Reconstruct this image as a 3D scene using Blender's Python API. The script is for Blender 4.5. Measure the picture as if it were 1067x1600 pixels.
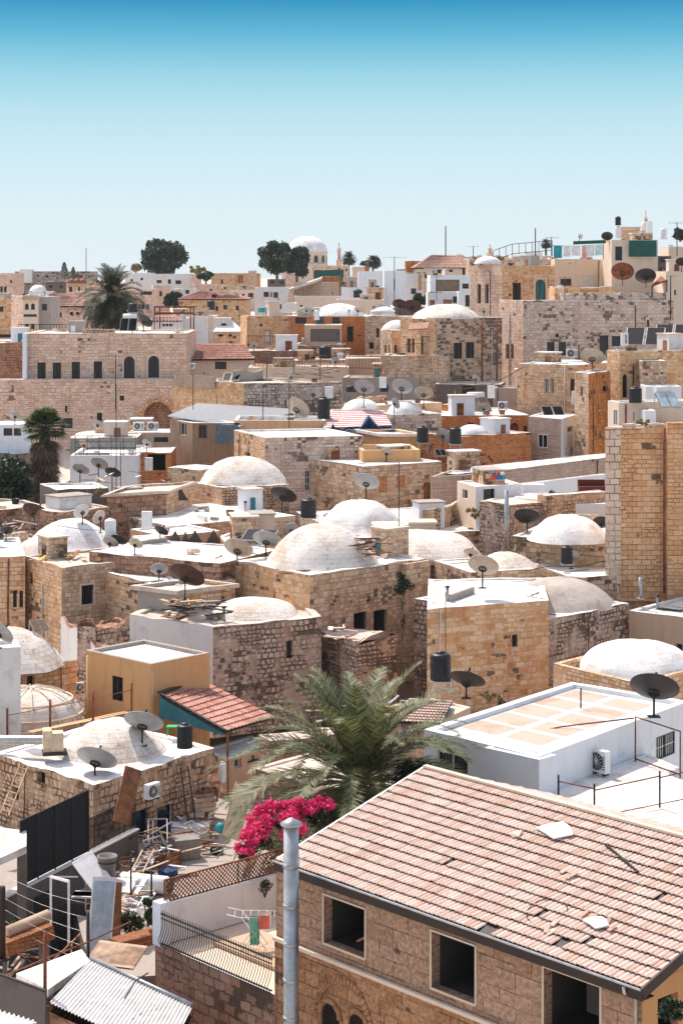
import bpy, math, random
from mathutils import Vector as V, Matrix, noise
for _o in list(bpy.data.objects): bpy.data.objects.remove(_o)
C = bpy.context.scene.collection
rnd = random.Random(7)
R = math.radians
# ------------------------------------------------------------------ camera, sky, sun, exposure
F, H, CX, CZ = 3000.0, 430.0, 533.5, 26.0      # metres <-> photo: focal length in photo px, horizon row, centre column, eye height
cam = bpy.data.cameras.new('camera'); co = bpy.data.objects.new('camera', cam); C.objects.link(co)
co.location = (0, 0, CZ); co.rotation_euler = (R(90), 0, 0)
cam.sensor_fit = 'VERTICAL'; cam.sensor_height = 36; cam.sensor_width = 24; cam.lens = F/1600*36
cam.shift_y = -(800-H)/1600; cam.clip_start = 0.5; cam.clip_end = 6000
bpy.context.scene.camera = co
SUN_EL, SUN_AZ = 56, -38                        # azimuth from +Y towards +X
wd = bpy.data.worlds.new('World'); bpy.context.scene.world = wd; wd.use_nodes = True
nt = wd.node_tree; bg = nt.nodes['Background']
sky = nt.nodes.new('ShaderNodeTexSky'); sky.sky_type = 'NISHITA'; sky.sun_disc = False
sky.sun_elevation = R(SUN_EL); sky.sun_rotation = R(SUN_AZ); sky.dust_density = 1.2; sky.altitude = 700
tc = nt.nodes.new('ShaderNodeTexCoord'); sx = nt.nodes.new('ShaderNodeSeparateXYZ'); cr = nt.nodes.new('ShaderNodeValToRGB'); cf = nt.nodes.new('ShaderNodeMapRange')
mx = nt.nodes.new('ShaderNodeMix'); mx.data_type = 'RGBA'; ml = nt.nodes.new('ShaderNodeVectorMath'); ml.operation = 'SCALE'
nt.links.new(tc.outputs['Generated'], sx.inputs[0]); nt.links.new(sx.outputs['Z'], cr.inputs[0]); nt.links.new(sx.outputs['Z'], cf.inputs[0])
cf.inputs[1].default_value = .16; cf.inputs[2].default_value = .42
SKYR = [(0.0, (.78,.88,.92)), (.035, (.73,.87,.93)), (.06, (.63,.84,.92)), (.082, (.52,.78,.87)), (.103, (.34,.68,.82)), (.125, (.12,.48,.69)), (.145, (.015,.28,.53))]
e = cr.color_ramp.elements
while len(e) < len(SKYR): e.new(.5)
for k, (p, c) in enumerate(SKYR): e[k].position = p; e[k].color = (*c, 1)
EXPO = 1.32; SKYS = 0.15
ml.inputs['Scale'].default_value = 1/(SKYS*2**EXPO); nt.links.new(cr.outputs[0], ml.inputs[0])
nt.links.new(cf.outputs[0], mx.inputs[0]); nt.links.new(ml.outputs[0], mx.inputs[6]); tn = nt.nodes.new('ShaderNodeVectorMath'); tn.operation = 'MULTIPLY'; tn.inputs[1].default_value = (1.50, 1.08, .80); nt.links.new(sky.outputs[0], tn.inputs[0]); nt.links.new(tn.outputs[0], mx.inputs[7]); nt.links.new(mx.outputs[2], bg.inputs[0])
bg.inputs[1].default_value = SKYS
sl = bpy.data.lights.new('sun', 'SUN'); so = bpy.data.objects.new('sun', sl); C.objects.link(so)
sl.energy = 2.05; sl.angle = R(0.5); sl.color = (1, .94, .87)
sd = V((math.cos(R(SUN_EL))*math.sin(R(SUN_AZ)), math.cos(R(SUN_EL))*math.cos(R(SUN_AZ)), math.sin(R(SUN_EL))))
so.rotation_euler = sd.to_track_quat('Z', 'Y').to_euler(); so.location = (0, 0, 80)
sc = bpy.context.scene
sc.view_settings.view_transform = 'Standard'; sc.view_settings.look = 'None'; sc.view_settings.exposure = EXPO; sc.view_settings.gamma = 1
sc.cycles.max_bounces = 6; sc.cycles.diffuse_bounces = 4; sc.cycles.use_denoising = True

# ------------------------------------------------------------------ photo rows/columns -> metres
def g(px, py, z): Y = F*(CZ-z)/(py-H); return ((px-CX)/F*Y, Y)
def zat(py, Y): return CZ-(py-H)/F*Y
def P(px, py, Y): return V(((px-CX)/F*Y, Y, zat(py, Y)))
def r2(px, Y): return ((px-CX)/F*Y, Y)

# ------------------------------------------------------------------ meshes
WO = {}
SPLIT = {'posts': 'post', 'collars': 'collar', 'feet': 'foot', 'piers': 'pier', 'balusters': 'baluster', 'awnings': 'awning', 'doors': 'door', 'downpipe': 'downpipe', 'red_pipe': 'red_pipe', 'loose_coping': 'coping_stone', 'rungs': 'rung', 'screed_panels': 'screed_panel', 'vent_slats': 'vent_slat', 'support': 'support_bar'}
class MB:
    def __init__(s): s.v = []; s.f = []; s.uv = []; s.sm = []
    def vert(s, p): s.v.append(V(p)); return len(s.v)-1
    def face(s, ps, uv=None, sm=False):
        i0 = len(s.v); s.v += [V(p) for p in ps]; s.f.append(list(range(i0, i0+len(ps)))); s.uv.append(uv); s.sm.append(sm)
    def idx(s, ii, uv=None, sm=True): s.f.append(list(ii)); s.uv.append(uv); s.sm.append(sm)
    def box(s, c, d, rz=0, m=None):
        M = (Matrix.Translation(V(c)) @ Matrix.Rotation(rz, 4, 'Z')) if m is None else m
        x, y, z = [k/2 for k in d]
        q = [M @ V(p) for p in ((-x,-y,-z),(x,-y,-z),(x,y,-z),(-x,y,-z),(-x,-y,z),(x,-y,z),(x,y,z),(-x,y,z))]
        for f in ((0,3,2,1),(4,5,6,7),(0,1,5,4),(1,2,6,5),(2,3,7,6),(3,0,4,7)): s.face([q[k] for k in f])
    def bar(s, a, b, w, h=None, up=(0,0,1)):
        a, b = V(a), V(b); h = h or w; d = b-a; L = d.length
        if L < 1e-5: return
        d /= L; u = V(up)
        if abs(d.dot(u)) > .95: u = V((0,1,0))
        x = d.cross(u).normalized(); y = x.cross(d)
        M = Matrix(((x.x,d.x,y.x,0),(x.y,d.y,y.y,0),(x.z,d.z,y.z,0),(0,0,0,1))); M.translation = (a+b)/2
        s.box(None, (w, L, h), m=M)
    def tube(s, pts, r, n=6, caps=True):
        pts = [V(p) for p in pts]; rs = r if isinstance(r, (list, tuple)) else [r]*len(pts)
        rings = []; px = None
        for k, p in enumerate(pts):
            d = (pts[min(k+1, len(pts)-1)]-pts[max(k-1, 0)]).normalized()
            u = V((0,0,1)) if abs(d.z) < .9 else V((1,0,0))
            x = d.cross(u).normalized() if px is None else (px-d*px.dot(d)).normalized(); px = x; y = d.cross(x)
            i0 = len(s.v)
            for j in range(n):
                a = 2*math.pi*j/n; s.v.append(p+(x*math.cos(a)+y*math.sin(a))*rs[k])
            rings.append(i0)
        for k in range(len(rings)-1):
            for j in range(n):
                a, b = rings[k], rings[k+1]; s.idx((a+j, b+j, b+(j+1)%n, a+(j+1)%n))
        if caps: s.idx([rings[0]+j for j in range(n)], sm=False); s.idx([rings[-1]+n-1-j for j in range(n)], sm=False)
    def lathe(s, c, prof, n=20, uvs=None, m=None):
        c = V(c); rings = []; M = m or Matrix.Identity(4)
        for (r_, z) in prof:
            i0 = len(s.v)
            for j in range(n): a = 2*math.pi*j/n; s.v.append(c+(M @ V((r_*math.cos(a), r_*math.sin(a), z))))
            rings.append(i0)
        for k in range(len(rings)-1):
            for j in range(n):
                a, b = rings[k], rings[k+1]; s.idx((a+j, a+(j+1)%n, b+(j+1)%n, b+j))
    def comps(s):
        par = {}
        def find(x):
            while par[x] != x: par[x] = par[par[x]]; x = par[x]
            return x
        key = [tuple(round(c, 4) for c in p) for p in s.v]
        for k in key: par.setdefault(k, k)
        for f in s.f:
            r0 = find(key[f[0]])
            for i in f[1:]: par[find(key[i])] = r0
        out = {}
        for j, f in enumerate(s.f): out.setdefault(find(key[f[0]]), []).append(j)
        return list(out.values())
    def build(s, name, mat, parent=None, uvo=(0,0), kind=None):
        if parent and name in SPLIT:
            cs = s.comps()
            if 1 < len(cs) <= 100:
                for c in cs:
                    m = MB(); mp = {}
                    for j in c:
                        for i in s.f[j]:
                            if i not in mp: mp[i] = len(m.v); m.v.append(s.v[i])
                        m.f.append([mp[i] for i in s.f[j]]); m.uv.append(s.uv[j]); m.sm.append(s.sm[j])
                    o = m.build(SPLIT[name], mat, parent)
                return o
            name = SPLIT[name] if len(cs) == 1 else name
        off = WO.get(parent.name, V((0,0,0))) if parent else V((0,0,0))
        me = bpy.data.meshes.new(name); me.from_pydata([p-off for p in s.v], [], s.f)
        ul = me.uv_layers.new(name='UVMap'); li = 0; data = []
        for f, uv in zip(s.f, s.uv):
            if uv is None:
                a, b, c = s.v[f[0]], s.v[f[1]], s.v[f[2]]; n = (b-a).cross(c-a)
                if n.length < 1e-12 and len(f) > 3: n = (s.v[f[2]]-a).cross(s.v[f[3]]-a)
                if n.length > 0: n.normalize()
                if abs(n.z) > .75: uv = [(s.v[i].x, s.v[i].y) for i in f]
                else:
                    t = V((-n.y, n.x, 0)); t = t.normalized() if t.length > 0 else V((1,0,0)); uv = [(s.v[i].dot(t), s.v[i].z) for i in f]
            for q in uv: data += [q[0]+uvo[0], q[1]+uvo[1]]
        ul.data.foreach_set('uv', data); me.polygons.foreach_set('use_smooth', s.sm)
        me.materials.append(mat); me.update()
        o = bpy.data.objects.new(name, me); C.objects.link(o)
        WO[o.name] = off
        if parent: o.parent = parent
        if kind: o['kind'] = kind
        return o
def thing(name, label, cat, loc=(0,0,0), group=None):
    o = bpy.data.objects.new(name, None); C.objects.link(o); o.location = loc; o.empty_display_size = .3
    o['label'] = label; o['category'] = cat
    if group: o['group'] = group
    WO[o.name] = V(loc); return o
def tag(o, label, cat, group=None, kind=None):
    o['label'] = label; o['category'] = cat
    if group: o['group'] = group
    if kind: o['kind'] = kind
    return o

# ------------------------------------------------------------------ materials
def lin(c):
    if isinstance(c, str): c = [int(c[i:i+2], 16)/255 for i in (0,2,4)]
    return tuple((x/12.92 if x <= .04045 else ((x+.055)/1.055)**2.4) for x in c)+(1,)
MC = {}
class N:
    def __init__(s, name):
        s.m = bpy.data.materials.new(name); s.m.use_nodes = True; s.t = s.m.node_tree; s.p = s.t.nodes['Principled BSDF']
    def n(s, ty, **k):
        o = s.t.nodes.new('ShaderNode'+ty)
        for a, b in k.items(): setattr(o, a, b)
        return o
    def l(s, a, b): s.t.links.new(a, b)
    def sock(s, x, i):
        if isinstance(x, (int, float)): i.default_value = x
        elif isinstance(x, tuple): i.default_value = x
        else: s.l(x, i)
    def math(s, op, a, b=0.0, clamp=False):
        o = s.n('Math', operation=op, use_clamp=clamp); s.sock(a, o.inputs[0]); s.sock(b, o.inputs[1]); return o.outputs[0]
    def noise(s, vec, sc, det=4, rough=.6):
        o = s.n('TexNoise'); o.inputs['Scale'].default_value = sc; o.inputs['Detail'].default_value = det; o.inputs['Roughness'].default_value = rough
        s.l(vec, o.inputs['Vector']); return o.outputs['Fac'], o.outputs['Color']
    def mapr(s, v, a, b, c=0.0, d=1.0):
        o = s.n('MapRange'); o.interpolation_type = 'SMOOTHSTEP'; s.l(v, o.inputs[0])
        for k, x in zip((1,2,3,4), (a,b,c,d)): o.inputs[k].default_value = x
        return o.outputs[0]
    def mix(s, f, a, b, mode='MIX'):
        o = s.n('Mix', data_type='RGBA', blend_type=mode); s.sock(f, o.inputs[0]); s.sock(a, o.inputs[6]); s.sock(b, o.inputs[7]); return o.outputs[2]
    def ramp(s, v, stops, interp='LINEAR'):
        o = s.n('ValToRGB'); e = o.color_ramp.elements; o.color_ramp.interpolation = interp
        while len(e) < len(stops): e.new(.5)
        for k, (p, c) in enumerate(stops): e[k].position = p; e[k].color = c
        s.l(v, o.inputs[0]); return o.outputs[0]
    def vmul(s, v, k):
        o = s.n('VectorMath', operation='MULTIPLY'); s.l(v, o.inputs[0]); o.inputs[1].default_value = k; return o.outputs[0]
    def vadd(s, v, w):
        o = s.n('VectorMath', operation='ADD'); s.l(v, o.inputs[0]); s.l(w, o.inputs[1]); return o.outputs[0]
    def bump(s, h, strength, dist=.02):
        b = s.n('Bump'); b.inputs['Strength'].default_value = strength; b.inputs['Distance'].default_value = dist
        s.l(h, b.inputs['Height']); s.l(b.outputs[0], s.p.inputs['Normal'])
    def done(s, col, rough=.9, metal=0.0):
        s.sock(col, s.p.inputs['Base Color']); s.sock(rough, s.p.inputs['Roughness']); s.p.inputs['Metallic'].default_value = metal
        s.p.inputs['Specular IOR Level'].default_value = .25
        return s.m
def plain(name, c, rough=.6, metal=0.0, var=.18, spec=.4, sc=3.0):
    if name in MC: return MC[name]
    a = N(name); tc = a.n('TexCoord').outputs['Object']; f, _ = a.noise(tc, sc, 5)
    f2, _ = a.noise(tc, sc*9, 3)
    k = a.math('ADD', a.math('MULTIPLY', f, .7), a.math('MULTIPLY', f2, .3))
    c = lin(c); lo = tuple(x*(1-var*1.6) for x in c[:3])+(1,); hi = tuple(min(1, x*(1+var)) for x in c[:3])+(1,)
    m = a.done(a.ramp(k, [(.35, lo), (.62, hi)]), rough, metal); a.p.inputs['Specular IOR Level'].default_value = spec
    MC[name] = m; return m
def stone(name, tones, mortar='8a7763', bw=.5, bh=.3, ms=.018, rub=.02, dark=.15, stain='b0713a', sa=.35, grime='3a332e', ga=.25, bump=.7, fine=.25, squash=1.0):
    """coursed masonry in metres: per-block tones, clusters of blackened blocks, run-down stains"""
    a = N(name); uv = a.n('UVMap').outputs[0]
    info = a.n('ObjectInfo').outputs['Random']
    cmb = a.n('CombineXYZ'); a.l(a.math('MULTIPLY', info, 37.0), cmb.inputs[0]); a.l(a.math('MULTIPLY', info, 19.0), cmb.inputs[1]); uvs = a.vadd(uv, cmb.outputs[0])
    _, nc = a.noise(uvs, 2.2, 3); d = a.n('VectorMath', operation='SUBTRACT'); a.l(nc, d.inputs[0]); d.inputs[1].default_value = (.5,.5,.5)
    _, nc2 = a.noise(uvs, 6.5, 3, .7); d2 = a.n('VectorMath', operation='SUBTRACT'); a.l(nc2, d2.inputs[0]); d2.inputs[1].default_value = (.5,.5,.5)
    uvd = a.vadd(a.vadd(uvs, a.vmul(d.outputs[0], (rub*4.5, rub*2.6, 0))), a.vmul(d2.outputs[0], (rub*1.8+.012, rub*1.6+.01, 0)))
    sp = a.n('SeparateXYZ'); a.l(uvd, sp.inputs[0]); cv = a.n('CombineXYZ'); a.l(sp.outputs[1], cv.inputs[1]); nv_, _ = a.noise(cv.outputs[0], .9, 2)
    cw = a.n('CombineXYZ'); a.l(sp.outputs[0], cw.inputs[0]); a.l(a.math('ADD', sp.outputs[1], a.math('MULTIPLY', nv_, .55)), cw.inputs[1]); uvd = cw.outputs[0]
    b = a.n('TexBrick'); b.offset = .5; b.squash = squash; b.squash_frequency = 3
    b.inputs['Color1'].default_value = (0,0,0,1); b.inputs['Color2'].default_value = (1,1,1,1); b.inputs['Mortar'].default_value = (.5,.5,.5,1)
    for k, x in (('Scale', 1), ('Mortar Size', ms), ('Mortar Smooth', .25), ('Brick Width', bw), ('Row Height', bh)): b.inputs[k].default_value = x
    a.l(uvd, b.inputs['Vector'])
    b2 = a.n('TexBrick'); b2.offset = .42; b2.squash = 1.3; b2.squash_frequency = 2
    b2.inputs['Color1'].default_value = (0,0,0,1); b2.inputs['Color2'].default_value = (1,1,1,1); b2.inputs['Mortar'].default_value = (.5,.5,.5,1)
    for k, x in (('Scale', 1), ('Mortar Size', ms*1.2), ('Mortar Smooth', .5), ('Brick Width', bw*.66), ('Row Height', bh*.76)): b2.inputs[k].default_value = x
    a.l(uvd, b2.inputs['Vector']); pm, _ = a.noise(uvs, .28, 3, .5); pk = a.mapr(pm, .53, .545)
    r_ = a.n('SeparateColor'); a.l(a.mix(pk, b.outputs['Color'], b2.outputs['Color']), r_.inputs[0]); r0 = r_.outputs[0]
    class _B: pass
    fx = a.math('ADD', a.math('MULTIPLY', b.outputs['Fac'], a.math('SUBTRACT', 1.0, pk)), a.math('MULTIPLY', b2.outputs['Fac'], pk)); b = _B(); b.outputs = {'Fac': fx}
    n1, _ = a.noise(uvs, .32, 4, .65); n3, _ = a.noise(uvs, 9, 5, .7); n4, _ = a.noise(uvs, 1.4, 4)
    cs = [tuple(min(1, x*y) for x, y in zip(lin(t), (1.05, .965, .925, 1))) for t in tones]; k = len(cs)
    base = a.ramp(a.math('ADD', a.math('MULTIPLY', r0, .55), a.math('MULTIPLY', n4, .45)), [(.12+.76*i/(k-1), c) for i, c in enumerate(cs)])
    q = a.math('FRACT', a.math('MULTIPLY', r0, 7.31))
    dm = a.mapr(a.math('ADD', q, a.math('MULTIPLY', a.math('SUBTRACT', n1, .5), 3.2)), 1.0-dark, 1.12-dark)
    dm = a.math('MULTIPLY', dm, .8)
    base = a.mix(dm, base, lin(grime))
    mv, _ = a.noise(uvs, .8, 3, .6); base = a.mix(a.math('MULTIPLY', b.outputs['Fac'], a.mapr(mv, .38, .58, .22, .95)), base, lin(mortar))
    lp, _ = a.noise(a.vmul(uvs, (.6,.9,1)), .5, 6, .7); base = a.mix(a.math('MULTIPLY', a.mapr(lp, .54, .68), .38), base, tuple(min(1, x*1.12) for x in cs[-1][:3])+(1,))
    gs, _ = a.noise(a.vmul(uvs, (2.6,.16,1)), 1.0, 5, .75); base = a.mix(a.math('MULTIPLY', a.mapr(gs, .56, .72), ga*1.1), base, lin('5a4c40'))
    st = a.vmul(uvs, (.9, .16, 1)); s1, _ = a.noise(st, 1.3, 5, .7)
    base = a.mix(a.math('MULTIPLY', a.mapr(s1, .5, .72), sa), base, lin(stain), 'MULTIPLY')
    st2 = a.vadd(a.vmul(uvs, (1.1, .3, 1)), a.vmul(uvs, (0,0,0))); s2, _ = a.noise(a.vmul(uvs, (.7,.45,1)), .9, 6, .75)
    base = a.mix(a.math('MULTIPLY', a.mapr(s2, .52, .70), ga), base, lin(grime))
    fg = a.mapr(n3, .3, .75, 1-fine, 1+fine*.4)
    cg = a.n('CombineXYZ')
    for i in range(3): a.l(fg, cg.inputs[i])
    base = a.mix(1.0, base, cg.outputs[0], 'MULTIPLY')
    hgt = a.math('ADD', a.math('SUBTRACT', 1.0, b.outputs['Fac']), a.math('ADD', a.math('MULTIPLY', n3, .5), a.math('MULTIPLY', r0, .35)))
    a.bump(hgt, bump, .03)
    return a.done(base, .92)
def plaster(name, c, dirt='6b5a48', da=.45, stain='b5835a', sa=.3, rough=.9, sc=1.0):
    a = N(name); uv = a.n('UVMap').outputs[0]
    n1, _ = a.noise(uv, .8*sc, 7, .72); n2, _ = a.noise(a.vmul(uv, (1.6,.22,1)), 1.2*sc, 5, .7); n3, _ = a.noise(uv, 14, 4, .7)
    base = a.mix(a.math('MULTIPLY', a.mapr(n2, .47, .72), sa), lin(c), lin(stain))
    base = a.mix(a.math('MULTIPLY', a.mapr(n1, .53, .74), da), base, lin(dirt))
    base = a.mix(a.math('MULTIPLY', a.mapr(n3, .5, .8), .22), base, lin(dirt))
    a.bump(a.math('ADD', n3, n1), .25, .02)
    return a.done(base, rough)
def lime(name, c, seam='a2968a', brick=0.0, crack=.5, dirt='b39d86', da=.45, dark='6e655c', dka=.3):
    """limewashed roofs and domes: pale wash over stones, patchy wear, hairline cracks"""
    a = N(name); uv = a.n('UVMap').outputs[0]; oc = a.n('TexCoord').outputs['Object']
    n1, _ = a.noise(oc, .55, 7, .7); n2, _ = a.noise(oc, 3.5, 6, .7); n3, _ = a.noise(oc, 18, 3, .6)
    base = a.mix(a.math('MULTIPLY', a.mapr(n1, .46, .66), da), lin(c), lin(dirt))
    base = a.mix(a.math('MULTIPLY', a.mapr(n2, .56, .72), dka), base, lin(dark))
    vo = a.n('TexVoronoi', feature='DISTANCE_TO_EDGE'); vo.inputs['Scale'].default_value = .55
    _, nc = a.noise(oc, 1.5, 4); a.l(a.vadd(oc, a.vmul(nc, (.8,.8,.8))), vo.inputs['Vector'])
    ck = a.mapr(vo.outputs['Distance'], 0.0, .018, 1, 0)
    base = a.mix(a.math('MULTIPLY', ck, crack*.5), base, lin(dark))
    h = a.math('ADD', n2, n3)
    if brick:
        b = a.n('TexBrick'); b.inputs['Color1'].default_value = (0,0,0,1); b.inputs['Color2'].default_value = (1,1,1,1)
        for k, x in (('Scale', 1), ('Mortar Size', .02), ('Mortar Smooth', .4), ('Brick Width', .42), ('Row Height', .26)): b.inputs[k].default_value = x
        _, nd = a.noise(uv, 3, 3); a.l(a.vadd(uv, a.vmul(nd, (.12,.1,0))), b.inputs['Vector'])
        w = a.mapr(n1, .38, .58, .15, 1.0)
        base = a.mix(a.math('MULTIPLY', a.math('MULTIPLY', b.outputs['Fac'], w), brick), base, lin(seam))
        h = a.math('ADD', h, a.math('MULTIPLY', b.outputs['Fac'], -1.0*brick))
    a.bump(h, .45, .03)
    return a.done(base, .9)
def leafmat(name, c1, c2, c3):
    a = N(name); r_ = a.n('NewGeometry').outputs['Random Per Island']
    f, _ = a.noise(a.n('TexCoord').outputs['Object'], .7, 3)
    col = a.ramp(a.math('ADD', a.math('MULTIPLY', r_, .6), a.math('MULTIPLY', f, .4)), [(.15, lin(c1)), (.5, lin(c2)), (.85, lin(c3))])
    a.done(col, .55); a.p.inputs['Specular IOR Level'].default_value = .4
    tr = a.n('BsdfTranslucent'); a.l(col, tr.inputs[0]); mxs = a.n('MixShader'); mxs.inputs[0].default_value = .25
    out = a.t.nodes['Material Output']; a.l(a.p.outputs[0], mxs.inputs[1]); a.l(tr.outputs[0], mxs.inputs[2]); a.l(mxs.outputs[0], out.inputs[0])
    return a.m
def tilemat(name, cols, dirt='6e5a50', da=.35):
    a = N(name); uv = a.n('UVMap').outputs[0]; oc = a.n('TexCoord').outputs['Object']
    fl = a.n('VectorMath', operation='FLOOR'); a.l(uv, fl.inputs[0]); wn = a.n('TexWhiteNoise'); wn.noise_dimensions = '2D'; a.l(fl.outputs[0], wn.inputs['Vector'])
    n1, _ = a.noise(oc, .6, 4); n2, _ = a.noise(oc, 7, 5, .7)
    v = a.math('ADD', a.math('MULTIPLY', wn.outputs['Value'], .75), a.math('MULTIPLY', a.math('SUBTRACT', n1, .4), .6))
    k = len(cols); base = a.ramp(v, [(i/(k-1), lin(c)) for i, c in enumerate(cols)])
    base = a.mix(a.math('MULTIPLY', a.mapr(n2, .5, .75), da), base, lin(dirt)); a.bump(n2, .3, .02)
    return a.done(base, .85)

S = {}
S['gold'] = stone('golden_ashlar', ['c79a70','d3ad84','e0c29e','e8d0b3','cda27a'], mortar='8f6f50', bw=.44, bh=.26, dark=-.05, ga=.2, sa=.5)
S['rough'] = stone('golden_rough_stone', ['bb8a5a','d2a677','dfbf97','ead2b4','c99867'], mortar='c9a67b', bw=.46, bh=.28, ms=.03, rub=.07, dark=-.12, ga=.14, sa=.4)
S['pink'] = stone('pale_pink_ashlar', ['c8a58c','d6b9a2','e2cab5','ead8c6','cfae96'], mortar='8d7868', bw=.5, bh=.29, dark=-.12, ga=.14, sa=.25, rub=.012)
S['pale'] = stone('pale_ashlar_with_black_blocks', ['c0aa98','d0beae','ded0c2','e6dacd'], mortar='9a8878', bw=.46, bh=.29, dark=.20, ga=.16, sa=.25, rub=.02)
S['black'] = stone('blackened_ashlar', ['ab9782','c0aa94','d3bea8','b5967a'], mortar='c0ab96', bw=.48, bh=.3, ms=.035, dark=.5, ga=.2, sa=.3, rub=.03)
S['mix'] = stone('grey_gold_ashlar', ['a88e76','c2a78c','d6bea0','e3d0b6','b8946e'], mortar='8a7664', bw=.42, bh=.27, dark=.06, ga=.3, sa=.4, rub=.025)
S['rub'] = stone('dark_rubble', ['9c8370','c0aa98','d9c7b6','ac947f','e6dacd'], mortar='5b4c42', bw=.34, bh=.25, ms=.042, rub=.06, dark=.15, ga=.45, sa=.3, bump=1.0, squash=.8)
S['rubl'] = stone('warm_rubble', ['a98a6c','c5a98a','dcc6aa','b5906a','e3d3bd'], mortar='5e4a3a', bw=.36, bh=.26, ms=.04, rub=.06, dark=.0, ga=.25, sa=.35, bump=1.0, squash=.8)
S['grub'] = stone('grey_rubble', ['8f857b','aea498','c9c0b4','d8d0c6'], mortar='4e4740', bw=.42, bh=.3, ms=.04, rub=.05, dark=.18, ga=.3, sa=.15)
S['tower'] = stone('orange_ashlar', ['cf9f70','d8ab7e','e0b88e','e6c5a0'], mortar='96693f', bw=.52, bh=.29, dark=-.2, ga=.12, sa=.35, rub=.012, bump=1.0)
S['towerl'] = stone('sun_paled_dressed_ashlar', ['d3bda4','decbb6','e6d8c6'], mortar='7d654c', bw=.55, bh=.42, ms=.028, dark=-.3, ga=.05, sa=.15, rub=.008, bump=1.0)  # larger dressed blocks; sunlit paleness of the tower's left face put into the colour
S['stain'] = stone('rust_stained_ashlar', ['a8632c','bf7a3e','cd9258','b06a34'], mortar='754422', bw=.5, bh=.3, dark=.05, ga=.65, sa=.6)
S['orange'] = stone('orange_fine_stone', ['b3703f','c78754','d49a6a','be7a48'], mortar='8d5a38', bw=.3, bh=.16, ms=.012, rub=.02, dark=-.1, ga=.2, sa=.3)
S['house'] = stone('textured_brown_block', ['a0836c','ab8e77','b59a83','a5886f'], mortar='7d5f49', bw=1.0, bh=.40, ms=.014, rub=.01, dark=-.5, ga=.0, sa=.15, bump=.9, fine=.5)
S['house2'] = stone('old_brown_ashlar', ['97714f','a9805d','bb9470','ab8362'], mortar='765137', bw=.55, bh=.34, ms=.016, rub=.015, dark=-.2, ga=.15, sa=.35, bump=.9, fine=.5)
S['gable'] = plaster('golden_roughcast', 'ba8c5e', '8a6237', .5, 'a8743f', .4)
S['brown'] = stone('brown_rough_wall', ['8c6a54','a3816a','b59580','987862'], mortar='6b4e3d', bw=.45, bh=.3, ms=.03, rub=.06, dark=.0, ga=.35, sa=.35)
S['greyb'] = stone('grey_block', ['ac9a8a','b9a797','c2b2a3'], mortar='7f7064', bw=.45, bh=.24, ms=.014, rub=.006, dark=-.3, ga=.12, sa=.3)
S['yel'] = plaster('yellow_ochre_plaster', 'd2a573', 'a4764a', .35, 'b98250', .5)
S['yel2'] = plaster('pale_ochre_plaster', 'dcb88f', '8f7358', .35, 'c08f5c', .4)
S['whp'] = plaster('whitewashed_plaster', 'dcdfe2', '8d8680', .3, 'b9a58e', .18)
S['whw'] = plaster('weathered_whitewash', 'd6d4d0', '7a6a5c', .5, 'b08e6c', .3)
S['cream'] = plaster('cream_plaster', 'd8c5b0', '8e7c6a', .3, 'b99a78', .3)
S['beige'] = plaster('beige_plaster', 'bfa58c', '7a6452', .35, 'a07a58', .35)
S['grey'] = plaster('grey_cement', 'a39a90', '5a524b', .6, '8a6f55', .3)
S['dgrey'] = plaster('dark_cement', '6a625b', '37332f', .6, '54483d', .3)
S['room'] = plaster('shade_dark_room_plaster', '3c3835', '1f1c1a', .5, '2e2824', .5)  # plaster colour darkened to imitate an unlit room
S['trough'] = stone('brown_brick', ['8a5a3a','9c6a46','a87a58'], mortar='6a4a36', bw=.3, bh=.12, dark=-.1)
S['wood'] = plaster('weathered_boarding', '9c8068', '5d4737', .5, '7e5c40', .7, sc=2.5)
S['roof'] = lime('limewashed_roof', 'e0ddd8', crack=.6, dirt='ab9c8a', da=.75, dka=.6)
S['roofd'] = lime('dusty_roof', 'cdbfb0', crack=.6, dirt='a08a74', da=.6, dka=.5)
S['dome'] = lime('limewashed_dome', 'dfd6cb', brick=.6, crack=.35, dirt='b8a48e', da=.8, dka=.7, seam='9c8c7a')
S['domew'] = lime('white_dome', 'e4e2df', brick=.25, crack=.5, dirt='b5a898', da=.65, dka=.5)
S['domed'] = lime('sooty_dome', 'b5aaa0', brick=.3, crack=.2, dirt='8f8478', da=.7, dka=.6)
GL = plain('painted_dark_opening', '0d1218', .25, spec=.5); GLB = plain('window_glass', '1c2a33', .12, spec=.6)  # near-black pane colour stands in for the darkness inside the openings
BLK = plain('black_plastic', '15181c', .45); DISHG = plain('grey_dish_metal', '9a9b9c', .5, var=.12); DISHD = plain('dark_dish_metal', '2c2827', .5)
DISHB = plain('beige_dish_metal', 'b0a291', .5, var=.15); DISHW = plain('white_dish_metal', 'd5d3d0', .5, var=.1); RUST = plain('rusty_metal', '7a4428', .8, var=.5)
DISHBR = plain('brown_dish_metal', '4b342c', .6, var=.4)
METAL = plain('galvanised_metal', 'a9abab', .4, .7); DMET = plain('dark_metal', '2a2624', .6); WHT = plain('white_enamel', 'dcdcda', .45, var=.08)
PANEL = plain('solar_glass', '07090c', .35, spec=.12); PANELB = plain('dusty_solar_glass', '7d6752', .3)
WOODB = plain('brown_timber', '8a5a3a', .7, var=.4); WOODL = plain('pale_timber', 'b59a80', .75, var=.35); TEAL = plain('teal_paint', '2f6f78', .6)
GREEN = plain('green_tarpaulin', '0d4f46', .7); BLUE = plain('blue_tarpaulin', '14365c', .7); TURQ = plain('turquoise_sheet', '1f8f95', .5); WHCL = plain('white_cloth', 'd9d5d3', .9)
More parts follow.
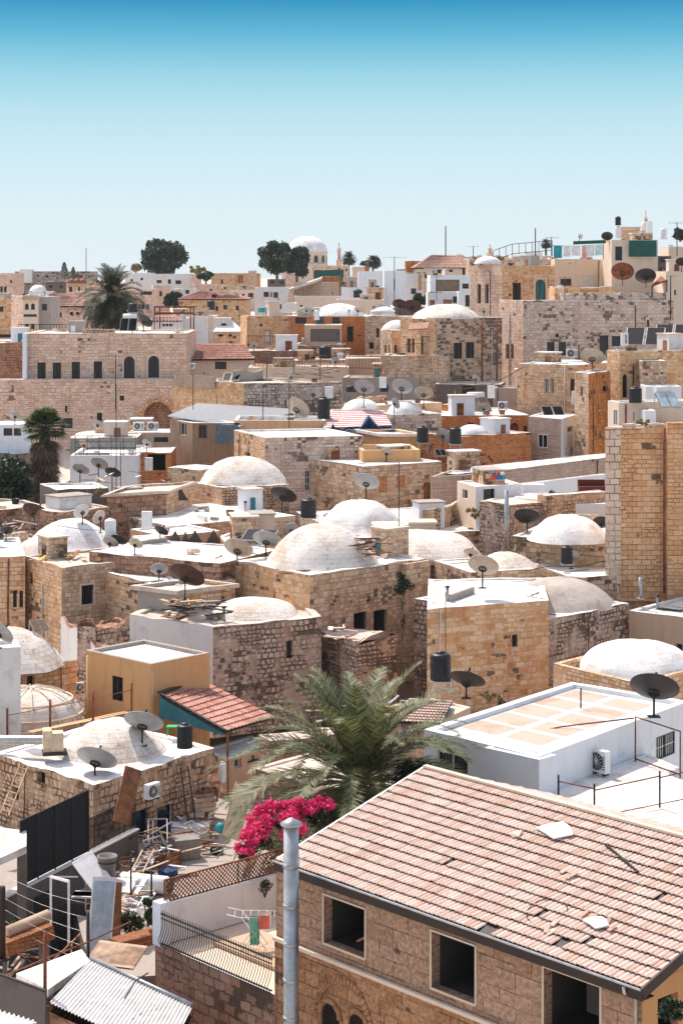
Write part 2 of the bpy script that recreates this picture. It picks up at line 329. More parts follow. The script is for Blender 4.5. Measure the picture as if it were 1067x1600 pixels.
CORR = plain('corrugated_zinc', 'c9c8c4', .5, .1, var=.12); CREAMP = plain('cream_paint', 'cdb99a', .6); REDP = plain('red_plastic', 'c03a20', .5)
TILE = tilemat('clay_tiles', ['bb9a86','c2a696','c6ad9e','cbb5a7','cfbcae','c3a899','c8b2a3'], dirt='75604f', da=.5)
TILEF = tilemat('distant_clay_tiles', ['a07666','b08c7c','ba9a8a','a88070'], da=.2)
TILER = tilemat('red_clay_tiles', ['9c6452','a97868','b68c7e','a26c5c'], da=.15)
LEAF = leafmat('green_leaves', '14200f', '2c3d1e', '4d5c30'); LEAFD = leafmat('dark_leaves', '16231a', '2a3b2a', '4c5d3c')
PALM = leafmat('palm_leaflets', '2a331c', '59603a', '8f9062'); PALMD = leafmat('dry_palm_fronds', '3a2a20', '66503c', '8d755a'); PALMF = leafmat('far_palm_leaflets', '161e16', '303a2a', '56583c')
BARK = plain('palm_bark', '6a503a', .9, var=.5); FLW = leafmat('magenta_bracts', 'b01850', 'e8347a', 'ff6a98'); DRYL = leafmat('dry_shrub_leaves', '5c5034', '8a7d50', 'b0a070')
# ------------------------------------------------------------------ buildings
def inset(poly, t):
    out = []; n = len(poly)
    for i in range(n):
        p0, p1, p2 = V(poly[i-1]), V(poly[i]), V(poly[(i+1) % n])
        d1 = (p1-p0).normalized(); d2 = (p2-p1).normalized()
        n1 = V((-d1.y, d1.x)); n2 = V((-d2.y, d2.x)); m = n1+n2
        k = t/max(.35, 1+n1.dot(n2)); out.append((p1.x+m.x*k, p1.y+m.y*k))
    return out
def outline(u0, u1, v0, v1, arch):
    if not arch: return [(u0,v0),(u1,v0),(u1,v1),(u0,v1)]
    w = (u1-u0)/2; rise = min(w*(1.0 if arch == 1 else 1.25), (v1-v0)*.8); cx = (u0+u1)/2; pts = [(u0,v0),(u1,v0)]
    K = 8
    for k in range(K+1):
        a = math.pi*k/K; x = cx+w*math.cos(a); y = v1-rise+rise*(math.sin(a) if arch == 1 else math.sin(a)**.8); pts.append((x, y))
    return pts
def bld(label, front, z, zb, mats, D=7, back=None, cat='house', name='stone_house', par=.35, pw=.25, roof='roof', wins=(), jit=.03, group=None, cope=None, step=.8, kind=None, wallname='wall'):
    front = [tuple(p[:2]) for p in front]
    if back is None:
        if len(front) == 2:
            d = (V(front[1])-V(front[0])).normalized(); nrm = V((-d.y, d.x))*D
            back = [(front[1][0]+nrm.x, front[1][1]+nrm.y), (front[0][0]+nrm.x, front[0][1]+nrm.y)]
        else:
            A, M_, B = front[0], front[-2], front[-1]; back = [(A[0]+B[0]-front[1][0], A[1]+B[1]-front[1][1])]
    poly = front+list(back); n = len(poly); cx = sum(p[0] for p in poly)/n; cy = sum(p[1] for p in poly)/n
    if not isinstance(mats, (list, tuple)): mats = [mats]
    root = thing(name, label, cat, (cx, cy, zb), group)
    root_z = z; seed = rnd.random()*90
    def top(x, y): return z+(jit*(noise.noise((x*.9, y*.9, seed))+.6*noise.noise((x*3.1, y*3.1, seed))) if jit else 0)
    nf = len(front)-1
    holes = [[] for _ in range(nf)]
    for w in wins:
        px, py, ww, hh, kd = w[:5]; o = w[5] if len(w) > 5 else {}
        best = None
        for i in range(nf):
            A, B = V(front[i]), V(front[i+1]); d = B-A
            def s_at(p): a = (p-CX)/F; return (a*A.y-A.x)/(d.x-a*d.y) if abs(d.x-a*d.y) > 1e-9 else 9
            s = s_at(px)
            if -.001 <= s <= 1.001:
                Y = A.y+s*d.y
                if best is None or Y < best[1]: best = (i, Y, s_at(px-ww/2), s_at(px+ww/2), d.length)
        if best is None: print('WINDOW OFF', label, w[:4]); continue
        i, Y, s0, s1, L = best; u0, u1 = sorted((s0*L, s1*L)); u0 = max(u0, .12); u1 = min(u1, L-.12)
        zc = zat(py, Y); h = hh/F*Y/2; v0, v1 = max(zc-h, zb+.05), min(zc+h, z-.12)
        if u1-u0 < .08 or v1-v0 < .08: print('WINDOW SMALL', label, w[:4]); continue
        clash = [q for q in holes[i] if q[0] < u1+.04 and q[1] > u0-.04 and q[2] < v1+.04 and q[3] > v0-.04]
        if clash: print('WINDOW CLASH', label, w[:4]); continue
        holes[i].append((u0, u1, v0, v1, kd, o, hh))
    # walls, one mesh per material run
    groups = {}
    for i in range(n):
        A, B = V(poly[i]), V(poly[(i+1) % n]); L = (B-A).length; m = mats[min(i, len(mats)-1)] if i < nf else mats[-1] if i == nf or len(mats) == 1 else mats[0]
        mb = groups.setdefault(m, MB()); hs = holes[i] if i < nf else []
        st = step if i < nf and jit else max(L, .1)
        us = {0.0, L}; k = max(1, int(L/st))
        if i < nf and jit: us |= {L*j/k for j in range(k+1)}
        for h_ in hs: us |= {h_[0], h_[1]}
        us = sorted(us); us = [u for j, u in enumerate(us) if j == 0 or u-us[j-1] > 1e-4]
        vs = sorted({zb, z}|{h_[2] for h_ in hs}|{h_[3] for h_ in hs})
        d = (B-A)/L; nx = V((d.y, -d.x))
        def pt(u, v, dep=0.0):
            p = A+d*u-nx*dep; return V((p.x, p.y, top(A.x+d.x*u, A.y+d.y*u) if v == z else v))
        for a in range(len(us)-1):
            for c in range(len(vs)-1):
                um, vm = (us[a]+us[a+1])/2, (vs[c]+vs[c+1])/2
                if any(h_[0] < um < h_[1] and h_[2] < vm < h_[3] for h_ in hs): continue
                mb.face([pt(us[a], vs[c]), pt(us[a+1], vs[c]), pt(us[a+1], vs[c+1]), pt(us[a], vs[c+1])])
        for (u0, u1, v0, v1, kd, o, hp) in hs:
            arch = {'a': 1, 'A': 2}.get(kd[0], 0); ol = outline(u0, u1, v0, v1, arch); dep = o.get('dep', .22)
            if arch:
                ap = ol[2:]; K = len(ap)//2
                mb.face([pt(u1, v1)]+[pt(*q) for q in ap[:K+1]][::1])
                mb.face([pt(u0, v1)]+[pt(*q) for q in ap[K:]])
            for j in range(len(ol)):
                p, q = ol[j], ol[(j+1) % len(ol)]
                mb.face([pt(*p), pt(q[0], q[1]), pt(q[0], q[1], dep), pt(p[0], p[1], dep)])
            near = hp > 15
            isdoor = 'd' in kd; pm = o.get('m', GL)
            fm = o.get('f', DMET)
            pane = MB(); pane.face([pt(x, y, dep-.004) for x, y in ol])
            if 'o' in kd: # deep unglazed opening: room box behind it, interior shade put into its plaster colour
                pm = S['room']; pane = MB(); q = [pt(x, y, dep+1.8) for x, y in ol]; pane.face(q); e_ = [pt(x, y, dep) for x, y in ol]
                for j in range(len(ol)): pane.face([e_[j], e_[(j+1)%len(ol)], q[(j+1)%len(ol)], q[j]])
            if near and ('f' in kd or 'g' in kd or 'm' in kd or isdoor):
                fr = MB(); fw = .05; w_, h_ = u1-u0, v1-v0
                def bb(a0, a1, b0, b1, e0=.03, e1=.09):
                    q = [pt(a0, b0, dep-e0), pt(a1, b0, dep-e0), pt(a1, b1, dep-e0), pt(a0, b1, dep-e0)]; w2 = [pt(a0, b0, dep-e1), pt(a1, b0, dep-e1), pt(a1, b1, dep-e1), pt(a0, b1, dep-e1)]
                    fr.face(w2); fr.face([q[0], w2[0], w2[3], q[3]]); fr.face([w2[1], q[1], q[2], w2[2]]); fr.face([q[3], w2[3], w2[2], q[2]]); fr.face([w2[0], q[0], q[1], w2[1]])
                vt = v1 if not arch else v1-(u1-u0)/2
                bb(u0, u0+fw, v0, vt); bb(u1-fw, u1, v0, vt); bb(u0+fw, u1-fw, v0, v0+fw); 
                if not arch: bb(u0+fw, u1-fw, v1-fw, v1)
                if not isdoor: bb((u0+u1)/2-.02, (u0+u1)/2+.02, v0+fw, v1-fw-(.05 if arch else 0))
                fo = fr.build('door' if isdoor else 'window', fm, root); pane.build('leaf' if isdoor else 'pane', pm, fo)
                if 'g' in kd:
                    gr = MB(); nb = max(3, int(w_/.14)); 
                    for j in range(1, nb): x = u0+w_*j/nb; gr.bar(pt(x, v0+.01, .05), pt(x, vt-.01, .05), .022)
                    nh = max(2, int(h_/.4))
                    for j in range(1, nh): y = v0+h_*j/nh; gr.bar(pt(u0, y, .05), pt(u1, y, .05), .022)
                    gr.build('grille', o.get('gm', DMET), fo)
                if 'm' in kd:  # pale stone surround standing proud of the wall
                    su = MB(); t = o.get('sw', .16)
                    for (a0, a1, b0, b1) in ((u0-t, u0, v0, v1), (u1, u1+t, v0, v1), (u0-t, u1+t, v1, v1+t), (u0-t, u1+t, v0-t*.7, v0)):
                        su.box(None, (a1-a0, .10, b1-b0), m=Matrix.Translation(pt((a0+a1)/2, (b0+b1)/2, .02)) @ Matrix.Rotation(math.atan2(d.y, d.x), 4, 'Z'))
                    su.build('surround', o.get('sm', S['cream']), fo)
            else: pane.build('door' if isdoor else 'window', pm, root)
    uvo = (0, 0)
    for m, mb in groups.items(): mb.build(wallname, S[m] if isinstance(m, str) else m, root, uvo)
    # parapet (coping and inner face) and roof deck
    pr = MB(); inn = inset(poly, pw); zr = z-par
    for i in range(n):
        A, B = V(poly[i]), V(poly[(i+1) % n]); a2, b2 = V(inn[i]), V(inn[(i+1) % n]); L = (B-A).length; k = max(1, int(L/step)) if jit else 1
        if i >= nf: k = max(1, min(k, 6))
        for j in range(k):
            p, q = A.lerp(B, j/k), A.lerp(B, (j+1)/k); p2, q2 = a2.lerp(b2, j/k), a2.lerp(b2, (j+1)/k)
            e = .012
            P0, Q0 = V((p.x, p.y, top(p.x, p.y)+e)), V((q.x, q.y, top(q.x, q.y)+e)); P2, Q2 = V((p2.x, p2.y, P0.z)), V((q2.x, q2.y, Q0.z))
            pr.face([P0, Q0, Q2, P2]); pr.face([P2, Q2, V((q2.x, q2.y, zr)), V((p2.x, p2.y, zr))]); pr.face([V((p.x, p.y, P0.z-.10)), V((q.x, q.y, Q0.z-.10)), Q0, P0] if False else [P0-V((0,0,e)), Q0-V((0,0,e)), Q0, P0])
    pr.build('parapet', S[cope or roof], root)
    rf = MB(); rf.face([(x, y, zr) for x, y in inn]); rf.build('roof', S[roof], root)
    cyy = min(p[1] for p in front)
    if jit > .015 and cyy < 210:   # rain pipes down the fronts
        for i in range(nf):
            A, B = V(front[i]), V(front[i+1]); L = (B-A).length
            if L < 2.5 or prn.random() < .3: continue
            d = (B-A)/L; nx = V((d.y, -d.x))
            for _t in range(6):
                u = prn.uniform(.08, .92)*L
                if not any(h_[0]-.15 < u < h_[1]+.15 for h_ in holes[i]): break
            else: continue
            p = A+d*u+nx*.06; hz = prn.choice([.1, .1, .5, 1.2]); dpm = MB(); dpm.tube([V((p.x, p.y, z-hz)), V((p.x+d.x*.1*prn.uniform(-1,1), p.y+d.y*.1, (z+zb)/2)), V((p.x, p.y, zb))], prn.choice([.025,.04,.05]), 6); dpm.build('rain_pipe', prn.choice([RUST, METAL, DMET, S['cream']]), root)
    POLY[root.name] = (inn, zr, label, root)
    root['_'] = z; del root['_']
    BZ[root.name] = (z, zr); return root
BZ = {}; POLY = {}; DOM = {}; prn = random.Random(77)
def dome(parent, px, py, rpx, hpx, z=None, Y=None, mat='dome', sq=.0, pt=1.0, n=48, flare=.12, dy=0, name='dome'):
    """dome over a roof at height z whose centre stands on photo point (px,py); sq squares the foot, pt points the crown"""
    if z is None: z = BZ[parent.name][1] if Y is None else zat(py, Y)
    Y = F*(CZ-z)/(py-H) if Y is None else Y
    X = (px-CX)/F*Y; r = rpx/F*Y; h = hpx/F*Y; mb = MB(); M_ = 18; seed = rnd.random()*50
    rings = []
    for k in range(M_+1):
        t = k/M_; a = t*math.pi/2; rr = math.cos(a)**(.9 if pt <= 1 else 1.0/pt*.9); zz = math.sin(a)**(1.0 if pt <= 1 else pt)
        rr = rr*(1+flare*(1-t)**3); row = []
        for j in range(n):
            th = 2*math.pi*j/n; s_ = max(abs(math.cos(th)), abs(math.sin(th))); f = 1+sq*(1/s_-1)*(1-t)**2.0
            wob = 1+.055*noise.noise((math.cos(th)*1.6, math.sin(th)*1.6, t*2+seed))+.020*noise.noise((math.cos(th)*6, math.sin(th)*6, t*7+seed))
            row.append(V((X+r*rr*f*wob*math.cos(th), Y+r*rr*f*wob*math.sin(th), z+h*zz*wob-.02)))
        rings.append(row)
    i0 = 0
    for row in rings[:-1]: mb.v += row
    mb.v.append(V((X, Y, z+h)))
    arc = [0]
    for k in range(M_): arc.append(arc[-1]+(rings[k+1][0]-rings[k][0]).length)
    for k in range(M_-1):
        rad = r
        for j in range(n):
            u0, u1 = j/n*2*math.pi*rad, (j+1)/n*2*math.pi*rad
            mb.idx((k*n+j, k*n+(j+1)%n, (k+1)*n+(j+1)%n, (k+1)*n+j), [(u0, arc[k]), (u1, arc[k]), (u1, arc[k+1]), (u0, arc[k+1])])
    k = M_-1; T = len(mb.v)-1
    for j in range(n): u0, u1 = j/n*2*math.pi*r, (j+1)/n*2*math.pi*r; mb.idx((k*n+j, k*n+(j+1)%n, T), [(u0, arc[k]), (u1, arc[k]), ((u0+u1)/2, arc[k]+.5)])
    DOM.setdefault(parent.name, []).append((X, Y, r*(1+flare)*1.05)); mb.build(name, S[mat], parent); return V((X, Y, z+h))
def tiles(name, parent, c00, c10, c01, c11, rows, cols, mat, amp=.035, step=.05, ns=4, jit=.0, under=True, miss=()):
    """a tiled slope: eave c00-c10, ridge c01-c11; every tile its own little arched sheet with a lip"""
    c00, c10, c01, c11 = map(V, (c00, c10, c01, c11)); nrm = (c10-c00).cross(c01-c00).normalized()
    if nrm.z < 0: nrm = -nrm
    mb = MB()
    def p(u, v, h): return c00.lerp(c10, u).lerp(c01.lerp(c11, u), v)+nrm*h
    rn = random.Random(3)
    for r_ in range(rows):
        for c_ in range(cols):
            if (r_, c_) in miss: continue
            j = rn.uniform(-1, 1)*jit; ju = rn.uniform(-.12, .12)*jit*8/cols; jl = rn.uniform(-1, 1)*jit*.6/rows*4
            u0, u1 = c_/cols+ju, (c_+.97)/cols+ju; v0, v1 = r_/rows+jl, (r_+1.06)/rows
            lo = []; hi = []; uvl = []
            for k in range(ns+1):
                t = k/ns; w = amp*(math.sin(math.pi*t)); lo.append(p(u0+(u1-u0)*t, v0, w+step+j)); hi.append(p(u0+(u1-u0)*t, v1, w*.8+.004))
            for k in range(ns):
                mb.face([lo[k], lo[k+1], hi[k+1], hi[k]], [(c_+.1+.8*k/ns, r_+.1), (c_+.1+.8*(k+1)/ns, r_+.1), (c_+.1+.8*(k+1)/ns, r_+.9), (c_+.1+.8*k/ns, r_+.9)])
                a, b = lo[k]-nrm*.022, lo[k+1]-nrm*.022
                mb.face([a, b, lo[k+1], lo[k]], [(c_+.3, r_+.3)]*4)
    o = mb.build(name, mat, parent)
    if under:
        ub = MB(); t = .05
        q = [p(0,0,-.004), p(1,0,-.004), p(1,1,-.004), p(0,1,-.004)]; w = [x-nrm*t for x in q]
        ub.face(q); ub.face(w[::-1])
        for k in range(4): ub.face([w[k], w[(k+1)%4], q[(k+1)%4], q[k]])
        ub.build('roof_deck', DMET, parent)
    return o
def corrugated(name, parent, c00, c10, c01, c11, cols, mat, amp=.03, th=.02):
    c00, c10, c01, c11 = map(V, (c00, c10, c01, c11)); nrm = (c10-c00).cross(c01-c00).normalized()
    if nrm.z < 0: nrm = -nrm
    mb = MB(); K = cols*6; up = []; lo = []
    for k in range(K+1):
        u = k/K; h = amp*math.sin(2*math.pi*k/6); a = c00.lerp(c10, u)+nrm*h; b = c01.lerp(c11, u)+nrm*h; up.append((a, b)); lo.append((a-nrm*th, b-nrm*th))
    for k in range(K):
        mb.face([up[k][0], up[k+1][0], up[k+1][1], up[k][1]]); mb.face([lo[k][0], lo[k][1], lo[k+1][1], lo[k+1][0]])
        mb.face([lo[k][0], lo[k+1][0], up[k+1][0], up[k][0]]); mb.face([lo[k][1], up[k][1], up[k+1][1], lo[k+1][1]])
    return mb.build(name, mat, parent)

# ------------------------------------------------------------------ rooftop things
def dish(label, px, py, Y, dpx, pyb, az=0, el=48, mat=None, group='satellite dishes on the roofs', tripod=False, rust=None, face=False):
    """offset dish centred on photo point (px,py) at distance Y; az: where it looks, degrees from +Y towards +X"""
    mat = mat or DISHG; c = P(px, py, Y); r = dpx/F*Y/2; zb = zat(pyb, Y)
    t = thing('satellite_dish', label, 'satellite dish', (c.x, c.y, zb), group)
    ax = V((math.sin(R(az))*math.cos(R(el)), math.cos(R(az))*math.cos(R(el)), math.sin(R(el))))
    M = ax.to_track_quat('Z', 'Y').to_matrix()
    dp = r*.30; mb = MB(); K = 6; prof = [(max(r*k/K, .001), -dp+dp*(k/K)**2) for k in range(K+1)]
    prof2 = [(p[0]*.985, p[1]+.02) for p in prof[::-1]]
    mb.lathe(c, prof+[(r*1.02, .0), (r*1.02, .03)]+prof2, 28, m=M.to_4x4()); mb.build('reflector', mat, t)
    hub = c+M @ V((0, 0, -dp-.02)); mt = MB()
    mt.lathe(hub, [(r*.26, .05), (r*.28, -.02), (r*.24, -.04), (r*.2, .03)], 14, m=M.to_4x4())
    base = V((hub.x, hub.y-.02, zb)); knee = V((hub.x, hub.y-.06*r, hub.z-r*.22))
    if knee.z < zb+.15: knee.z = zb+.15
    if not tripod: mt.tube([base, knee], .03+.015*r)
    else:
        mt.tube([V((base.x, base.y, zb+(knee.z-zb)*.35)), knee], .035)
        for k in range(3): a = k*2.1+.4; mt.tube([V((base.x+math.cos(a)*.45*r, base.y+math.sin(a)*.45*r, zb)), V((base.x, base.y, zb+(knee.z-zb)*.5))], .022)
    mt.tube([knee, hub-ax*.03], .035); 
    for k in (-1, 0, 1):
        s_ = M @ V((k*r*.22, r*.12*(1-abs(k)), -dp-.02)); mt.tube([knee, c+s_], .02, 4)
    mt.build('mount', DMET, t)
    fd = MB(); dn = M @ V((0, -1, 0)); dn = dn if dn.z < 0 else -dn
    fp = c+ax*r*.5
    for a in (90, 210, 330) if not face else (270,):
        e_ = c+M @ V((math.cos(R(a))*r*.95, math.sin(R(a))*r*.95, 0)); fd.tube([e_, fp], .016, 4)
    fd.tube([fp, fp+ax*.14], .05); fd.build('feed_horn', DMET, t)
    ft = MB(); ft.box((base.x, base.y, zb+.012), (r*.5, r*.5, .02)); ft.build('base_plate', DMET, t)
    return t
def tank(label, px, pyb, Y, wpx, hpx, mat=None, stand=0, lid=True, group='water tanks on the roofs', cat='water tank', square=False, sm=None):
    c = P(px, pyb, Y); r = wpx/F*Y/2; h = hpx/F*Y; mat = mat or BLK; s_ = stand/F*Y
    t = thing('water_tank', label, cat, (c.x, c.y, c.z-s_), group)
    mb = MB(); prof = [(r*.97, 0)]; K = 5
    for k in range(K):
        z0 = h*.86*k/K; z1 = h*.86*(k+1)/K; prof += [(r*.97, z0+.02), (r, z0+.06), (r, z1-.06), (r*.97, z1-.02)]
    prof += [(r*.97, h*.87), (r*.8, h*.93), (r*.42, h*.95)]
    mb.lathe(c, [(0.001, 0)]+prof+[(.001, h*.95)], 22); mb.build('tank_body', mat, t)
    if lid: lb = MB(); lb.lathe(c+V((0,0,h*.945)), [(r*.45, 0), (r*.47, .03), (r*.44, h*.06), (.001, h*.075)], 16); lb.build('lid', mat, t)
    pb = MB(); pb.tube([c+V((r*.98, -.1, h*.12)), c+V((r*1.15, -.1, h*.12)), c+V((r*1.15, -.1, -s_+.02))], .025, 5); pb.build('outlet_pipe', METAL, t)
    if stand:
        sb = MB()
        for sx_ in (-1, 1):
            for sy_ in (-1, 1): sb.bar(c+V((sx_*r*.8, sy_*r*.8, -.04)), c+V((sx_*r*.8, sy_*r*.8, -s_)), .05)
            sb.bar(c+V((sx_*r*.8, -r*.8, -s_*.5)), c+V((sx_*r*.8, r*.8, -s_*.5)), .035)
        sb.bar(c+V((-r*.8, -r*.8, -s_*.5)), c+V((r*.8, -r*.8, -s_*.5)), .035)
        sb.box(c+V((0,0,-.03)), (2*r, 2*r, .05)); sb.build('stand', sm or METAL, t)
    return t
def ac(label, px, pyb, Y, wpx, rz=0, group='air conditioning units', ratio=.8, sidem=None):
    w = wpx/F*Y; c = P(px, pyb, Y); h = w*ratio; d = w*.38
    t = thing('air_conditioner', label, 'air conditioner', c, group); M = Matrix.Translation(c) @ Matrix.Rotation(rz, 4, 'Z')
    def bx(mb, ce, di): mb.box(None, di, m=M @ Matrix.Translation(V(ce)))
    b = MB(); bx(b, (0, 0, h/2+.08), (w, d, h)); cs = b.build('casing', WHT, t)
    f = MB(); q = M @ Matrix.Translation(V((-w*.12, -d/2-.012, h/2+.08))) @ Matrix.Rotation(R(90), 4, 'X'); rr = h*.38
    f.lathe((0,0,0), [(.001, .0), (rr*.2, .004), (rr*.2, -.01), (rr*.98, -.006), (rr, .012), (rr*1.04, .012), (rr*1.04, -.012)], 20, m=q); f.v = [p for p in f.v]
    f.build('fan_grille', DMET, t)
    g_ = MB()
    for k in range(7): g_.tube([q @ V((rr*math.cos(a), rr*math.sin(a), .016)) for a in (k*math.pi/7, k*math.pi/7+math.pi)], .008, 4)
    g_.build('guard', WHT, t)
    v = MB()
    for k in range(6): bx(v, (w*.36, -d/2-.006, .08+h*(.2+.11*k)), (w*.2, .012, h*.04))
    v.build('vent_slats', DMET, t)
    l = MB()
    for s_ in (-1, 1): bx(l, (s_*w*.35, 0, .04), (.06, d*1.1, .08))
    l.build('feet', DMET, t); return t
def solar(label, px, pyb, Y, wpx, rz=0, tilt=38, mat=None, boiler=True, group='solar water heaters on the roofs', Lp=1.0):
    w = wpx/F*Y; c = P(px, pyb, Y); t = thing('solar_heater', label, 'solar heater', c, group); M = Matrix.Translation(c) @ Matrix.Rotation(rz, 4, 'Z')
    L = w*.9*Lp; T = Matrix.Rotation(R(tilt), 4, 'X')
    for s_ in (-1, 1):
        Q = M @ Matrix.Translation(V((s_*w*.26, 0, .12))) @ T @ Matrix.Translation(V((0, L/2, 0)))
        f = MB(); f.box(None, (w*.48, L, .07), m=Q); fo = f.build('panel_frame', METAL, t); p_ = MB(); p_.box(None, (w*.44, L-.08, .012), m=Q @ Matrix.Translation(V((0,0,.042)))); p_.build('panel', mat or PANEL, fo)
    s = MB(); y1 = L*math.cos(R(tilt)); z1 = L*math.sin(R(tilt))
    for s_ in (-1, 1):
        s.bar(M @ V((s_*w*.5, y1, 0)), M @ V((s_*w*.5, y1, z1+.1)), .04); s.bar(M @ V((s_*w*.5, 0, .08)), M @ V((s_*w*.5, y1, .04)), .04)
    s.build('support', METAL, t)
    if boiler: b = MB(); b.tube([M @ V((-w*.4, y1+.2, z1+.32)), M @ V((w*.4, y1+.2, z1+.32))], w*.16, 14); b.build('boiler', WHT, t)
    return t
def antenna(label, px, pyb, pyt, Y, els=4, group='aerials on the roofs', r=.03, w=.5):
    a, b = P(px, pyb, Y), P(px, pyt, Y); t = thing('aerial', label, 'aerial', a, group)
    m = MB(); m.tube([a, b], r, 5); m.build('mast', DMET, t)
    if els:
        e_ = MB(); z = b.z-.1; e_.bar(V((b.x-w, b.y, z)), V((b.x+w*1.2, b.y, z)), .025)
        for k in range(els): x = b.x-w+2.1*w*k/max(1, els-1); e_.bar(V((x, b.y-.28, z)), V((x, b.y+.28, z)), .018); e_.bar(V((x, b.y, z-.14)), V((x, b.y, z+.14)), .018)
        e_.build('aerial_elements', DMET, t)
    return t
def railing(label, pts, h, sp=.15, mat=None, name='railing', cat='railing', bar=.02, rails=(1.0, .08), group=None, post=.035):
    mat = mat or DMET; pts = [V(p) for p in pts]; t = thing(name, label, cat, pts[0], group); rl = MB(); bl = MB()
    for a, b in zip(pts, pts[1:]):
        for k in rails: rl.bar(a+V((0,0,h*k)), b+V((0,0,h*k)), post)
        L = (b-a).length; n = max(1, int(L/sp))
        for j in range(n+1): p = a.lerp(b, j/n); bl.bar(p, p+V((0,0,h)), bar)
    rl.build('rail', mat, t); bl.build('balusters', mat, t); return t
def pole(label, px, pyb, pyt, Y, r=.04, mat=None, name='pole', cat='pole', group=None):
    m = MB(); a, b = P(px, pyb, Y), P(px, pyt, Y); m.tube([a, b], r, 8); 
    t = thing(name, label, cat, a, group); m.build('shaft', mat or RUST, t); k = MB(); k.tube([a, a+V((0,0,.06))], r*2.2, 8); k.build('foot', mat or RUST, t); return t
# ------------------------------------------------------------------ plants
def leaves(mb, c, rad, n, size, clumps=14, rn=None, flat=.7, shell=.75):
    rn = rn or rnd; c = V(c); cl = []
    for _ in range(clumps):
        d = V((rn.gauss(0,1), rn.gauss(0,1), rn.gauss(0,1))).normalized()*(shell+(1-shell)*rn.random())*rn.uniform(.75, 1.08); cl.append(V((d.x*rad[0], d.y*rad[1], d.z*rad[2]))*.8)
    rs = min(rad)*.42
    for _ in range(n):
        q = rn.choice(cl); d = V((rn.gauss(0,1), rn.gauss(0,1), rn.gauss(0,1)*flat)); d = d.normalized()*rs*rn.random()**.45; p = c+q+d
        x = V((rn.gauss(0,1), rn.gauss(0,1), rn.gauss(0,1))).normalized(); y = x.cross(V((rn.gauss(0,1), rn.gauss(0,1), rn.gauss(0,1)))).normalized(); s = size*rn.uniform(.6, 1.3)
        mb.face([p-x*s, p-y*s*.55, p+x*s, p+y*s*.55])
def tree(label, px, pyb, Y, rpx, hpx, trunk=None, mat=None, n=2600, name='leafy_tree', clumps=16, group=None, size=None, cols=1):
    r = rpx/F*Y; h = hpx/F*Y; b = P(px, pyb, Y); zt_ = trunk if trunk is not None else h*.25; t = thing(name, label, 'tree', b-V((0,0,zt_)), group)
    tr = MB(); tr.tube([b-V((0,0,zt_)), b, b+V((.1*r, 0, h*.3))], [r*.09+.05, r*.07+.04, r*.03+.02], 7)
    for k in range(5): a = k*1.3; tr.tube([b+V((0,0,h*.05*k)), b+V((math.cos(a)*r*.5, math.sin(a)*r*.5, h*(.3+.08*k)))], [r*.04+.02, .02], 5)
    tr.build('trunk', BARK, t); mb = MB(); leaves(mb, b+V((0,0,h*.5)), (r, r*.9, h*.52), n, size or r*.075, clumps); mb.build('crown', mat or LEAFD, t); return t
def conifer(label, px, pyb, Y, rpx, hpx, n=500, group=None):
    r = rpx/F*Y; h = hpx/F*Y; b = P(px, pyb, Y); t = thing('conifer', label, 'tree', b, group); tr = MB(); tr.tube([b, b+V((0,0,h*.9))], [.15, .03], 6); tr.build('trunk', BARK, t)
    mb = MB()
    for k in range(n):
        z = rnd.random()**.8; rr = r*(1-z)**.7*rnd.uniform(.3, 1.05); a = rnd.random()*6.28; p = b+V((math.cos(a)*rr, math.sin(a)*rr, h*(.05+.95*z))); s = r*.16
        x = V((math.cos(a), math.sin(a), -.4+rnd.uniform(-.4, .8))).normalized(); y = x.cross(V((rnd.gauss(0,1), rnd.gauss(0,1), 1))).normalized(); mb.face([p-x*s, p-y*s*.4, p+x*s*1.3, p+y*s*.4])
    mb.build('crown', LEAFD, t); return t
def frond(mb, o, az, el, L, nl=40, wl=.03, ll=.45, droop=1.1, ra=None, rnk=None):
    rn = rnk or rnd; d = V((math.cos(az)*math.cos(el), math.sin(az)*math.cos(el), math.sin(el))); p = V(o); pts = [p.copy()]; K = 14; a = el
    for k in range(K):
        a -= droop/K*(.4+1.5*k/K)*max(.25, math.cos(a)+.15); d = V((math.cos(az)*math.cos(a), math.sin(az)*math.cos(a), math.sin(a))); p = p+d*L/K; pts.append(p.copy())
    if ra is not None: ra.tube(pts, [max(.006, .028*(1-k/(K+1))) for k in range(K+1)], 4)
    side = V((-math.sin(az), math.cos(az), 0))
    for i in range(nl):
        t = .14+.86*(i+.5)/nl; f = t*K; k = min(int(f), K-1); q = pts[k].lerp(pts[k+1], f-k); dd = (pts[k+1]-pts[k]).normalized(); up = side.cross(dd).normalized()
        if up.z < 0: up = -up
        l = ll*(math.sin(math.pi*min(1, .12+.86*t))**.6)*rn.uniform(.85, 1.1)
        for s_ in (-1, 1):
            e_ = (dd*.75+side*s_*.8+up*rn.uniform(.0, .38)).normalized(); tip = q+e_*l+V((0,0,-.10*l)); wv = dd*wl
            mb.face([q-wv*.6, q+wv*.6, q.lerp(tip, .55)+wv*.5, tip, q.lerp(tip, .55)-wv*.5])
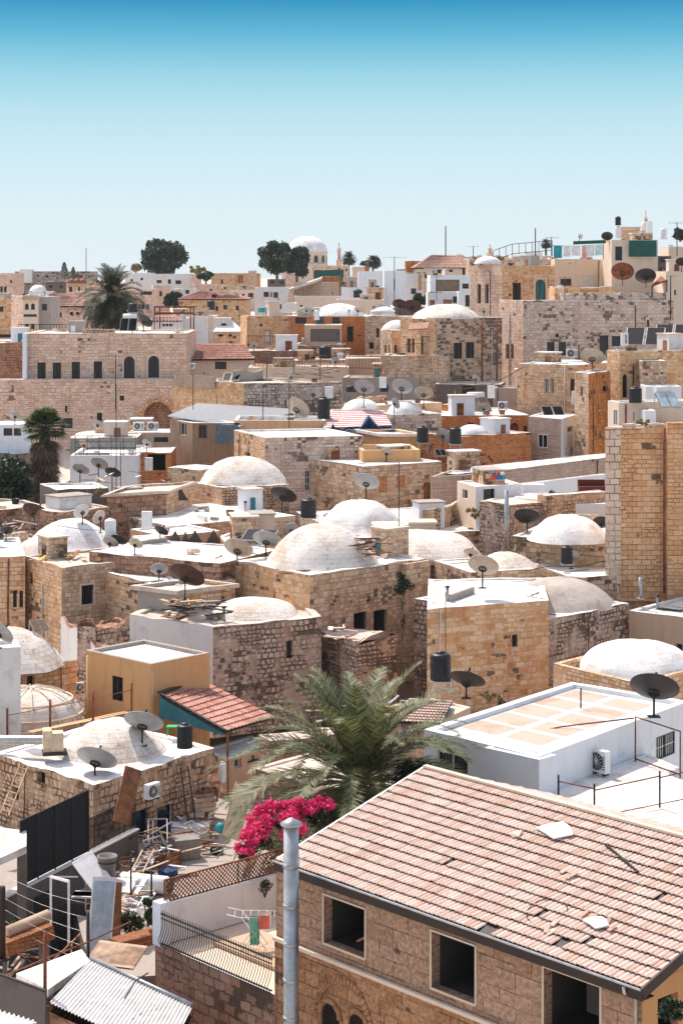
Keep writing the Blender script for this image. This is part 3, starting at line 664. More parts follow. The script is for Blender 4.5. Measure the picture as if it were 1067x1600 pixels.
def date_palm(label, px, py, Y, Lpx, n, gz, nl=40, wl=.03, mat=None, group=None, low=-35, ll=.45, dead=6, tr=.22, tip=0):
    """feather palm whose crown heart stands on photo point (px,py)"""
    c = P(px, py, Y); L = Lpx/F*Y; t = thing('date_palm', label, 'palm tree', (c.x, c.y, gz)); tb = MB(); hh = c.z-gz; K = 16; pts = []; rs = []
    for k in range(K+1): pts.append(V((c.x+.12*math.sin(k*.3), c.y, gz+(hh-.05)*k/K))); rs.append(tr*(1.15 if k % 2 else .95))
    tb.tube(pts, rs, 10); tb.build('trunk', BARK, t); cr_ = MB(); ra = MB(); rn = random.Random(int(px))
    for i in range(n):
        az = i*2.39996+rn.uniform(-.2, .2); q = (i+.5)/n; el = R(82-(82-low)*q**.85+rn.uniform(-6, 6)); frond(cr_, c, az, el, L*rn.uniform(.88, 1.08)*(.8+.25*q if q < .4 else 1), nl, wl, ll, rn.uniform(.95, 1.35), ra, rn)
    cr_.build('crown', mat or PALM, t); ra.build('frond_stalks', plain('frond_stalk', '8c8452', .6), t)
    if dead:
        db = MB()
        for i in range(dead): frond(db, c-V((0,0,.2)), rn.random()*6.28, R(-35-rn.random()*35), L*.6, max(10, nl//2), wl, ll*.8, .6, None, rn)
        db.build('dry_fronds', PALMD, t)
    return t
def shrub(label, px, pyb, Y, rpx, hpx, mat=None, n=500, cat='shrub', name='shrub', size=.06, clumps=8, group=None):
    r = rpx/F*Y; h = hpx/F*Y; b = P(px, pyb, Y); t = thing(name, label, cat, b, group); st = MB()
    for k in range(5): a = k*1.26; st.tube([b, b+V((math.cos(a)*r*.5, math.sin(a)*r*.4, h*.7))], [.025, .008], 4)
    st.build('stems', BARK, t); mb = MB(); leaves(mb, b+V((0,0,h*.5)), (r, r*.8, h*.5), n, size, clumps, shell=.4); mb.build('foliage', mat or LEAF, t); return t

# ------------------------------------------------------------------ ground
gb = MB(); prof = [(-60,0),(0,0),(50,0),(100,1.5),(130,3),(160,4.5),(184,9),(200,12),(230,15.5),(300,18.5),(450,22),(700,24),(1200,21),(5000,18)]
for i in range(len(prof)-1):
    (y0, z0), (y1, z1) = prof[i:i+2]
    for k in range(8): x0, x1 = -2500+625*k, -2500+625*(k+1); gb.face([(x0,y0,z0),(x1,y0,z0),(x1,y1,z1),(x0,y1,z1)])
gb.build('ground', S['roofd'], None, kind='structure')
def gz(Y):
    for (y0, z0), (y1, z1) in zip(prof, prof[1:]):
        if y0 <= Y <= y1: return z0+(z1-z0)*(Y-y0)/(y1-y0)
    return 0
# ------------------------------------------------------------------ buildings, near to far
def Bn(label, pts, Yc, ic, drop, mats, back=None, **k):
    z = zat(pts[ic][1], Yc); f = [g(x, y, z) for x, y in pts]; b = [g(x, y, z) for x, y in back] if back else None
    return bld(label, f, z, z-drop, mats, back=b, **k)
def Bf(label, pts, ytop, mats, drop=9, **k):
    z = zat(ytop, pts[0][1] if len(pts) == 2 else pts[1][1]); return bld(label, [r2(x, Y) for x, Y in pts], z, z-drop, mats, **k)

# house with the tiled roof, front right
h0 = 15.0; Z1 = CZ-h0; e1 = V(g(432, 1332, Z1)); e2 = V(g(1003, 1530, Z1)); dv = (e2-e1).normalized(); nv = V((-dv.y, dv.x))   # nv points away from the camera
W_ = 4.55; RZ = CZ-.897*h0
house = bld('brown stone house under the big broken tile roof, with three empty window openings', [tuple(e1), tuple(e2), tuple(e2+nv*9)], Z1-.12, 0, ['house', 'gable'], back=[tuple(e1+nv*9)], jit=0, par=.2, pw=.3,
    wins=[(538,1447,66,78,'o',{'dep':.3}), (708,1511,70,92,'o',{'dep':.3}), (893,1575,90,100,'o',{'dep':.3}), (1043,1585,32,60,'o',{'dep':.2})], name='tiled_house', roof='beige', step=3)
# lower storey of old ashlar, a hand proud of the block wall, with the relieving arch
def fpt(px, py, out=0.0):
    a = (px-CX)/F; s = (a*e1.y-e1.x)/(dv.x-a*dv.y); q = e1+dv*s; return V((q.x-nv.x*out, q.y-nv.y*out, zat(py, q.y))), s
zl = 8.82
lw = MB(); L_ = (e2-e1).length
def fw(u, z, o): q = e1+dv*u-nv*o; return V((q.x, q.y, z))
lw.face([fw(0,0,.06), fw(L_,0,.06), fw(L_,zl,.06), fw(0,zl,.06)]); lw.face([fw(0,zl,.06), fw(L_,zl,.06), fw(L_,zl,0), fw(0,zl,0)]); lw.face([fw(L_,0,.06), fw(L_,0,0), fw(L_,zl,0), fw(L_,zl,.06)]); lw.face([fw(0,0,0), fw(0,0,.06), fw(0,zl,.06), fw(0,zl,0)])
# (rebuilt below with its two arched lights)
sc_ = MB(); sc_.bar(fw(0, zl-.02, .09), fw(L_, zl-.02, .09), .10, .09); sc_.build('string_course', S['cream'], house)
ap, su = fpt(540, 1600, .06); zc = ap.z-.05; 
def archpts(cu, cz, r, n=14, a0=0, a1=math.pi): return [(cu+r*math.cos(a0+(a1-a0)*k/n), cz+r*math.sin(a0+(a1-a0)*k/n)) for k in range(n+1)]
vz = MB(); R0, R1 = .92, 1.10; nn = 26
for k in range(nn):
    a0, a1 = math.pi*k/nn+.012, math.pi*(k+1)/nn-.012
    q = [(su+R0*math.cos(a0), zc+R0*math.sin(a0)*1.15), (su+R1*math.cos(a0), zc+R1*math.sin(a0)*1.15), (su+R1*math.cos(a1), zc+R1*math.sin(a1)*1.15), (su+R0*math.cos(a1), zc+R0*math.sin(a1)*1.15)]
    o_ = [fw(u, z, .10) for u, z in q]; i_ = [fw(u, z, .06) for u, z in q]; vz.face(o_[::-1]); 
    for j in range(4): vz.face([i_[j], i_[(j+1)%4], o_[(j+1)%4], o_[j]])
vz.build('relieving_arch', S['house2'], house)
for cu_px, py_t in ((520, 1567), (563, 1583)):
    p_, cu = fpt(cu_px, py_t, .06); rr = .31; zt2 = p_.z-rr
    wd_ = MB(); pts2 = [(cu+rr*math.cos(a), zt2+rr*math.sin(a)) for a in [math.pi*k/12 for k in range(13)]]+[(cu-rr, zt2-1.3), (cu+rr, zt2-1.3)]
    fr = MB(); ro = rr+.13; out = [(cu+ro*math.cos(a), zt2+ro*math.sin(a)) for a in [math.pi*k/12 for k in range(13)]]+[(cu-ro, zt2-1.3), (cu+ro, zt2-1.3)]
    for k in range(14):
        a, b, c_, d_ = pts2[k], pts2[k+1], out[k+1], out[k]; fr.face([fw(*a, .14), fw(*b, .14), fw(*c_, .14), fw(*d_, .14)]); fr.face([fw(*d_, .14), fw(*c_, .14), fw(*c_, .05), fw(*d_, .05)]); fr.face([fw(*b, .14), fw(*a, .14), fw(*a, .05), fw(*b, .05)])
    wo = fr.build('window', S['house2'], house); wd_.face([fw(u, z, .066) for u, z in pts2]); wd_.build('pane', GL, wo)
    gr = MB()
    for k in range(-3, 4): u = cu+k*.08; gr.bar(fw(u, zt2-1.3, .10), fw(u, zt2+math.sqrt(max(0, rr*rr-(k*.08)**2)), .10), .014)
    for k in range(5): z = zt2-1.2+.3*k; gr.bar(fw(cu-rr, z, .10), fw(cu+rr, z, .10), .014)
    gr.build('grille', DMET, wo)
lw.build('lower_wall', S['house2'], house)
# window rims of the openings
for px, py, w_, h_ in ((538,1447,66,78), (708,1511,70,92), (893,1575,90,100)):
    _, u0 = fpt(px-w_/2, py); _, u1 = fpt(px+w_/2, py); Yc = fpt(px, py)[0].y; z0 = zat(py, Yc)-h_/F*Yc/2; z1 = z0+h_/F*Yc; rm = MB()
    for a, b in (((u0,z0),(u1,z0)), ((u1,z0),(u1,z1)), ((u1,z1),(u0,z1)), ((u0,z1),(u0,z0))): rm.bar(fw(*a, .012), fw(*b, .012), .045)
    rm.build('window_trim', S['cream'], house)
pl = MB(); a_, _ = fpt(545, 1475, -.3); b_, _ = fpt(575, 1462, -.1); pl.bar(a_, b_, .07, .05); tag(pl.build('plank', WOODB), 'brown plank lying in the leftmost empty window of the tiled house', 'plank')
# roof: eave overhang .35, rakes overhang .25
ev = -nv*.35
def rf(u, w, z): q = e1+dv*u+nv*w; return V((q.x, q.y, z))
sl_ = (RZ-Z1)/W_
UL, UR = .42, .86
c00, c10, c01, c11 = rf(UL, -.35, Z1-.35*sl_+.05), rf(L_+.3, -.35, Z1-.35*sl_+.05), rf(UR, W_, RZ+.02), rf(L_+.3, W_, RZ+.02)
miss = [(1,64),(1,65),(2,68),(3,56),(0,50),(0,51),(0,52),(5,30),(8,71)]
tiles('roof_tiles', house, c00, c10, c01, c11, 15, 84, TILE, .034, .06, jit=.009, miss=miss)
tiles('rear_roof_tiles', house, rf(L_+.3, 2*W_+.3, Z1), rf(UR, 2*W_+.3, Z1), c11, c01, 8, 30, TILE, .03, .04)
fa = MB(); q0, q1 = rf(UL-.03, -.40, Z1-.16), rf(L_+.33, -.40, Z1-.16); fa.bar(q0, q1, .05, .24); fa.bar(q0-V((0,0,.1))+V((nv.x, nv.y, 0))*.2, q1-V((0,0,.1))+V((nv.x, nv.y, 0))*.2, .36, .03); fa.build('fascia', plain('dark_brown_paint', '2b1f1b', .6), house)
fb = MB(); fb.bar(rf(L_+.33, -.42, Z1-.12), rf(L_+.33, W_, RZ-.06), .05, .24); fb.bar(rf(L_+.33, 2*W_+.3, Z1-.12), rf(L_+.33, W_, RZ-.06), .05, .24); fb.build('bargeboard', plain('dark_brown_paint', '2b1f1b', .6), house)
gb2 = MB(); gb2.face([rf(L_, 0, Z1-.13), rf(L_, 2*W_, Z1-.13), rf(L_, W_, RZ-.06)]); gb2.build('gable_wall', S['gable'], house)
gu = MB(); gu.bar(rf(UL-.03, -.46, Z1-.03), rf(L_+.33, -.46, Z1-.03), .05, .035); gu.build('gutter', METAL, house)
dp = MB(); q = rf(L_-.12, -.46, Z1-.08); w2 = rf(L_-.12, -.09, Z1-.42); dp.tube([q, q-V((0,0,.12)), w2, V((w2.x, w2.y, 0.05))], .045, 8); dp.build('downpipe', METAL, house)
rg = MB(); rg.bar(c01+V((0,0,.07)), c11+V((0,0,.07)), .16, .06); rg.build('ridge', S['cream'], house)
vg = MB(); vg.bar(c00+V((0,0,.05)), c01+V((0,0,.05)), .07, .04); vg.build('verge_flashing', METAL, house)
# roof debris
rn = random.Random(5)
def on_roof(u, w, h=.09): return V((rf(u, w, 0).x, rf(u, w, 0).y, Z1+sl_*w+.08+h))
for k, (u, w) in enumerate(((5.6,2.9),(9.7,1.2),(9.2,.4),(10.3,1.0),(8.1,2.2))):
    m = MB(); n_ = 3
    for j in range(n_): m.box(None, (.11, .22, .03), m=Matrix.Translation(on_roof(u+rn.uniform(-.2,.2), w+rn.uniform(-.15,.15), .03+.02*j)) @ Matrix.Rotation(math.atan2(dv.y, dv.x)+rn.uniform(-.6,.6), 4, 'Z') @ Matrix.Rotation(math.atan(sl_)+rn.uniform(-.15,.15), 4, 'X'))
    tag(m.build('broken_tiles', [TILE, TILEF][k % 2]), 'loose broken clay tiles lying on the big tile roof', 'broken tiles', 'broken tiles on the big roof')
for k, (u, w, s_, lb) in enumerate(((6.55, 3.45, .42, 'larger white plastic scrap lying high on the tile roof'), (10.0, .95, .26, 'small white plastic scrap low on the tile roof near the gable'))):
    m = MB(); pts = [on_roof(u+s_*math.cos(a)*f*1.4, w+s_*math.sin(a)*f, .10+.03*math.sin(3*a)) for a, f in ((0,1),(.9,.7),(1.7,.9),(2.6,.5),(3.4,1),(4.3,.6),(5.2,.9))]
    cc = sum(pts, V((0,0,0)))/len(pts)+V((0,0,.05))
    for j in range(len(pts)): m.face([pts[j], pts[(j+1)%len(pts)], cc]); m.face([pts[j]-V((0,0,.03)), pts[(j+1)%len(pts)]-V((0,0,.03)), pts[(j+1)%len(pts)], pts[j]])
    tag(m.build('plastic_scrap', WHCL), lb, 'plastic scrap')
m = MB(); m.tube([on_roof(8.6+.5*math.cos(a), .9+.35*math.sin(a)*(1+.3*a/3), .03) for a in [k*.35 for k in range(14)]], .012, 4); tag(m.build('loose_cable', DMET), 'thin dark cable curled on the lower part of the tile roof', 'cable')
m = MB(); m.bar(on_roof(8.1, 3.5, .04), on_roof(9.6, 2.9, .04), .05); tag(m.build('metal_rod', DMET), 'dark rod lying across the upper right of the tile roof', 'rod')
# flue pipe
fc = P(455, 1300, 47.9); t = thing('flue_pipe', 'tall galvanised flue pipe with a cone cap against the tiled house', 'flue pipe', (fc.x, fc.y, 0))
m = MB(); m.tube([V((fc.x, fc.y, 0)), V((fc.x, fc.y, zat(1288, 47.9)))], .19, 24); m.build('pipe', METAL, t)
m = MB()
for y_ in (1352, 1415, 1474, 1531, 1590): z_ = zat(y_, 47.9); m.lathe((fc.x, fc.y, z_), [(.185, -.05), (.215, -.04), (.2, 0), (.215, .04), (.185, .05)], 24)
m.build('collars', METAL, t)
m = MB(); z_ = zat(1290, 47.9); m.lathe((fc.x, fc.y, z_), [(.001, 0), (.25, .0), (.27, .03), (.27, .07), (.05, .19), (.001, .2)], 24); m.build('cap', METAL, t)
m = MB(); m.bar(V((fc.x, fc.y, zat(1350, 47.9))), V((fc.x+.35, fc.y+.6, zat(1350, 47.9))), .03); m.build('bracket', METAL, t)

# terrace left of the house
TZ = 7.26; tA = V(g(243, 1475, TZ)); tB = e1+dv*(-.02)
ter = bld('low rubble building carrying the cream walled terrace beside the tiled house', [tuple(tA), tuple(tB), ], TZ+.02, 0, 'brown', back=[tuple(tB+nv*5.6), tuple(tA+nv*5.6)], par=.02, pw=.1, roof='cream', jit=0, name='terrace_building', cope='whp')
def tw(name, a, b, t_, z0, z1, mat, parent):
    m = MB(); a, b = V(a), V(b); m.bar(V((a.x, a.y, (z0+z1)/2)), V((b.x, b.y, (z0+z1)/2)), t_, z1-z0); return m.build(name, mat, parent)
tw('side_wall', tA+nv*.15+dv*.15, tA+nv*5.5+dv*.15, .25, TZ+.03, TZ+1.15, S['whw'], ter)
tw('rear_wall', tA+nv*5.45+dv*.3, tB+nv*5.45-dv*.1, .2, TZ+.03, TZ+.95, S['cream'], ter)
m = MB(); q = tA+dv*.16+nv*.1; m.box((q.x, q.y, TZ+.62), (.36, .36, 1.2), math.atan2(dv.y, dv.x)); m.build('pillar', S['whp'], ter)
tw('raised_step', tA+nv*1.9+dv*1.2, tA+nv*1.9+dv*5.0, 1.6, TZ+.03, TZ+.12, S['beige'], ter)
# balustrade of bent bars
t = thing('balustrade', 'dark bent-bar balustrade along the open front of the cream terrace', 'balustrade', (tA.x, tA.y, TZ)); m = MB(); rl = MB(); LT = (tB-tA).length
def tp(u, o, z): q = tA+dv*u-nv*o; return V((q.x, q.y, z))
rl.bar(tp(.35, .05, TZ+.95), tp(LT-.1, .05, TZ+.95), .04); rl.bar(tp(.35, .05, TZ+.12), tp(LT-.1, .05, TZ+.12), .035); rl.bar(tp(.35, .05, TZ+.82), tp(LT-.1, .05, TZ+.82), .025); rl.build('rail', DMET, t)
k = .4
while k < LT-.1: m.tube([tp(k, .05, TZ+1.05), tp(k, .05, TZ+.6), tp(k, .12, TZ+.4), tp(k, .2, TZ+.25), tp(k, .12, TZ+.1), tp(k, .05, TZ+.05)], .011, 4); k += .105
m.build('balusters', DMET, t)
# lattice fence
t = thing('lattice_fence', 'brown diagonal lattice fence standing on the cream terrace wall', 'lattice fence', (tA.x, tA.y, TZ+1.15)); m = MB(); fr = MB()
def lp(u, z): q = tA+nv*(.2+u)+dv*.15; return V((q.x, q.y, TZ+1.16+z))
LL, LH = 5.3, .62
for s_ in (1, -1):
    u = -LH
    while u < LL:
        u0, u1 = max(u, 0), min(u+LH, LL); z0 = (u0-u) if s_ == 1 else LH-(u0-u); z1 = (u1-u) if s_ == 1 else LH-(u1-u)
        if u1 > u0: m.bar(lp(u0, z0)+V((0,0,0)), lp(u1, z1), .012*1.5, .028, up=(nv.x, nv.y, 0)); 
        u += .13
m.build('laths', RUST, t)
fr.bar(lp(0, 0), lp(LL, 0), .04); fr.bar(lp(0, LH), lp(LL, LH), .04)
for u in (0, LL/2, LL): fr.bar(lp(u, 0), lp(u, LH), .04)
fr.build('frame', RUST, t)
# laundry rack with clothes
lr = P(398, 1478, 53.2); t = thing('laundry_rack', 'white folding laundry rack on the cream terrace', 'laundry rack', lr); m = MB(); rz = TZ+.12
lr = V((lr.x, lr.y, rz))
for s_ in (-.28, .28):
    for k in (-1, 1): m.tube([lr+V((k*.35, s_, 0)), lr+V((-k*.35, s_, .9))], .014, 5)
for k in range(6): m.tube([lr+V((-.55+.22*k, -.3, .92)), lr+V((-.55+.22*k, .3, .92))], .008, 4)
for s_ in (-.3, .3): m.tube([lr+V((-.75, s_, 1.0)), lr+V((-.4, s_, .92)), lr+V((.5, s_, .92))], .012, 4)
m.build('frame', WHT, t)
def cloth(name, a, b, drop, mat, label, cat='laundry', grp=None, folds=3, both=True):
    a, b = V(a), V(b); mb = MB(); n_ = 14; K = 5; side = (b-a).cross(V((0,0,1))).normalized(); ph = rnd.random()*6
    for s_ in ((1, -1) if both else (1,)):
        G = [[a.lerp(b, i/n_)+side*(s_*.018+.05*drop*math.sin(folds*2*math.pi*i/n_+ph)*(j/K))+V((0,0,.01-drop*j/K*(1 if s_ == 1 else .8)))*1 for i in range(n_+1)] for j in range(K+1)]
        for j in range(K):
            for i in range(n_): mb.face([G[j][i], G[j][i+1], G[j+1][i+1], G[j+1][i]][::s_], sm=True)
    return tag(mb.build(name, mat), label, cat, grp)
cloth('shirt', lr+V((.0,-.1,.95)), lr+V((.45,.1,.95)), .38, WHCL, 'white shirt hung over the laundry rack on the terrace')
cloth('towel', lr+V((-.12,-.28,.95)), lr+V((.15,-.28,.95)), .8, plain('pale_green_cloth', '6fae98', .9), 'pale green towel hanging long from the laundry rack')
cloth('top', lr+V((.12,-.31,.96)), lr+V((.42,-.31,.96)), .36, plain('coral_cloth', 'c96a5c', .9), 'coral red top hung on the laundry rack')
shrub('small blue green shrub in the terrace corner beside the tiled house', 414, 1402, 55.6, 18, 32, LEAF, 260, size=.045)

# white flat-roofed building, right
wh = Bn('white L-shaped flat-roofed building with an air conditioner on its long wall', [(663,1140),(841,1183),(1075,1096)], 62, 1, 5.5, 'whp', back=[(893,1066)], par=.14, pw=.3, jit=.01, name='white_building', roof='roof', cope='whp',
    wins=[(707,1192,48,30,'g',{'f':WHT,'dep':.12}), (1039,1165,30,36,'g',{'dep':.12,'gm':WHT,'f':DMET})])
WZ = BZ[wh.name][0]
m = MB(); q = V(g(758,1166,WZ)); q2 = V(g(784,1157,WZ))
ib = bld('white corner block projecting from the flat-roofed building', [g(757,1167,WZ), g(842,1186,WZ), ], WZ-.03, WZ-5.5, 'whp', D=.9, par=.1, pw=.2, jit=.01, name='white_annex', cope='whp', cat='annex')
# pinkish screed panels on its roof
m = MB(); o_ = V(g(700,1128,WZ-.13)); 
cA, cB, cC = V(g(693,1137,WZ-.14)), V(g(841,1172,WZ-.14)), V(g(893,1072,WZ-.14))
for i in range(5):
    for j in range(2):
        u0, u1 = .06+.185*i, .06+.185*i+.15; v0, v1 = .1+.46*j, .1+.46*j+.38; dA = cC-cA; dB = cB-cA
        pts = [cA+dA*u0+dB*v0, cA+dA*u0+dB*v1, cA+dA*u1+dB*v1, cA+dA*u1+dB*v0]; m.face([(p.x, p.y, WZ-.136) for p in pts])
m.build('screed_panels', lime("pinkish_screed", 'c4a898', dirt='b08c78', da=.8, crack=.2), wh)
m = MB(); pz = zat(1240, 62); LR = bld('white lower flat roof with a rusty railing below the air conditioner', [g(843,1262,pz-.08), g(1090,1345,pz-.08), g(1130,1230,pz-.08)], pz-.08, 0, 'whp', back=[g(1010,1178,pz-.08), g(842,1240,pz-.08)], par=.03, pw=.15, jit=.0, name='lower_flat_roof', cat='flat roof building')
# ---- left foreground: rubble house with the vaulted roof
rub = Bn('low rubble house with a limewashed vault and two big dishes on its roof', [(-12,1176),(146,1227),(335,1169)], 75, 1, 6, 'rubl', par=.08, pw=.35, jit=.12, name='rubble_house',
    wins=[(65,1213,12,24,'p'), (240,1194,6,18,'p'), (219,1288,25,44,'df',{'m':GLB,'f':DMET}), (259,1280,26,44,'df',{'m':GLB,'f':WHT}), (25,1240,10,20,'p')])
dome(rub, 172, 1172, 66, 48, z=BZ[rub.name][1], mat='dome', flare=.35)
# yellow block
yel = Bn('yellow ochre plastered cube with one barred window and a bright flat roof', [(134,1016),(236,1038),(328,1020)], 88, 1, 4.5, 'yel', par=.16, pw=.22, jit=.01, name='yellow_block', cope='dgrey' if False else 'grey', roof='roof', wins=[(184,1076,17,38,'g',{'dep':.14})])
m = MB(); q = V(g(240,1040,BZ[yel.name][0]-.1)); m.tube([V((q.x-.05, q.y-.12, BZ[yel.name][0]-.2)), V((q.x-.05, q.y-.12, 4))], .05, 8); q = V(g(138,1020,BZ[yel.name][0])); m.tube([V((q.x, q.y-.2, BZ[yel.name][0]-.1)), V((q.x, q.y-.2, 4))], .05, 8); m.build('downpipe', S['yel2'], yel)
# low wall with posts and the ribbed dome behind the rubble house
lowb = Bn('long low stone wall with a pale top running up to the yellow block', [(15,1152),(206,1113)], 84, 0, 4, 'mix', D=.35, par=.01, pw=.1, jit=.02, name='boundary_wall', cat='wall', roof='yel2')
dmb = Bn('small platform building carrying the ribbed plaster dome', [(-60,1140),(128,1126)], 88, 1, 4, 'beige', D=9, par=.02, jit=0, name='platform_building')
zt0 = BZ[dmb.name][0]; dome(dmb, 48, 1122, 82, 48, z=zt0-.02, mat='dome', flare=.0, n=32)
m = MB(); Yd = F*(CZ-zt0)/(1122-H); cc = V(((48-CX)/F*Yd, Yd, zt0)); rr, hh = 82/F*Yd, 48/F*Yd
for k in range(12):
    a = k*math.pi/6+.2; m.tube([cc+V((rr*1.02*math.cos(a)*math.cos(t_), rr*1.02*math.sin(a)*math.cos(t_), hh*1.02*math.sin(t_)+.02)) for t_ in [R(j*11) for j in range(9)]], .035, 5)
for t_ in (R(12), R(38)): m.tube([cc+V((rr*1.02*math.cos(a)*math.cos(t_), rr*1.02*math.sin(a)*math.cos(t_), hh*1.02*math.sin(t_)+.02)) for a in [R(15*j) for j in range(25)]], .05, 5)
m.build('dome_ribs', S['cream'], dmb)
# terracotta canopy beside the yellow block
cnb = bld('tan lean-to house under the small terracotta canopy with a turquoise door', [r2(318,85.5), r2(352,83.5), r2(428,86.0)], 4.9, 1.5, ['mix','beige'], par=.05, jit=0, name='lean_to_house', wins=[(372,1172,11,56,'df',{'m':TEAL,'f':WHT}), (400,1165,26,50,'f',{'m':S['cream']})])
TL, TR, BR, BL = V((*r2(250,89), 7.35)), V((*r2(322,94), 7.30)), V((*r2(430,89.5), 5.65+.35)), V((*r2(352,84.2), 5.95+.03))
TL = P(250,1086,87.5); TR = P(318,1064,92); BR = P(430,1121,88.5); BL = P(352,1144,83.5)
t = thing('terracotta_canopy', 'terracotta tiled canopy with a teal side panel below the yellow block', 'canopy', BL)
tiles('canopy_tiles', t, BL, BR, TL, TR, 10, 14, TILER, .06, .05)
m = MB(); dn = V((0,0,-1)); s0, s1 = TL+V((-.03,-.03,-.08)), BL+V((-.03,-.03,-.08)); m.face([s0+dn*.95, s1+dn*.06, s1, s0]); m.face([s0+dn*.95+V((.1,.1,0)), s0+V((.1,.1,0)), s1+V((.1,.1,0)), s1+dn*.06+V((.1,.1,0))]); m.build('side_panel', TEAL, t)
m = MB(); m.bar(TL+V((0,0,.1)), BL+V((0,0,.1)), .12, .05); m.bar(TL+V((0,0,.12)), TR+V((0,0,.12)), .3, .06); m.build('trim', DMET, t)
m = MB(); m.bar(BL+V((.1,.15,-.1)), V((BL.x+.1, BL.y+.15, 2)), .1); m.bar(BR+V((-.1,.15,-.1)), V((BR.x-.1, BR.y+.15, 2)), .1); m.build('posts', WOODB, t)
# dark rubble building with whitewashed side
dr = Bn('dark rubble building with a lime vault, one slot window and a whitewashed side wall', [(203,960),(333,980),(502,963)], 95, 1, 5.5, ['whw','rub'], back=[(470,935),(260,938)], par=.12, pw=.4, jit=.14, name='rubble_building', roof='roofd', wins=[(452,1015,10,28,'p')])
dome(dr, 398, 958, 62, 24, z=BZ[dr.name][1], mat='dome', flare=.12, sq=.1)
br_ = Bn('broken stub of rubble wall between the dark rubble building and the domed house', [(503,988),(556,1004)], 97, 1, 4.5, 'rub', D=2.5, par=.02, jit=.5, name='broken_wall', cat='wall', roof='roofd')
ww = Bn('crumbling whitewashed wall behind the yellow block', [(94,968),(162,1014)], 97, 1, 5, 'whw', D=.5, par=.01, pw=.12, jit=.45, name='whitewashed_wall', cat='wall', roof='brown', step=.5)
ww2 = Bn('ruined rubble wall sloping down behind the whitewashed wall', [(150,985),(208,975)], 99, 0, 5, 'rub', D=1.5, par=.02, jit=.6, name='ruined_wall', cat='wall', roof='brown', step=.4)
lw1 = Bn('small golden stone house carrying the smooth white vault at the left edge', [(-60,1052),(35,1046),(123,1031)], 90, 1, 4.5, 'gold', par=.08, pw=.2, jit=.02, name='vaulted_house', cope='grey', wins=[(49,1063,12,15,'g')])
dome(lw1, 14, 1036, 66, 56, z=BZ[lw1.name][1], mat='dome', flare=.3, sq=.3)
lw2 = Bn('pale plastered corner house at the left edge with a white dish on top', [(-50,1016),(33,1012)], 84, 1, 6, 'whw', D=2, par=.15, jit=.03, name='corner_house')
fe1 = Bn('flat house of golden blocks at the far left with a pair of slit windows', [(-60,872),(40,869)], 108, 1, 6, 'gold', D=8, par=.12, jit=.06, wins=[(24,936,6,26,'g'), (34,936,6,26,'g')])
fe2 = Bn('corner house of golden stone with a grey rubble front and junk on its roof', [(38,869),(97,887),(272,868)], 105, 1, 6.5, ['gold','mix'], par=.12, jit=.08, roof='roofd', wins=[(48,903,7,17,'p'), (137,929,19,30,'gm',{'sw':.1})])
rl_ = Bn('grey stone extension under the sheet-metal junk roof, left of the big dish', [(215,915),(300,905),(362,912)], 103, 1, 5, ['grey','gold'], par=.2, jit=.05, roof='roofd')
dm11 = Bn('golden stone house with a broad limewashed dome behind the biggest dish', [(262,918),(368,906)], 104, 1, 5, 'gold', D=8, par=.1, jit=.04)
dome(dm11, 317, 896, 50, 30, mat='dome', sq=.1)

# ---- the central domed house and its neighbours
cen = Bn('large old stone house with the big limewashed dome and two dark square windows', [(367,877),(484,899),(666,872)], 100, 1, 6.5, ['rough','mix'], par=.10, pw=.4, jit=.07, name='domed_house', roof='roof',
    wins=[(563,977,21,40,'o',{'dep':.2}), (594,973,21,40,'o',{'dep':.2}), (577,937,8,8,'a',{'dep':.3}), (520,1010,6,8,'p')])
dome(cen, 503, 879, 74, 60, mat='dome', sq=.1, pt=1.12, flare=.2)
m = MB(); zc_ = BZ[cen.name][0]
qa, qb = V(g(628,878,zc_)), V(g(667,872,zc_)); dd = (qb-qa).normalized(); nn_ = V((-dd.y, dd.x)); m.box(((qa.x+qb.x)/2-nn_.x*.1, (qa.y+qb.y)/2-nn_.y*.1, zc_-3.3), ((qb-qa).length, .3, 6.4), math.atan2(dd.y, dd.x)); m.build('pier', S['mix'], cen)
shrub('big caper bush hanging from the wall of the domed house', 630, 932, 99.2, 21, 40, LEAFD, 900, name='wall_bush', size=.09, clumps=12)
mid2 = Bn('stone house with the wide low dome right of the big dome', [(560,880),(752,878)], 110, 1, 5, 'mix', D=10, par=.05, jit=.04)
dome(mid2, 662, 869, 84, 41, mat='dome', sq=.05, flare=.1)
mid3 = Bn('old stone range with the pointed white dome and a lime terrace', [(545,838),(800,828)], 122, 1, 5.5, 'mix', D=13, par=.06, jit=.08)
dome(mid3, 563, 829, 60, 47, mat='domew', sq=.1, pt=1.5, flare=.3)
gol = Bn('golden rough stone house with one small window and a bare lime roof', [(667,952),(857,938)], 93, 0, 5.5, 'rough', back=[(846,903),(669,906)], par=.03, pw=.3, jit=.07, wins=[(804,1001,9,19,'g')])
sml = Bn('small stone hut with a rough little dome behind the lime roof', [(735,895),(835,889)], 104.5, 0, 4, 'mix', D=5, par=.05, jit=.05)
dome(sml, 790, 884, 36, 22, mat='dome', flare=.4)
drk = Bn('rubble house with the flattened sooty dome, right of the golden house', [(857,968),(982,942)], 95.6, 0, 5.5, 'rub', D=9, par=.08, pw=.3, jit=.06)
dome(drk, 872, 942, 72, 40, mat='domed', sq=.1, flare=.25)
rpl = Bn('beige plastered house at the right edge with a tiny window', [(982,954),(1100,969)], 100, 0, 5, 'beige', D=6, par=.12, jit=.03, wins=[(1060,1013,11,14,'p')])
rpl2 = Bn('lime-topped low house behind the beige plastered house', [(975,948),(1100,940)], 107, 0, 5, 'rubl', D=6, par=.05, jit=.06)
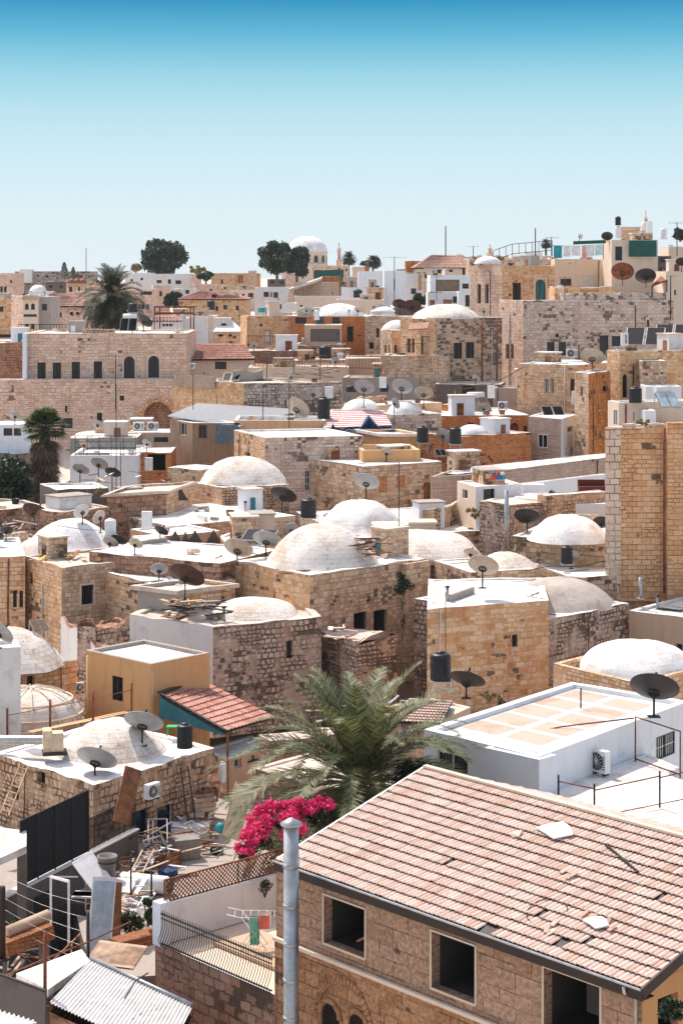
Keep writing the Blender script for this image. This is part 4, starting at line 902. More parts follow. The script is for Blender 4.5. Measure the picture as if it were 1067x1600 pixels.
wdm = Bn('low house of golden stone carrying the broad smooth white dome', [(864,1037),(1000,1069),(1130,1032)], 84.5, 1, 5, 'gold', par=.35, pw=.25, jit=.03, cope='gold')
dome(wdm, 996, 1047, 90, 46, mat='domew', n=36, flare=.0)
gcy = bld('low terrace wall of dusty earth in front of the golden house', [r2(560,88), r2(700,84), r2(870,84)], 4.6, 1, 'mix', D=8, back=[r2(870,92), r2(560,94)], par=.05, roof='roofd', name='terrace', cat='terrace')

# ---- right: tower and houses round it
tw_ = Bn('massive square tower of orange ashlar at the right edge', [(945,668),(969,668),(1200,668)], 105, 1, 9.5, ['towerl','tower'], back=[(1200,640)], par=.3, pw=.5, jit=.06, name='stone_tower', cat='tower', roof='roofd', step=.6)
m = MB(); zt_ = BZ[tw_.name][0]; qa, qb = V(r2(1040,104.9)), V(r2(1210,104.9)); m.box(((qa.x+qb.x)/2, 104.8, zt_-4.6), (qb.x-qa.x, .5, 9.8)); m.build('buttress', S['tower'], tw_)
m = MB(); q = V(r2(1037,104.6)); m.tube([V((q.x, q.y, zt_)), V((q.x, q.y, zt_-9))], .06, 8); m.build('downpipe', RUST, tw_)
m = MB()
for k in range(9): x = 969+rnd.random()*70; q = V(r2(x,105.3)); m.box((q.x, q.y, zt_+.08*rnd.random()), (.5, .4, .3), rnd.random())
m.build('loose_coping', S['towerl'], tw_)
hut = Bf('small plastered hut on top of the orange tower with two tall windows', [(949,110),(966,108.5),(1085,110)], 629, 'cream', drop=2.2, par=.08, jit=.02, wins=[(961,652,7,26,'f',{'f':WHT,'dep':.08}), (990,650,6,18,'f',{'f':WHT,'dep':.08})], name='rooftop_hut', cat='hut')
hut2 = Bf('white box room beside the rooftop hut on the tower', [(1006,107.5),(1024,107.5)], 642, 'whp', D=2, drop=1.5, par=.05, jit=0, name='box_room', cat='hut')
mr = Bn('low stone house with a lime roof under the short black tank', [(893,903),(1034,894)], 104, 0, 4.5, 'mix', back=[(955,868),(812,874)], par=.04, pw=.3, jit=.06, wins=[(990,918,5,12,'p')])
st2_ = Bn('rubble house with the pure white dome beside the orange tower', [(800,838),(948,846)], 110, 0, 4.5, 'mix', D=8, par=.06, jit=.06)
dome(st2_, 888, 842, 54, 38, mat='domew', sq=.15, flare=.2)
arc = Bn('short rubble wall with a dark archway right of the white pole', [(797,789),(854,784)], 117, 0, 4.5, 'rub', D=3, par=.02, jit=.12, wins=[(826,806,30,20,'a',{'dep':.5})], name='arched_wall', cat='wall', roof='roofd')
rgh = Bn('rough wall of pale and ochre stones below the white yard', [(853,775),(948,769)], 118, 0, 5, 'rubl', D=1, par=.01, pw=.1, jit=.08, name='rough_wall', cat='wall')
wbx = Bn('small white box house with a dark doorway and coloured toys on its roof', [(714,752),(743,761),(814,756)], 122, 1, 4, ['cream','whp'], par=.06, jit=0, name='white_box_house', wins=[(764,781,18,34,'d'), (726,772,8,14,'p')])
wyd = Bn('low whitewashed yard wall below the curved grey wall', [(812,757),(948,741)], 125, 0, 4, 'whp', D=.4, par=.01, pw=.1, jit=.02, name='yard_wall', cat='wall')
wfl = bld('paved white yard in front of the whitewashed wall', [r2(812,119), r2(948,119)], zat(780,119)-.3, 4, 'whp', D=6, par=.0, jit=0, name='paved_yard', cat='yard')
cur = Bn('long slightly curved wall of grey blocks right of the water tanks', [(735,738),(800,733),(880,723),(950,714)], 130, 1, 5, 'greyb', D=None, back=[(950,708),(735,730)], par=.0, pw=.15, jit=.03, name='grey_block_wall', cat='wall', roof='roof')
lwl = Bn('brown block wall joining the water tank roof to the curved wall', [(672,745),(735,742),(778,727)], 131, 1, 5, 'greyb', par=.3, jit=.04, roof='grey')
lw3 = Bn('stone house front with steps below the grey block wall', [(660,800),(700,790),(722,782)], 124, 1, 5, 'rubl', par=.1, jit=.15, roof='roofd')
orw = Bn('long wall of orange rubble below the little white dome', [(716,683),(829,676)], 147, 0, 6, 'orange', D=5, par=.05, jit=.08, roof='roofd')
dome(orw, 738, 676, 22, 13, mat='domew', Y=149)
orh = Bf('orange brick house with three blind arches and a lime roof', [(690,157),(826,158)], 650, 'orange', D=9, drop=7, par=.06, jit=.04, wins=[(735,664,10,8,'p'), (779,671,14,20,'a',{'m':RUST}), (803,670,14,19,'a',{'m':RUST}), (820,671,6,11,'p')])
plb = Bf('plain pinkish plastered block with one metal window', [(825,153),(876,150),(899,155)], 655, ['greyb','whw'], drop=6.5, par=.06, jit=0, wins=[(848,689,15,21,'f',{'f':WHT,'dep':.06}), (890,671,9,9,'p'), (885,704,4,12,'p'), (893,705,4,12,'p')])
stt = Bf('tall stone tower house stained rust and black down its front', [(897,152),(919,150),(953,155)], 584, ['mix','stain'], drop=9, par=.1, jit=.06, name='stained_tower', cat='tower', wins=[(908,611,4,14,'p'), (945,607,8,9,'p')], roof='roof')
h5 = Bf('two-storey golden stone house with paired slit windows under a white ledge', [(808,163),(905,160)], 568, 'gold', D=9, drop=9, par=.05, jit=.05, wins=[(853,603,6,24,'f',{'f':WHT}), (862,603,6,24,'f',{'f':WHT}), (894,605,8,26,'p')])
h6 = Bf('pale stone house with one tall pointed window, above the orange tower', [(948,158),(968,156),(1110,160)], 549, 'rough', drop=9, par=.15, jit=.1, wins=[(976,603,8,36,'A',{'dep':.18})], roof='roofd')
h6b = Bf('stone turret with a lime top standing in front of the pale stone house', [(1000,155),(1040,155)], 564, 'mix', D=3, drop=6, par=.05, jit=.03)
h6c = Bf('white plastered box on the ledge of the pale stone house', [(1008,152),(1064,152)], 604, 'whp', D=3, drop=4, par=.05, jit=0)
big = Bf('huge long house of pale ashlar spotted with black blocks', [(779,188),(817,183),(1052,186)], 470, ['pink','pale'], drop=10.5, par=.15, jit=.06, name='long_stone_house', wins=[(792,549,5,23,'p'), (799.5,549,5,23,'p'), (860,545,12,21,'p'), (878,545,12,21,'p'), (943,540,14,32,'d'), (962,533,14,16,'p'), (1012,505,4,11,'A'), (870,524,6,6,'a')])
bup = Bf('raised weathered wall on top of the long ashlar house', [(878,185.2),(1052,186.2)], 458, 'pale', D=1.2, drop=2, par=.02, jit=.3, name='raised_wall', cat='wall', roof='roofd')
upt = Bf('square pale turret with two slit windows and a tiny dome', [(734,203),(784,198),(866,200)], 415, ['pink','rough'], drop=7, par=.08, jit=.04, name='stone_turret', cat='tower', wins=[(748,459,6,30,'p'), (760,459,6,30,'p'), (807,456,13,28,'g'), (844,453,16,33,'am',{'m':TEAL,'sw':.2})])
dome(upt, 762, 412, 19, 12, Y=201, mat='domew')
blk = Bf('domed house of blackened ashlar with twin windows and a wooden balcony', [(625,182),(680,177),(784,180)], 497, ['gold','black'], drop=9, par=.06, jit=.03, name='blackened_domed_house', wins=[(715,548,13,25,'g'), (734,547,13,25,'g'), (638,540,6,22,'p'), (645,540,5,22,'p'), (664,540,14,30,'d',{'m':WOODL}), (702,585,8,10,'p')])
dome(blk, 696, 497, 48, 22, Y=181, mat='dome', sq=.1)
m = MB()
for x_ in (753, 776): q = V(r2(x_, 178.4)); m.tube([V((q.x, q.y, zat(500,178.4))), V((q.x, q.y, zat(615,178.4)))], .09, 6)
m.build('red_pipe', RUST, blk)
m = MB(); a_, b_ = P(641,505,179), P(672,503,176.2); m.face([a_, b_, b_+V((-.3,-1.3,-.55)), a_+V((-.3,-1.3,-.55))]); m.face([a_+V((-.3,-1.3,-.65)), b_+V((-.3,-1.3,-.65)), b_-V((0,0,.1)), a_-V((0,0,.1))]); m.face([a_+V((-.3,-1.3,-.65)), a_+V((-.3,-1.3,-.55)), b_+V((-.3,-1.3,-.55)), b_+V((-.3,-1.3,-.65))]); m.build('balcony_canopy', WOODB, blk)
m = MB(); a_, b_ = P(641,554,179), P(672,553,176.4); o_ = V((-.5,-1.0,0)); m.face([a_, a_+o_, b_+o_, b_]); m.face([a_-V((0,0,.15)), b_-V((0,0,.15)), b_+o_-V((0,0,.15)), a_+o_-V((0,0,.15))]); m.face([a_+o_-V((0,0,.15)), b_+o_-V((0,0,.15)), b_+o_, a_+o_]); bo = m.build('balcony', S['gold'], blk)
m = MB()
for k in range(12): q = (a_+o_).lerp(b_+o_, k/11); m.bar(q, q+V((0,0,1)), .03)
m.bar(a_+o_+V((0,0,1)), b_+o_+V((0,0,1)), .05); m.bar(a_+V((0,0,1)), a_+o_+V((0,0,1)), .05); m.build('balcony_rail', DMET, bo)
blf = Bf('round-cornered stone house with a small lime dome, left of the blackened house', [(594,186),(612,183),(628,183)], 516, ['mix','rough'], drop=6, par=.05, jit=.05, wins=[(602,545,4,12,'p'), (608,545,3,12,'p'), (618,548,4,18,'p')])
dome(blf, 620, 516, 22, 16, Y=186, mat='domew')
for (x0, x1, Y_, yt, mt, lb, D_) in ((596,700,176,556,'mix','dusty stone house at the foot of the blackened house'.replace('dusty','low dusty'),6), (680,782,172,600,'dgrey','dark cement shed below the twin windows of the blackened house',5), (770,846,170,606,'grey','grey cement yard wall behind the dusty solar panels',3), (535,655,176,590,'grey','long grey wall behind the row of dishes',4), (690,712,163,632,'stain','stub of red brick wall behind the single dusty tank',4)):
    Bf(lb, [(x0,Y_+1),(x1,Y_)], yt, mt, D=D_, drop=7, par=.1, jit=.08, roof='roofd', wins=[(732,612,20,26,'g')] if x0 == 680 else ())

# ---- middle: flat blocks and courtyards
c1 = Bn('big flat-roofed stone block with two white barred windows in the middle', [(366,672),(414,684),(567,681)], 140, 1, 6.2, ['gold','pale'], par=.12, pw=.35, jit=.03, name='flat_roofed_block', roof='roof', wins=[(485,751,17,32,'g',{'f':WHT,'gm':WHT}), (509,750,16,32,'g',{'f':WHT,'gm':WHT}), (387,715,8,16,'p')])
Bf('ochre plastered parapet house behind the big flat block', [(366,151),(508,151)], 657, 'yel2', D=5, drop=4, par=.3, jit=.0)
Bf('taller orange plastered wall of the sunken terrace', [(560,149),(618,149),(657,145)], 671, 'yel', drop=5, par=.2, jit=0)
Bn('low orange plastered house front below the sunken terrace', [(566,704),(656,703)], 139, 0, 4, 'yel', D=5, par=.8, jit=.02, cope='yel2')
c3 = Bn('stone front with bricked-up windows and a tall orange doorway', [(567,729),(690,721)], 135, 0, 6, 'mix', D=7, par=.08, jit=.05, wins=[(598,757,14,24,'p',{'m':S['orange'],'dep':.08}), (626,752,12,18,'p',{'m':S['orange'],'dep':.08}), (668,775,13,42,'d',{'m':WOODB})])
Bn('stub of stone wall with a white coping beside the orange doorway', [(686,738),(713,741)], 133, 0, 6, 'rubl', D=5, par=.05, jit=.05)
c5 = Bn('pale square stone block with scattered dark holes carrying three dishes', [(615,648),(689,646)], 152, 0, 8, 'pale', D=5, par=.05, jit=.04)
Bn('strip of ochre wall behind the pale square block', [(578,634),(690,629)], 158, 0, 4, 'yel2', D=4, par=.05, jit=.02)
sd_ = Bn('flat house with two small white domes half in dish shadow', [(505,648),(616,648)], 157, 0, 6, 'whp', D=6, par=.05, jit=.03)
dome(sd_, 565, 645, 30, 22, Y=159, mat='domew'); dome(sd_, 606, 648, 1, 1, Y=159, mat='domew', name='finial') if False else None
dome(c5, 632, 647, 26, 20, Y=154, mat='domew')
c6 = Bf('boarded two-storey house with a white sheet roof and dark windows', [(266,155),(301,151),(374,151)], 661, 'wood', drop=7, par=.04, jit=0, name='boarded_house', wins=[(286,668,11,24,'f',{'f':WHT}), (317,672,13,26,'f',{'f':WOODB}), (324,733,10,18,'f',{'f':WHT})])
q = BZ[c6.name][0]; m = MB(); corrugated('sheet_roof', c6, P(262,650,154.5), P(374,667,149.8), P(310,630,167), P(475,640,167), 46, CORR, .05)
c7 = Bn('stone house with the smooth tall dome on a square base', [(300,754),(348,762),(452,757)], 130, 1, 5, ['gold','rubl'], par=.06, jit=.04, name='domed_stone_house')
dome(c7, 380, 753, 58, 40, mat='dome', sq=.3, flare=.15)
Bn('long low house with a pale slab roof in front of the square based dome', [(262,822),(462,806)], 119, 0, 4, 'mix', D=9, par=.04, jit=.04, roof='roof')
c8 = Bn('old dirty golden wall with inset triangles of clay pipes', [(168,772),(212,758),(300,753)], 128, 1, 7, ['brown','gold'], par=.15, jit=.1, name='triangle_parapet_house', roof='roofd')
c9 = Bn('stained plaster chimney block standing alone on the roofs', [(207,838),(221,845),(262,841)], 111, 1, 3.2, ['cream','grey'], par=.03, jit=.03, name='chimney_block', cat='chimney')
Bn('low wall with a frieze of dark brick triangles below the slab roof', [(255,838),(345,830)], 113, 0, 4, 'gold', D=4, par=.1, jit=.04)
c13 = Bn('ochre walled roof room holding the framed dark panels', [(343,838),(372,870),(440,842)], 108, 1, 4, 'yel2', par=.1, jit=.02)
c10 = Bn('low house at the left with a wavy white vault', [(5,872),(208,850)], 113, 0, 5, 'brown', D=9, par=.04, jit=.1)
dome(c10, 112, 852, 52, 42, mat='domew', flare=.4, sq=.1); dome(c10, 62, 866, 34, 26, mat='domew', flare=.5)
Bn('low reddish wall behind the white vault', [(84,800),(172,792)], 120, 0, 5, 'brown', D=4, par=.05, jit=.12, roof='roofd')
Bn('dark grey stone wall at the foot of the fan palm', [(90,766),(170,762)], 128, 0, 5, 'dgrey', D=4, par=.05, jit=.12, roof='roof')
Bn('low stone house with a junk covered roof at the left edge', [(-40,842),(45,832)], 117, 0, 5, 'mix', D=8, par=.05, jit=.15, roof='roofd')
Bn('rubble house at the far left behind the brown dish', [(-40,800),(78,790)], 124, 0, 5, 'brown', D=5, par=.1, jit=.15, roof='roofd')
Bn('flat lime roof between the chimney block and the white vault', [(140,862),(345,880)], 108, 0, 3, 'brown', D=6, par=.03, jit=.08, roof='roof')
Bf('white prefab cabin with sliding windows beside the fan palm', [(-30,152),(36,152)], 664, 'whp', D=4, drop=3, par=.02, jit=0, name='prefab_cabin', cat='cabin', wins=[(13,675,14,12,'f',{'f':WHT}), (28,675,12,12,'f',{'f':WHT})])
Bf('stone base under the white prefab cabin', [(-30,151),(60,151)], 708, 'dgrey', D=6, drop=6, par=.02, jit=.1)
Bf('white walled terrace behind the three middle left dishes', [(110,146),(216,146)], 712, 'whp', D=9, drop=5, par=.2, jit=.02)
Bf('flat house with a grey tarpaulin slung under its roof edge', [(110,156),(214,156)], 684, 'grey', D=7, drop=4, par=.05, jit=.15, roof='roof')
Bf('small ochre box room with two air conditioners on top', [(200,160),(272,160)], 676, 'cream', D=4, drop=5, par=.03, jit=0, wins=[(252,687,22,8,'p')])
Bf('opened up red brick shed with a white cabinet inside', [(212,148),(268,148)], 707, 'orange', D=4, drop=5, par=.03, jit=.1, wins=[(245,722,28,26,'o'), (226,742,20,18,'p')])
Bf('low stone yard wall left of the tall smooth dome', [(262,140),(312,138)], 730, 'mix', D=3, drop=5, par=.03, jit=.08)

# ---- upper left: the long convent-like building
e1b = Bf('long pale ashlar building with four barred windows and two arched ones', [(37,186),(292,186)], 521, 'pink', D=12, drop=10, par=.12, pw=.5, jit=.04, name='long_ashlar_building', roof='roof',
    wins=[(65.5,580,13,27,'g'), (89.5,580,13,27,'g'), (119,579,13,27,'g'), (153.5,578,13,27,'g'), (202.5,574,17,34,'am',{'sw':.12,'sm':S['cream']}), (240.5,573,17,34,'am',{'sw':.12,'sm':S['cream']})], cope='cream')
e1c = Bf('lower ashlar wall with a wide pointed arch below the long pale building', [(-60,184.5),(281,184.5)], 593, 'pink', D=1.2, drop=8, par=.02, pw=.2, jit=.02, name='arched_ashlar_wall', cat='wall',
    wins=[(191,622,7,8,'p'), (156,654,8,18,'g'), (104,639,4,10,'p'), (106,661,16,16,'p'), (247,654,46,52,'A',{'dep':.9,'m':S['brown']})])
m = MB(); cpt = V((*r2(247,184.4), zat(656,184.4))); rA, rB = 1.52, 1.95
for k in range(16):
    a0, a1 = math.pi*k/16+.02, math.pi*(k+1)/16-.02; q = [V((cpt.x+r_*math.cos(a), 184.38, cpt.z+r_*1.12*math.sin(a))) for r_, a in ((rA,a0),(rB,a0),(rB,a1),(rA,a1))]; m.face(q[::-1]); q2 = [p+V((0,.12,0)) for p in q]
    for j in range(4): m.face([q2[j], q2[(j+1)%4], q[(j+1)%4], q[j]])
m.build('arch_stones', S['rough'], e1c)
m = MB(); m.box((*r2(40,185.5), zat(556,186)), (.4, .8, 4.4)); m.build('white_quoin', S['whp'], e1b)
Bf('shadowed stone house left of the long pale building', [(-60,193),(42,193)], 536, 'brown', D=6, drop=6, par=.1, jit=.1)
e1d = Bf('long terrace wall of golden stone turning into grey rubble', [(272,176),(381,168),(534,170)], 599, ['rough','grub'], drop=6, par=.12, jit=.06, name='terrace_house', roof='roofd')
m = MB(); a_, b_ = r2(273,175.6), r2(336,170.9); m.bar(V((*a_, zat(596,174))), V((*b_, zat(597,171.5))), .1, 1.1); m.build('cement_band', S['greyb'], e1d)
e2b = Bf('small white house under a red tile lean-to roof', [(290,192),(392,192)], 562, 'cream', D=8, drop=5, par=.03, jit=0, name='red_roofed_house', wins=[(345,571,18,12,'p'), (303,572,8,6,'p')])
tiles('roof_tiles', e2b, P(288,563,191.6), P(398,562,191.6), P(292,538,203), P(383,538,203), 8, 30, TILER, .10, .09)
Bf('beige stone house with a small white door behind a railing', [(376,217),(386,214),(460,215)], 494, 'rough', drop=6, par=.1, jit=.05, wins=[(408,508,4,5,'p'), (418,526,9,20,'d',{'m':WHT})])
Bf('dirty plastered house with a dark upper wall behind the short wide tank', [(476,207),(534,207)], 508, 'beige', D=5, drop=6, par=.05, jit=0, wins=[(508,524,46,20,'p',{'m':S['dgrey'],'dep':.1}), (558,530,1,1,'p')][:1])
Bf('brick walled house under the broad white dome', [(455,214),(572,213)], 494, 'orange', D=9, drop=6, par=.06, jit=.03, wins=[(470,500,18,11,'p'), (500,500,12,12,'p',{'m':TEAL}), (525,500,12,11,'p'), (547,522,10,24,'d')])
dome(BL1, 529, 493, 33, 19, Y=216, mat='domew') if False else None
Bf('low house of rough stone right of the broad white dome', [(570,210),(622,208)], 494, 'mix', D=7, drop=7, par=.1, jit=.15, wins=[(590,520,5,14,'p'), (600,520,5,14,'p'), (580,540,8,10,'p')])
for (x0, x1, Y_, yt, mt, lb) in ((378,455,200,548,'brown','low brown roof deck behind the red tile roof'), (452,600,196,562,'mix','long low stone deck below the white domed house'), (388,545,186,574,'cream','pale roof terrace cluttered with planks and rods'), (540,600,188,560,'beige','small beige house right of the cluttered terrace'), (455,540,205,540,'brown','brown terrace edge under the wide tank')):
    Bf(lb, [(x0,Y_),(x1,Y_)], yt, mt, D=7, drop=6, par=.12, jit=.12, roof='roofd')

cyb = Bn('low house with a small clay tile roof behind the date palm', [(600,1125),(662,1140),(735,1105)], 78, 1, 3, ['mix','beige'], par=.02, jit=.02, name='courtyard_house', roof='roofd')
tiles('roof_tiles', cyb, P(600,1128,77.5), P(690,1132,76), P(640,1092,83), P(706,1096,82), 9, 15, TILE, .05, .06)
Bn('shaded stone courtyard wall behind the date palm', [(420,1158),(600,1140)], 80, 0, 4, 'brown', D=1.2, par=.02, jit=.15, roof='roofd', name='courtyard_wall', cat='wall')
Bn('low brown shed roof in the courtyard left of the palm', [(395,1200),(470,1222),(560,1196)], 72, 1, 3, 'brown', par=.05, jit=.05, roof='roofd', name='courtyard_shed', cat='shed')
Bn('pale plastered step wall under the palm fronds', [(520,1236),(640,1222)], 66, 0, 3, 'cream', D=3, par=.15, jit=.05, roof='roofd', name='courtyard_wall', cat='wall')
# ------------------------------------------------------------------ the far hillside
def far(lb, x0, x1, Y, yt, mt, drop=4, D=8, wins=(), skew=0, **k): return Bf(lb, [(x0,Y+skew),(x1,Y)], yt, mt, D=D, drop=drop, par=k.pop('par', .1), jit=k.pop('jit', .06), wins=wins, **k)
def far3(lb, x0, xc, x1, Y, yt, mts, dy=4, drop=5, wins=(), **k): return Bf(lb, [(x0,Y+dy),(xc,Y),(x1,Y+dy)], yt, mts, drop=drop, par=k.pop('par', .12), jit=.05, wins=wins, **k)
G = 'houses on the far hillside'
b = far('cream house front with red tile strip and double arched windows', 36, 60, 240, 461, 'cream', wins=[(42.5,479,6,10,'a'), (52,479,6,10,'a'), (43,510,6,9,'a'), (52,510,6,9,'a'), (47,493,22,4,'p')], D=5, drop=7)
m = MB(); m.bar(P(35,466,239.8), P(58,466,239.8), .4, .35); m.build('tile_strip', TILEF, b)
far3('pair of pale stone pillars with a dark shed wall on their right', 18, 36, 37, 242, 463, ['pink'], drop=7); far('weathered grey shed beside the double arched house', 60, 80, 241, 464, 'grey', drop=7, wins=[(70,480,8,10,'p')])
far('stone house with two small windows at the far left horizon', -20, 26, 330, 427, 'pink', drop=5, wins=[(3,452,4,9,'p'), (9,452,4,9,'p'), (18,440,3,5,'p')])
b = far('low stone house in front of it with a blue water butt', -20, 20, 270, 467, 'rough', drop=5, wins=[(3,483,6,8,'p')]); dome(BL0, 5, 441, 13, 8) if False else None
far('long flat range of weathered stone along the left horizon', 24, 148, 430, 424, 'grub', drop=8, D=6, wins=[(60,431,4,3,'p'), (74,432,5,4,'p'), (41,440,6,3,'p'), (90,434,3,3,'p'), (128,431,4,3,'p')])
far('whitish upper storey standing on the left horizon range', 31, 50, 428, 421, 'whw', drop=3, D=4)
b = far('white domed house with a cluttered roof on the left hillside', 44, 74, 300, 456, 'whw', drop=5, wins=[(50,462,3,4,'p'), (64,464,3,4,'p')]); dome(b, 60, 455, 12, 10, Y=302, mat='domew')
b = far('stone house with awninged balcony on the left hillside', 104, 142, 330, 438, 'pink', drop=6, wins=[(111,452,5,8,'p'), (124,452,3,8,'p'), (135,450,5,7,'p')])
m = MB()
for k in range(3): m.lathe(P(112+9*k,443,329), [(.001,.9),(.5,.7),(.85,0),(.001,.02)], 10)
m.build('awnings', WOODB, b)
far('dark canopied roof terrace on the left hillside', 72, 104, 345, 440, 'dgrey', drop=5, wins=[(80,448,5,5,'p'), (96,448,5,5,'p')]); far('low pale house left of the date palm', 118, 150, 290, 456, 'beige', drop=6, wins=[(138,470,4,6,'p')])
far('pale wall with a plain parapet behind the date palm', 150, 200, 360, 443, 'cream', drop=5); far('white house half hidden by the date palm', 196, 236, 380, 427, 'whw', drop=5, wins=[(206,438,4,4,'p'), (222,436,4,4,'p')])
def hip(parent, x0, x1, ye, xr0, xr1, yr, Y, Dp, mat, rows=7, cols=26):
    a, b_ = P(x0, ye, Y), P(x1, ye, Y); Yr = Y+Dp/2; r0, r1_ = P(xr0, yr, Yr), P(xr1, yr, Yr); c_, d_ = V((a.x, Y+Dp, a.z)), V((b_.x, Y+Dp, b_.z))
    tiles('roof_tiles', parent, a, b_, r0, r1_, rows, cols, mat, .10, .08, ns=2); tiles('left_hip', parent, c_, a, r0, r0+V((.05,0,0)), rows, 10, mat, .10, .08, ns=2); tiles('right_hip', parent, b_, d_, r1_, r1_+V((.05,0,0)), rows, 10, mat, .1, .08, ns=2)
    m = MB(); m.face([d_, c_, r0, r1_]); m.build('rear_slope', mat, parent)
b = far('stone house under a low pink tile roof with two ridges', 82, 143, 262, 480, 'pink', drop=6, D=10, wins=[(93,492,8,8,'p'), (112,490,5,5,'p'), (122,490,5,5,'p'), (125,510,3,8,'p')]); hip(b, 80, 145, 479, 100, 122, 463, 261.5, 11, TILEF)
b = far('tile roofed annex left of the pink two-ridged roof', 70, 100, 275, 468, 'beige', drop=4, D=7); hip(b, 70, 124, 470, 78, 112, 459, 274, 8, TILEF)
b = far('long white house with two windows on the centre-left skyline', 233, 299, 400, 428, 'whw', drop=5, D=8, wins=[(249,440,8,5,'p'), (265,440,5,7,'p'), (279,441,9,6,'p')])
far('blank pale stone end wall right of the long white house', 299, 312, 398, 429, 'pink', drop=4, D=6)
far3('beige plaster house with a single square window', 237, 240, 266, 330, 446, ['pink'], drop=6, wins=[(252,459,5,8,'p')]); far('house with a pale roof overhang and green shutters', 204, 239, 318, 452, 'pink', drop=6, wins=[(224,479,5,7,'p'), (231,479,5,7,'p',{'m':TEAL}), (219,479,4,7,'p',{'m':TEAL}), (229,458,18,5,'p')])
far('small white flat house with a mustard wall', 272, 303, 340, 451, 'whw', drop=4, wins=[(279,457,8,7,'p',{'m':S['yel2']}), (293,456,6,6,'p')]); far('plain stone house stepping up behind the red hip roof', 298, 335, 350, 444, 'pink', drop=5, wins=[(330,453,4,3,'p')])
b = far('wide stone house under a long red hip roof', 280, 386, 285, 468, 'rough', drop=6, D=12, wins=[(306,483,4,9,'a'), (319,483,4,9,'a'), (339,482,4,8,'a'), (352,480,6,7,'p'), (371,481,5,8,'a')]); hip(b, 278, 388, 468, 312, 345, 456.5, 284.5, 13, TILER, 7, 34); 
far('stone range with an iron door on the centre skyline', 330, 405, 410, 427, 'rough', drop=5, D=8, wins=[(347,440,3,7,'p'), (376,436,9,12,'p',{'m':S['brown']})]); far('small gabled roof room on the centre skyline', 388, 400, 405, 423, 'pink', drop=3, D=4); far('long stone wall with fallen blocks below the centre skyline', 338, 398, 380, 446, 'mix', drop=5, D=4, wins=[(352,450,4,3,'p')])
far('pale flat house with rooftop lumber left of the dark trees', 358, 405, 345, 454, 'cream', drop=6, wins=[(368,461,4,5,'p'), (392,462,8,8,'p'), (380,462,4,6,'p')]); far('white terrace house behind the turquoise tank screen', 398, 450, 300, 449, 'whw', drop=7, wins=[(416,460,8,8,'p'), (431,461,7,9,'p'), (424,460,4,8,'p',{'m':WOODL})])
far('low whitewashed wall with a dark shed door', 426, 462, 262, 474, 'whw', drop=5, wins=[(434,479,12,8,'p')]); far('pink stone house beside the pyramid roof', 300, 335, 250, 494, 'cream', drop=5, wins=[(307,505,5,10,'p')])
b = far('small square stone house with a white pyramid roof', 333, 384, 222, 519, 'mix', drop=4, D=9, wins=[(345,524,8,4,'p'), (360,524,6,4,'p')]); m = MB(); q = [P(333,518,222), P(378,518,222), P(376,518,222)+V((0,7,0)), P(335,518,222)+V((0,7,0))]; tp0, tp1 = P(348,499,225.5), P(360,499,225.5)
m.face([q[0], q[1], tp1, tp0]); m.face([q[1], q[2], tp1]); m.face([q[2], q[3], tp0, tp1]); m.face([q[3], q[0], tp0]); m.build('pyramid_roof', S['domew'], b)
b = far('pink tile roofed cottage behind the rusty pergola', 236, 282, 245, 503, 'whw', drop=4, D=8, wins=[(262,508,18,4,'p')]); hip(b, 236, 282, 502, 246, 262, 487, 244.5, 9, TILER, 6, 18); far('white flat roof between the pergola and the pyramid roof', 274, 324, 248, 497, 'whw', drop=5)
# great dome, drum, minarets
def drum(lb, px, py, Y, rpx, hpx, nwin, domeh, mt='cream', dm='domew', name='domed_hall', wh=.55):
    c = P(px, py, Y); r = rpx/F*Y; h = hpx/F*Y; t = thing(name, lb, 'domed building', c); m = MB(); m.lathe(c, [(r, 0), (r, h*.88), (r*1.06, h*.9), (r*1.06, h), (.001, h)], 32); m.build('drum', S[mt], t)
    m = MB(); m.lathe(c+V((0,0,h)), [(r*1.02*math.cos(a), domeh/F*Y*math.sin(a)) for a in [R(6*k) for k in range(16)]], 36); m.build('dome', S[dm], t)
    for k in range(nwin):
        a = -math.pi/2+(k-(nwin-1)/2)*2*math.pi/(nwin*1.9); w = r*.11; u = V((-math.sin(a), math.cos(a), 0)); o = c+V((math.cos(a)*r*1.008, math.sin(a)*r*1.008, 0)); m = MB()
        m.face([o-u*w+V((0,0,h*.15)), o+u*w+V((0,0,h*.15)), o+u*w+V((0,0,h*wh))]+[o+u*w*math.cos(b_)+V((0,0,h*wh+w*math.sin(b_))) for b_ in (.6,1.2,1.9,2.5)]+[o-u*w+V((0,0,h*wh))]); m.build('window', GL, t)
    return t
hv = drum('great white dome on an arcaded stone drum behind the dark trees', 480, 413, 560, 31, 19, 7, 25)
far('stone hall below the great white dome', 440, 512, 548, 413, 'cream', drop=7, D=10, wins=[(493,418,3,4,'p'), (505,418,3,4,'p')])
def minaret(lb, px, pyb, Y, rpx, y1, y2, ytop):
    c = P(px, pyb, Y); r = rpx/F*Y; t = thing('minaret', lb, 'minaret', c); z1, z2, z3 = [zat(y_, Y)-c.z for y_ in (y1, y2, ytop)]
    m = MB(); m.lathe(c, [(r, 0), (r, z1), (r*1.35, z1), (r*1.35, z1+.3), (r*.7, z1+.3), (r*.7, z2)], 12); m.build('shaft', S['pink'], t)
    m = MB(); m.lathe(c+V((0,0,z2)), [(r*.8, 0), (r*.9, .3), (r*.6, (z3-z2)*.4), (.12, (z3-z2)*.62), (.12, z3-z2)], 12); m.build('cap', S['dome'], t); m = MB(); m.lathe(c+V((0,0,z3)), [(.01,-.1),(.28,.15),(.01,.4)], 8); m.build('finial', METAL, t)
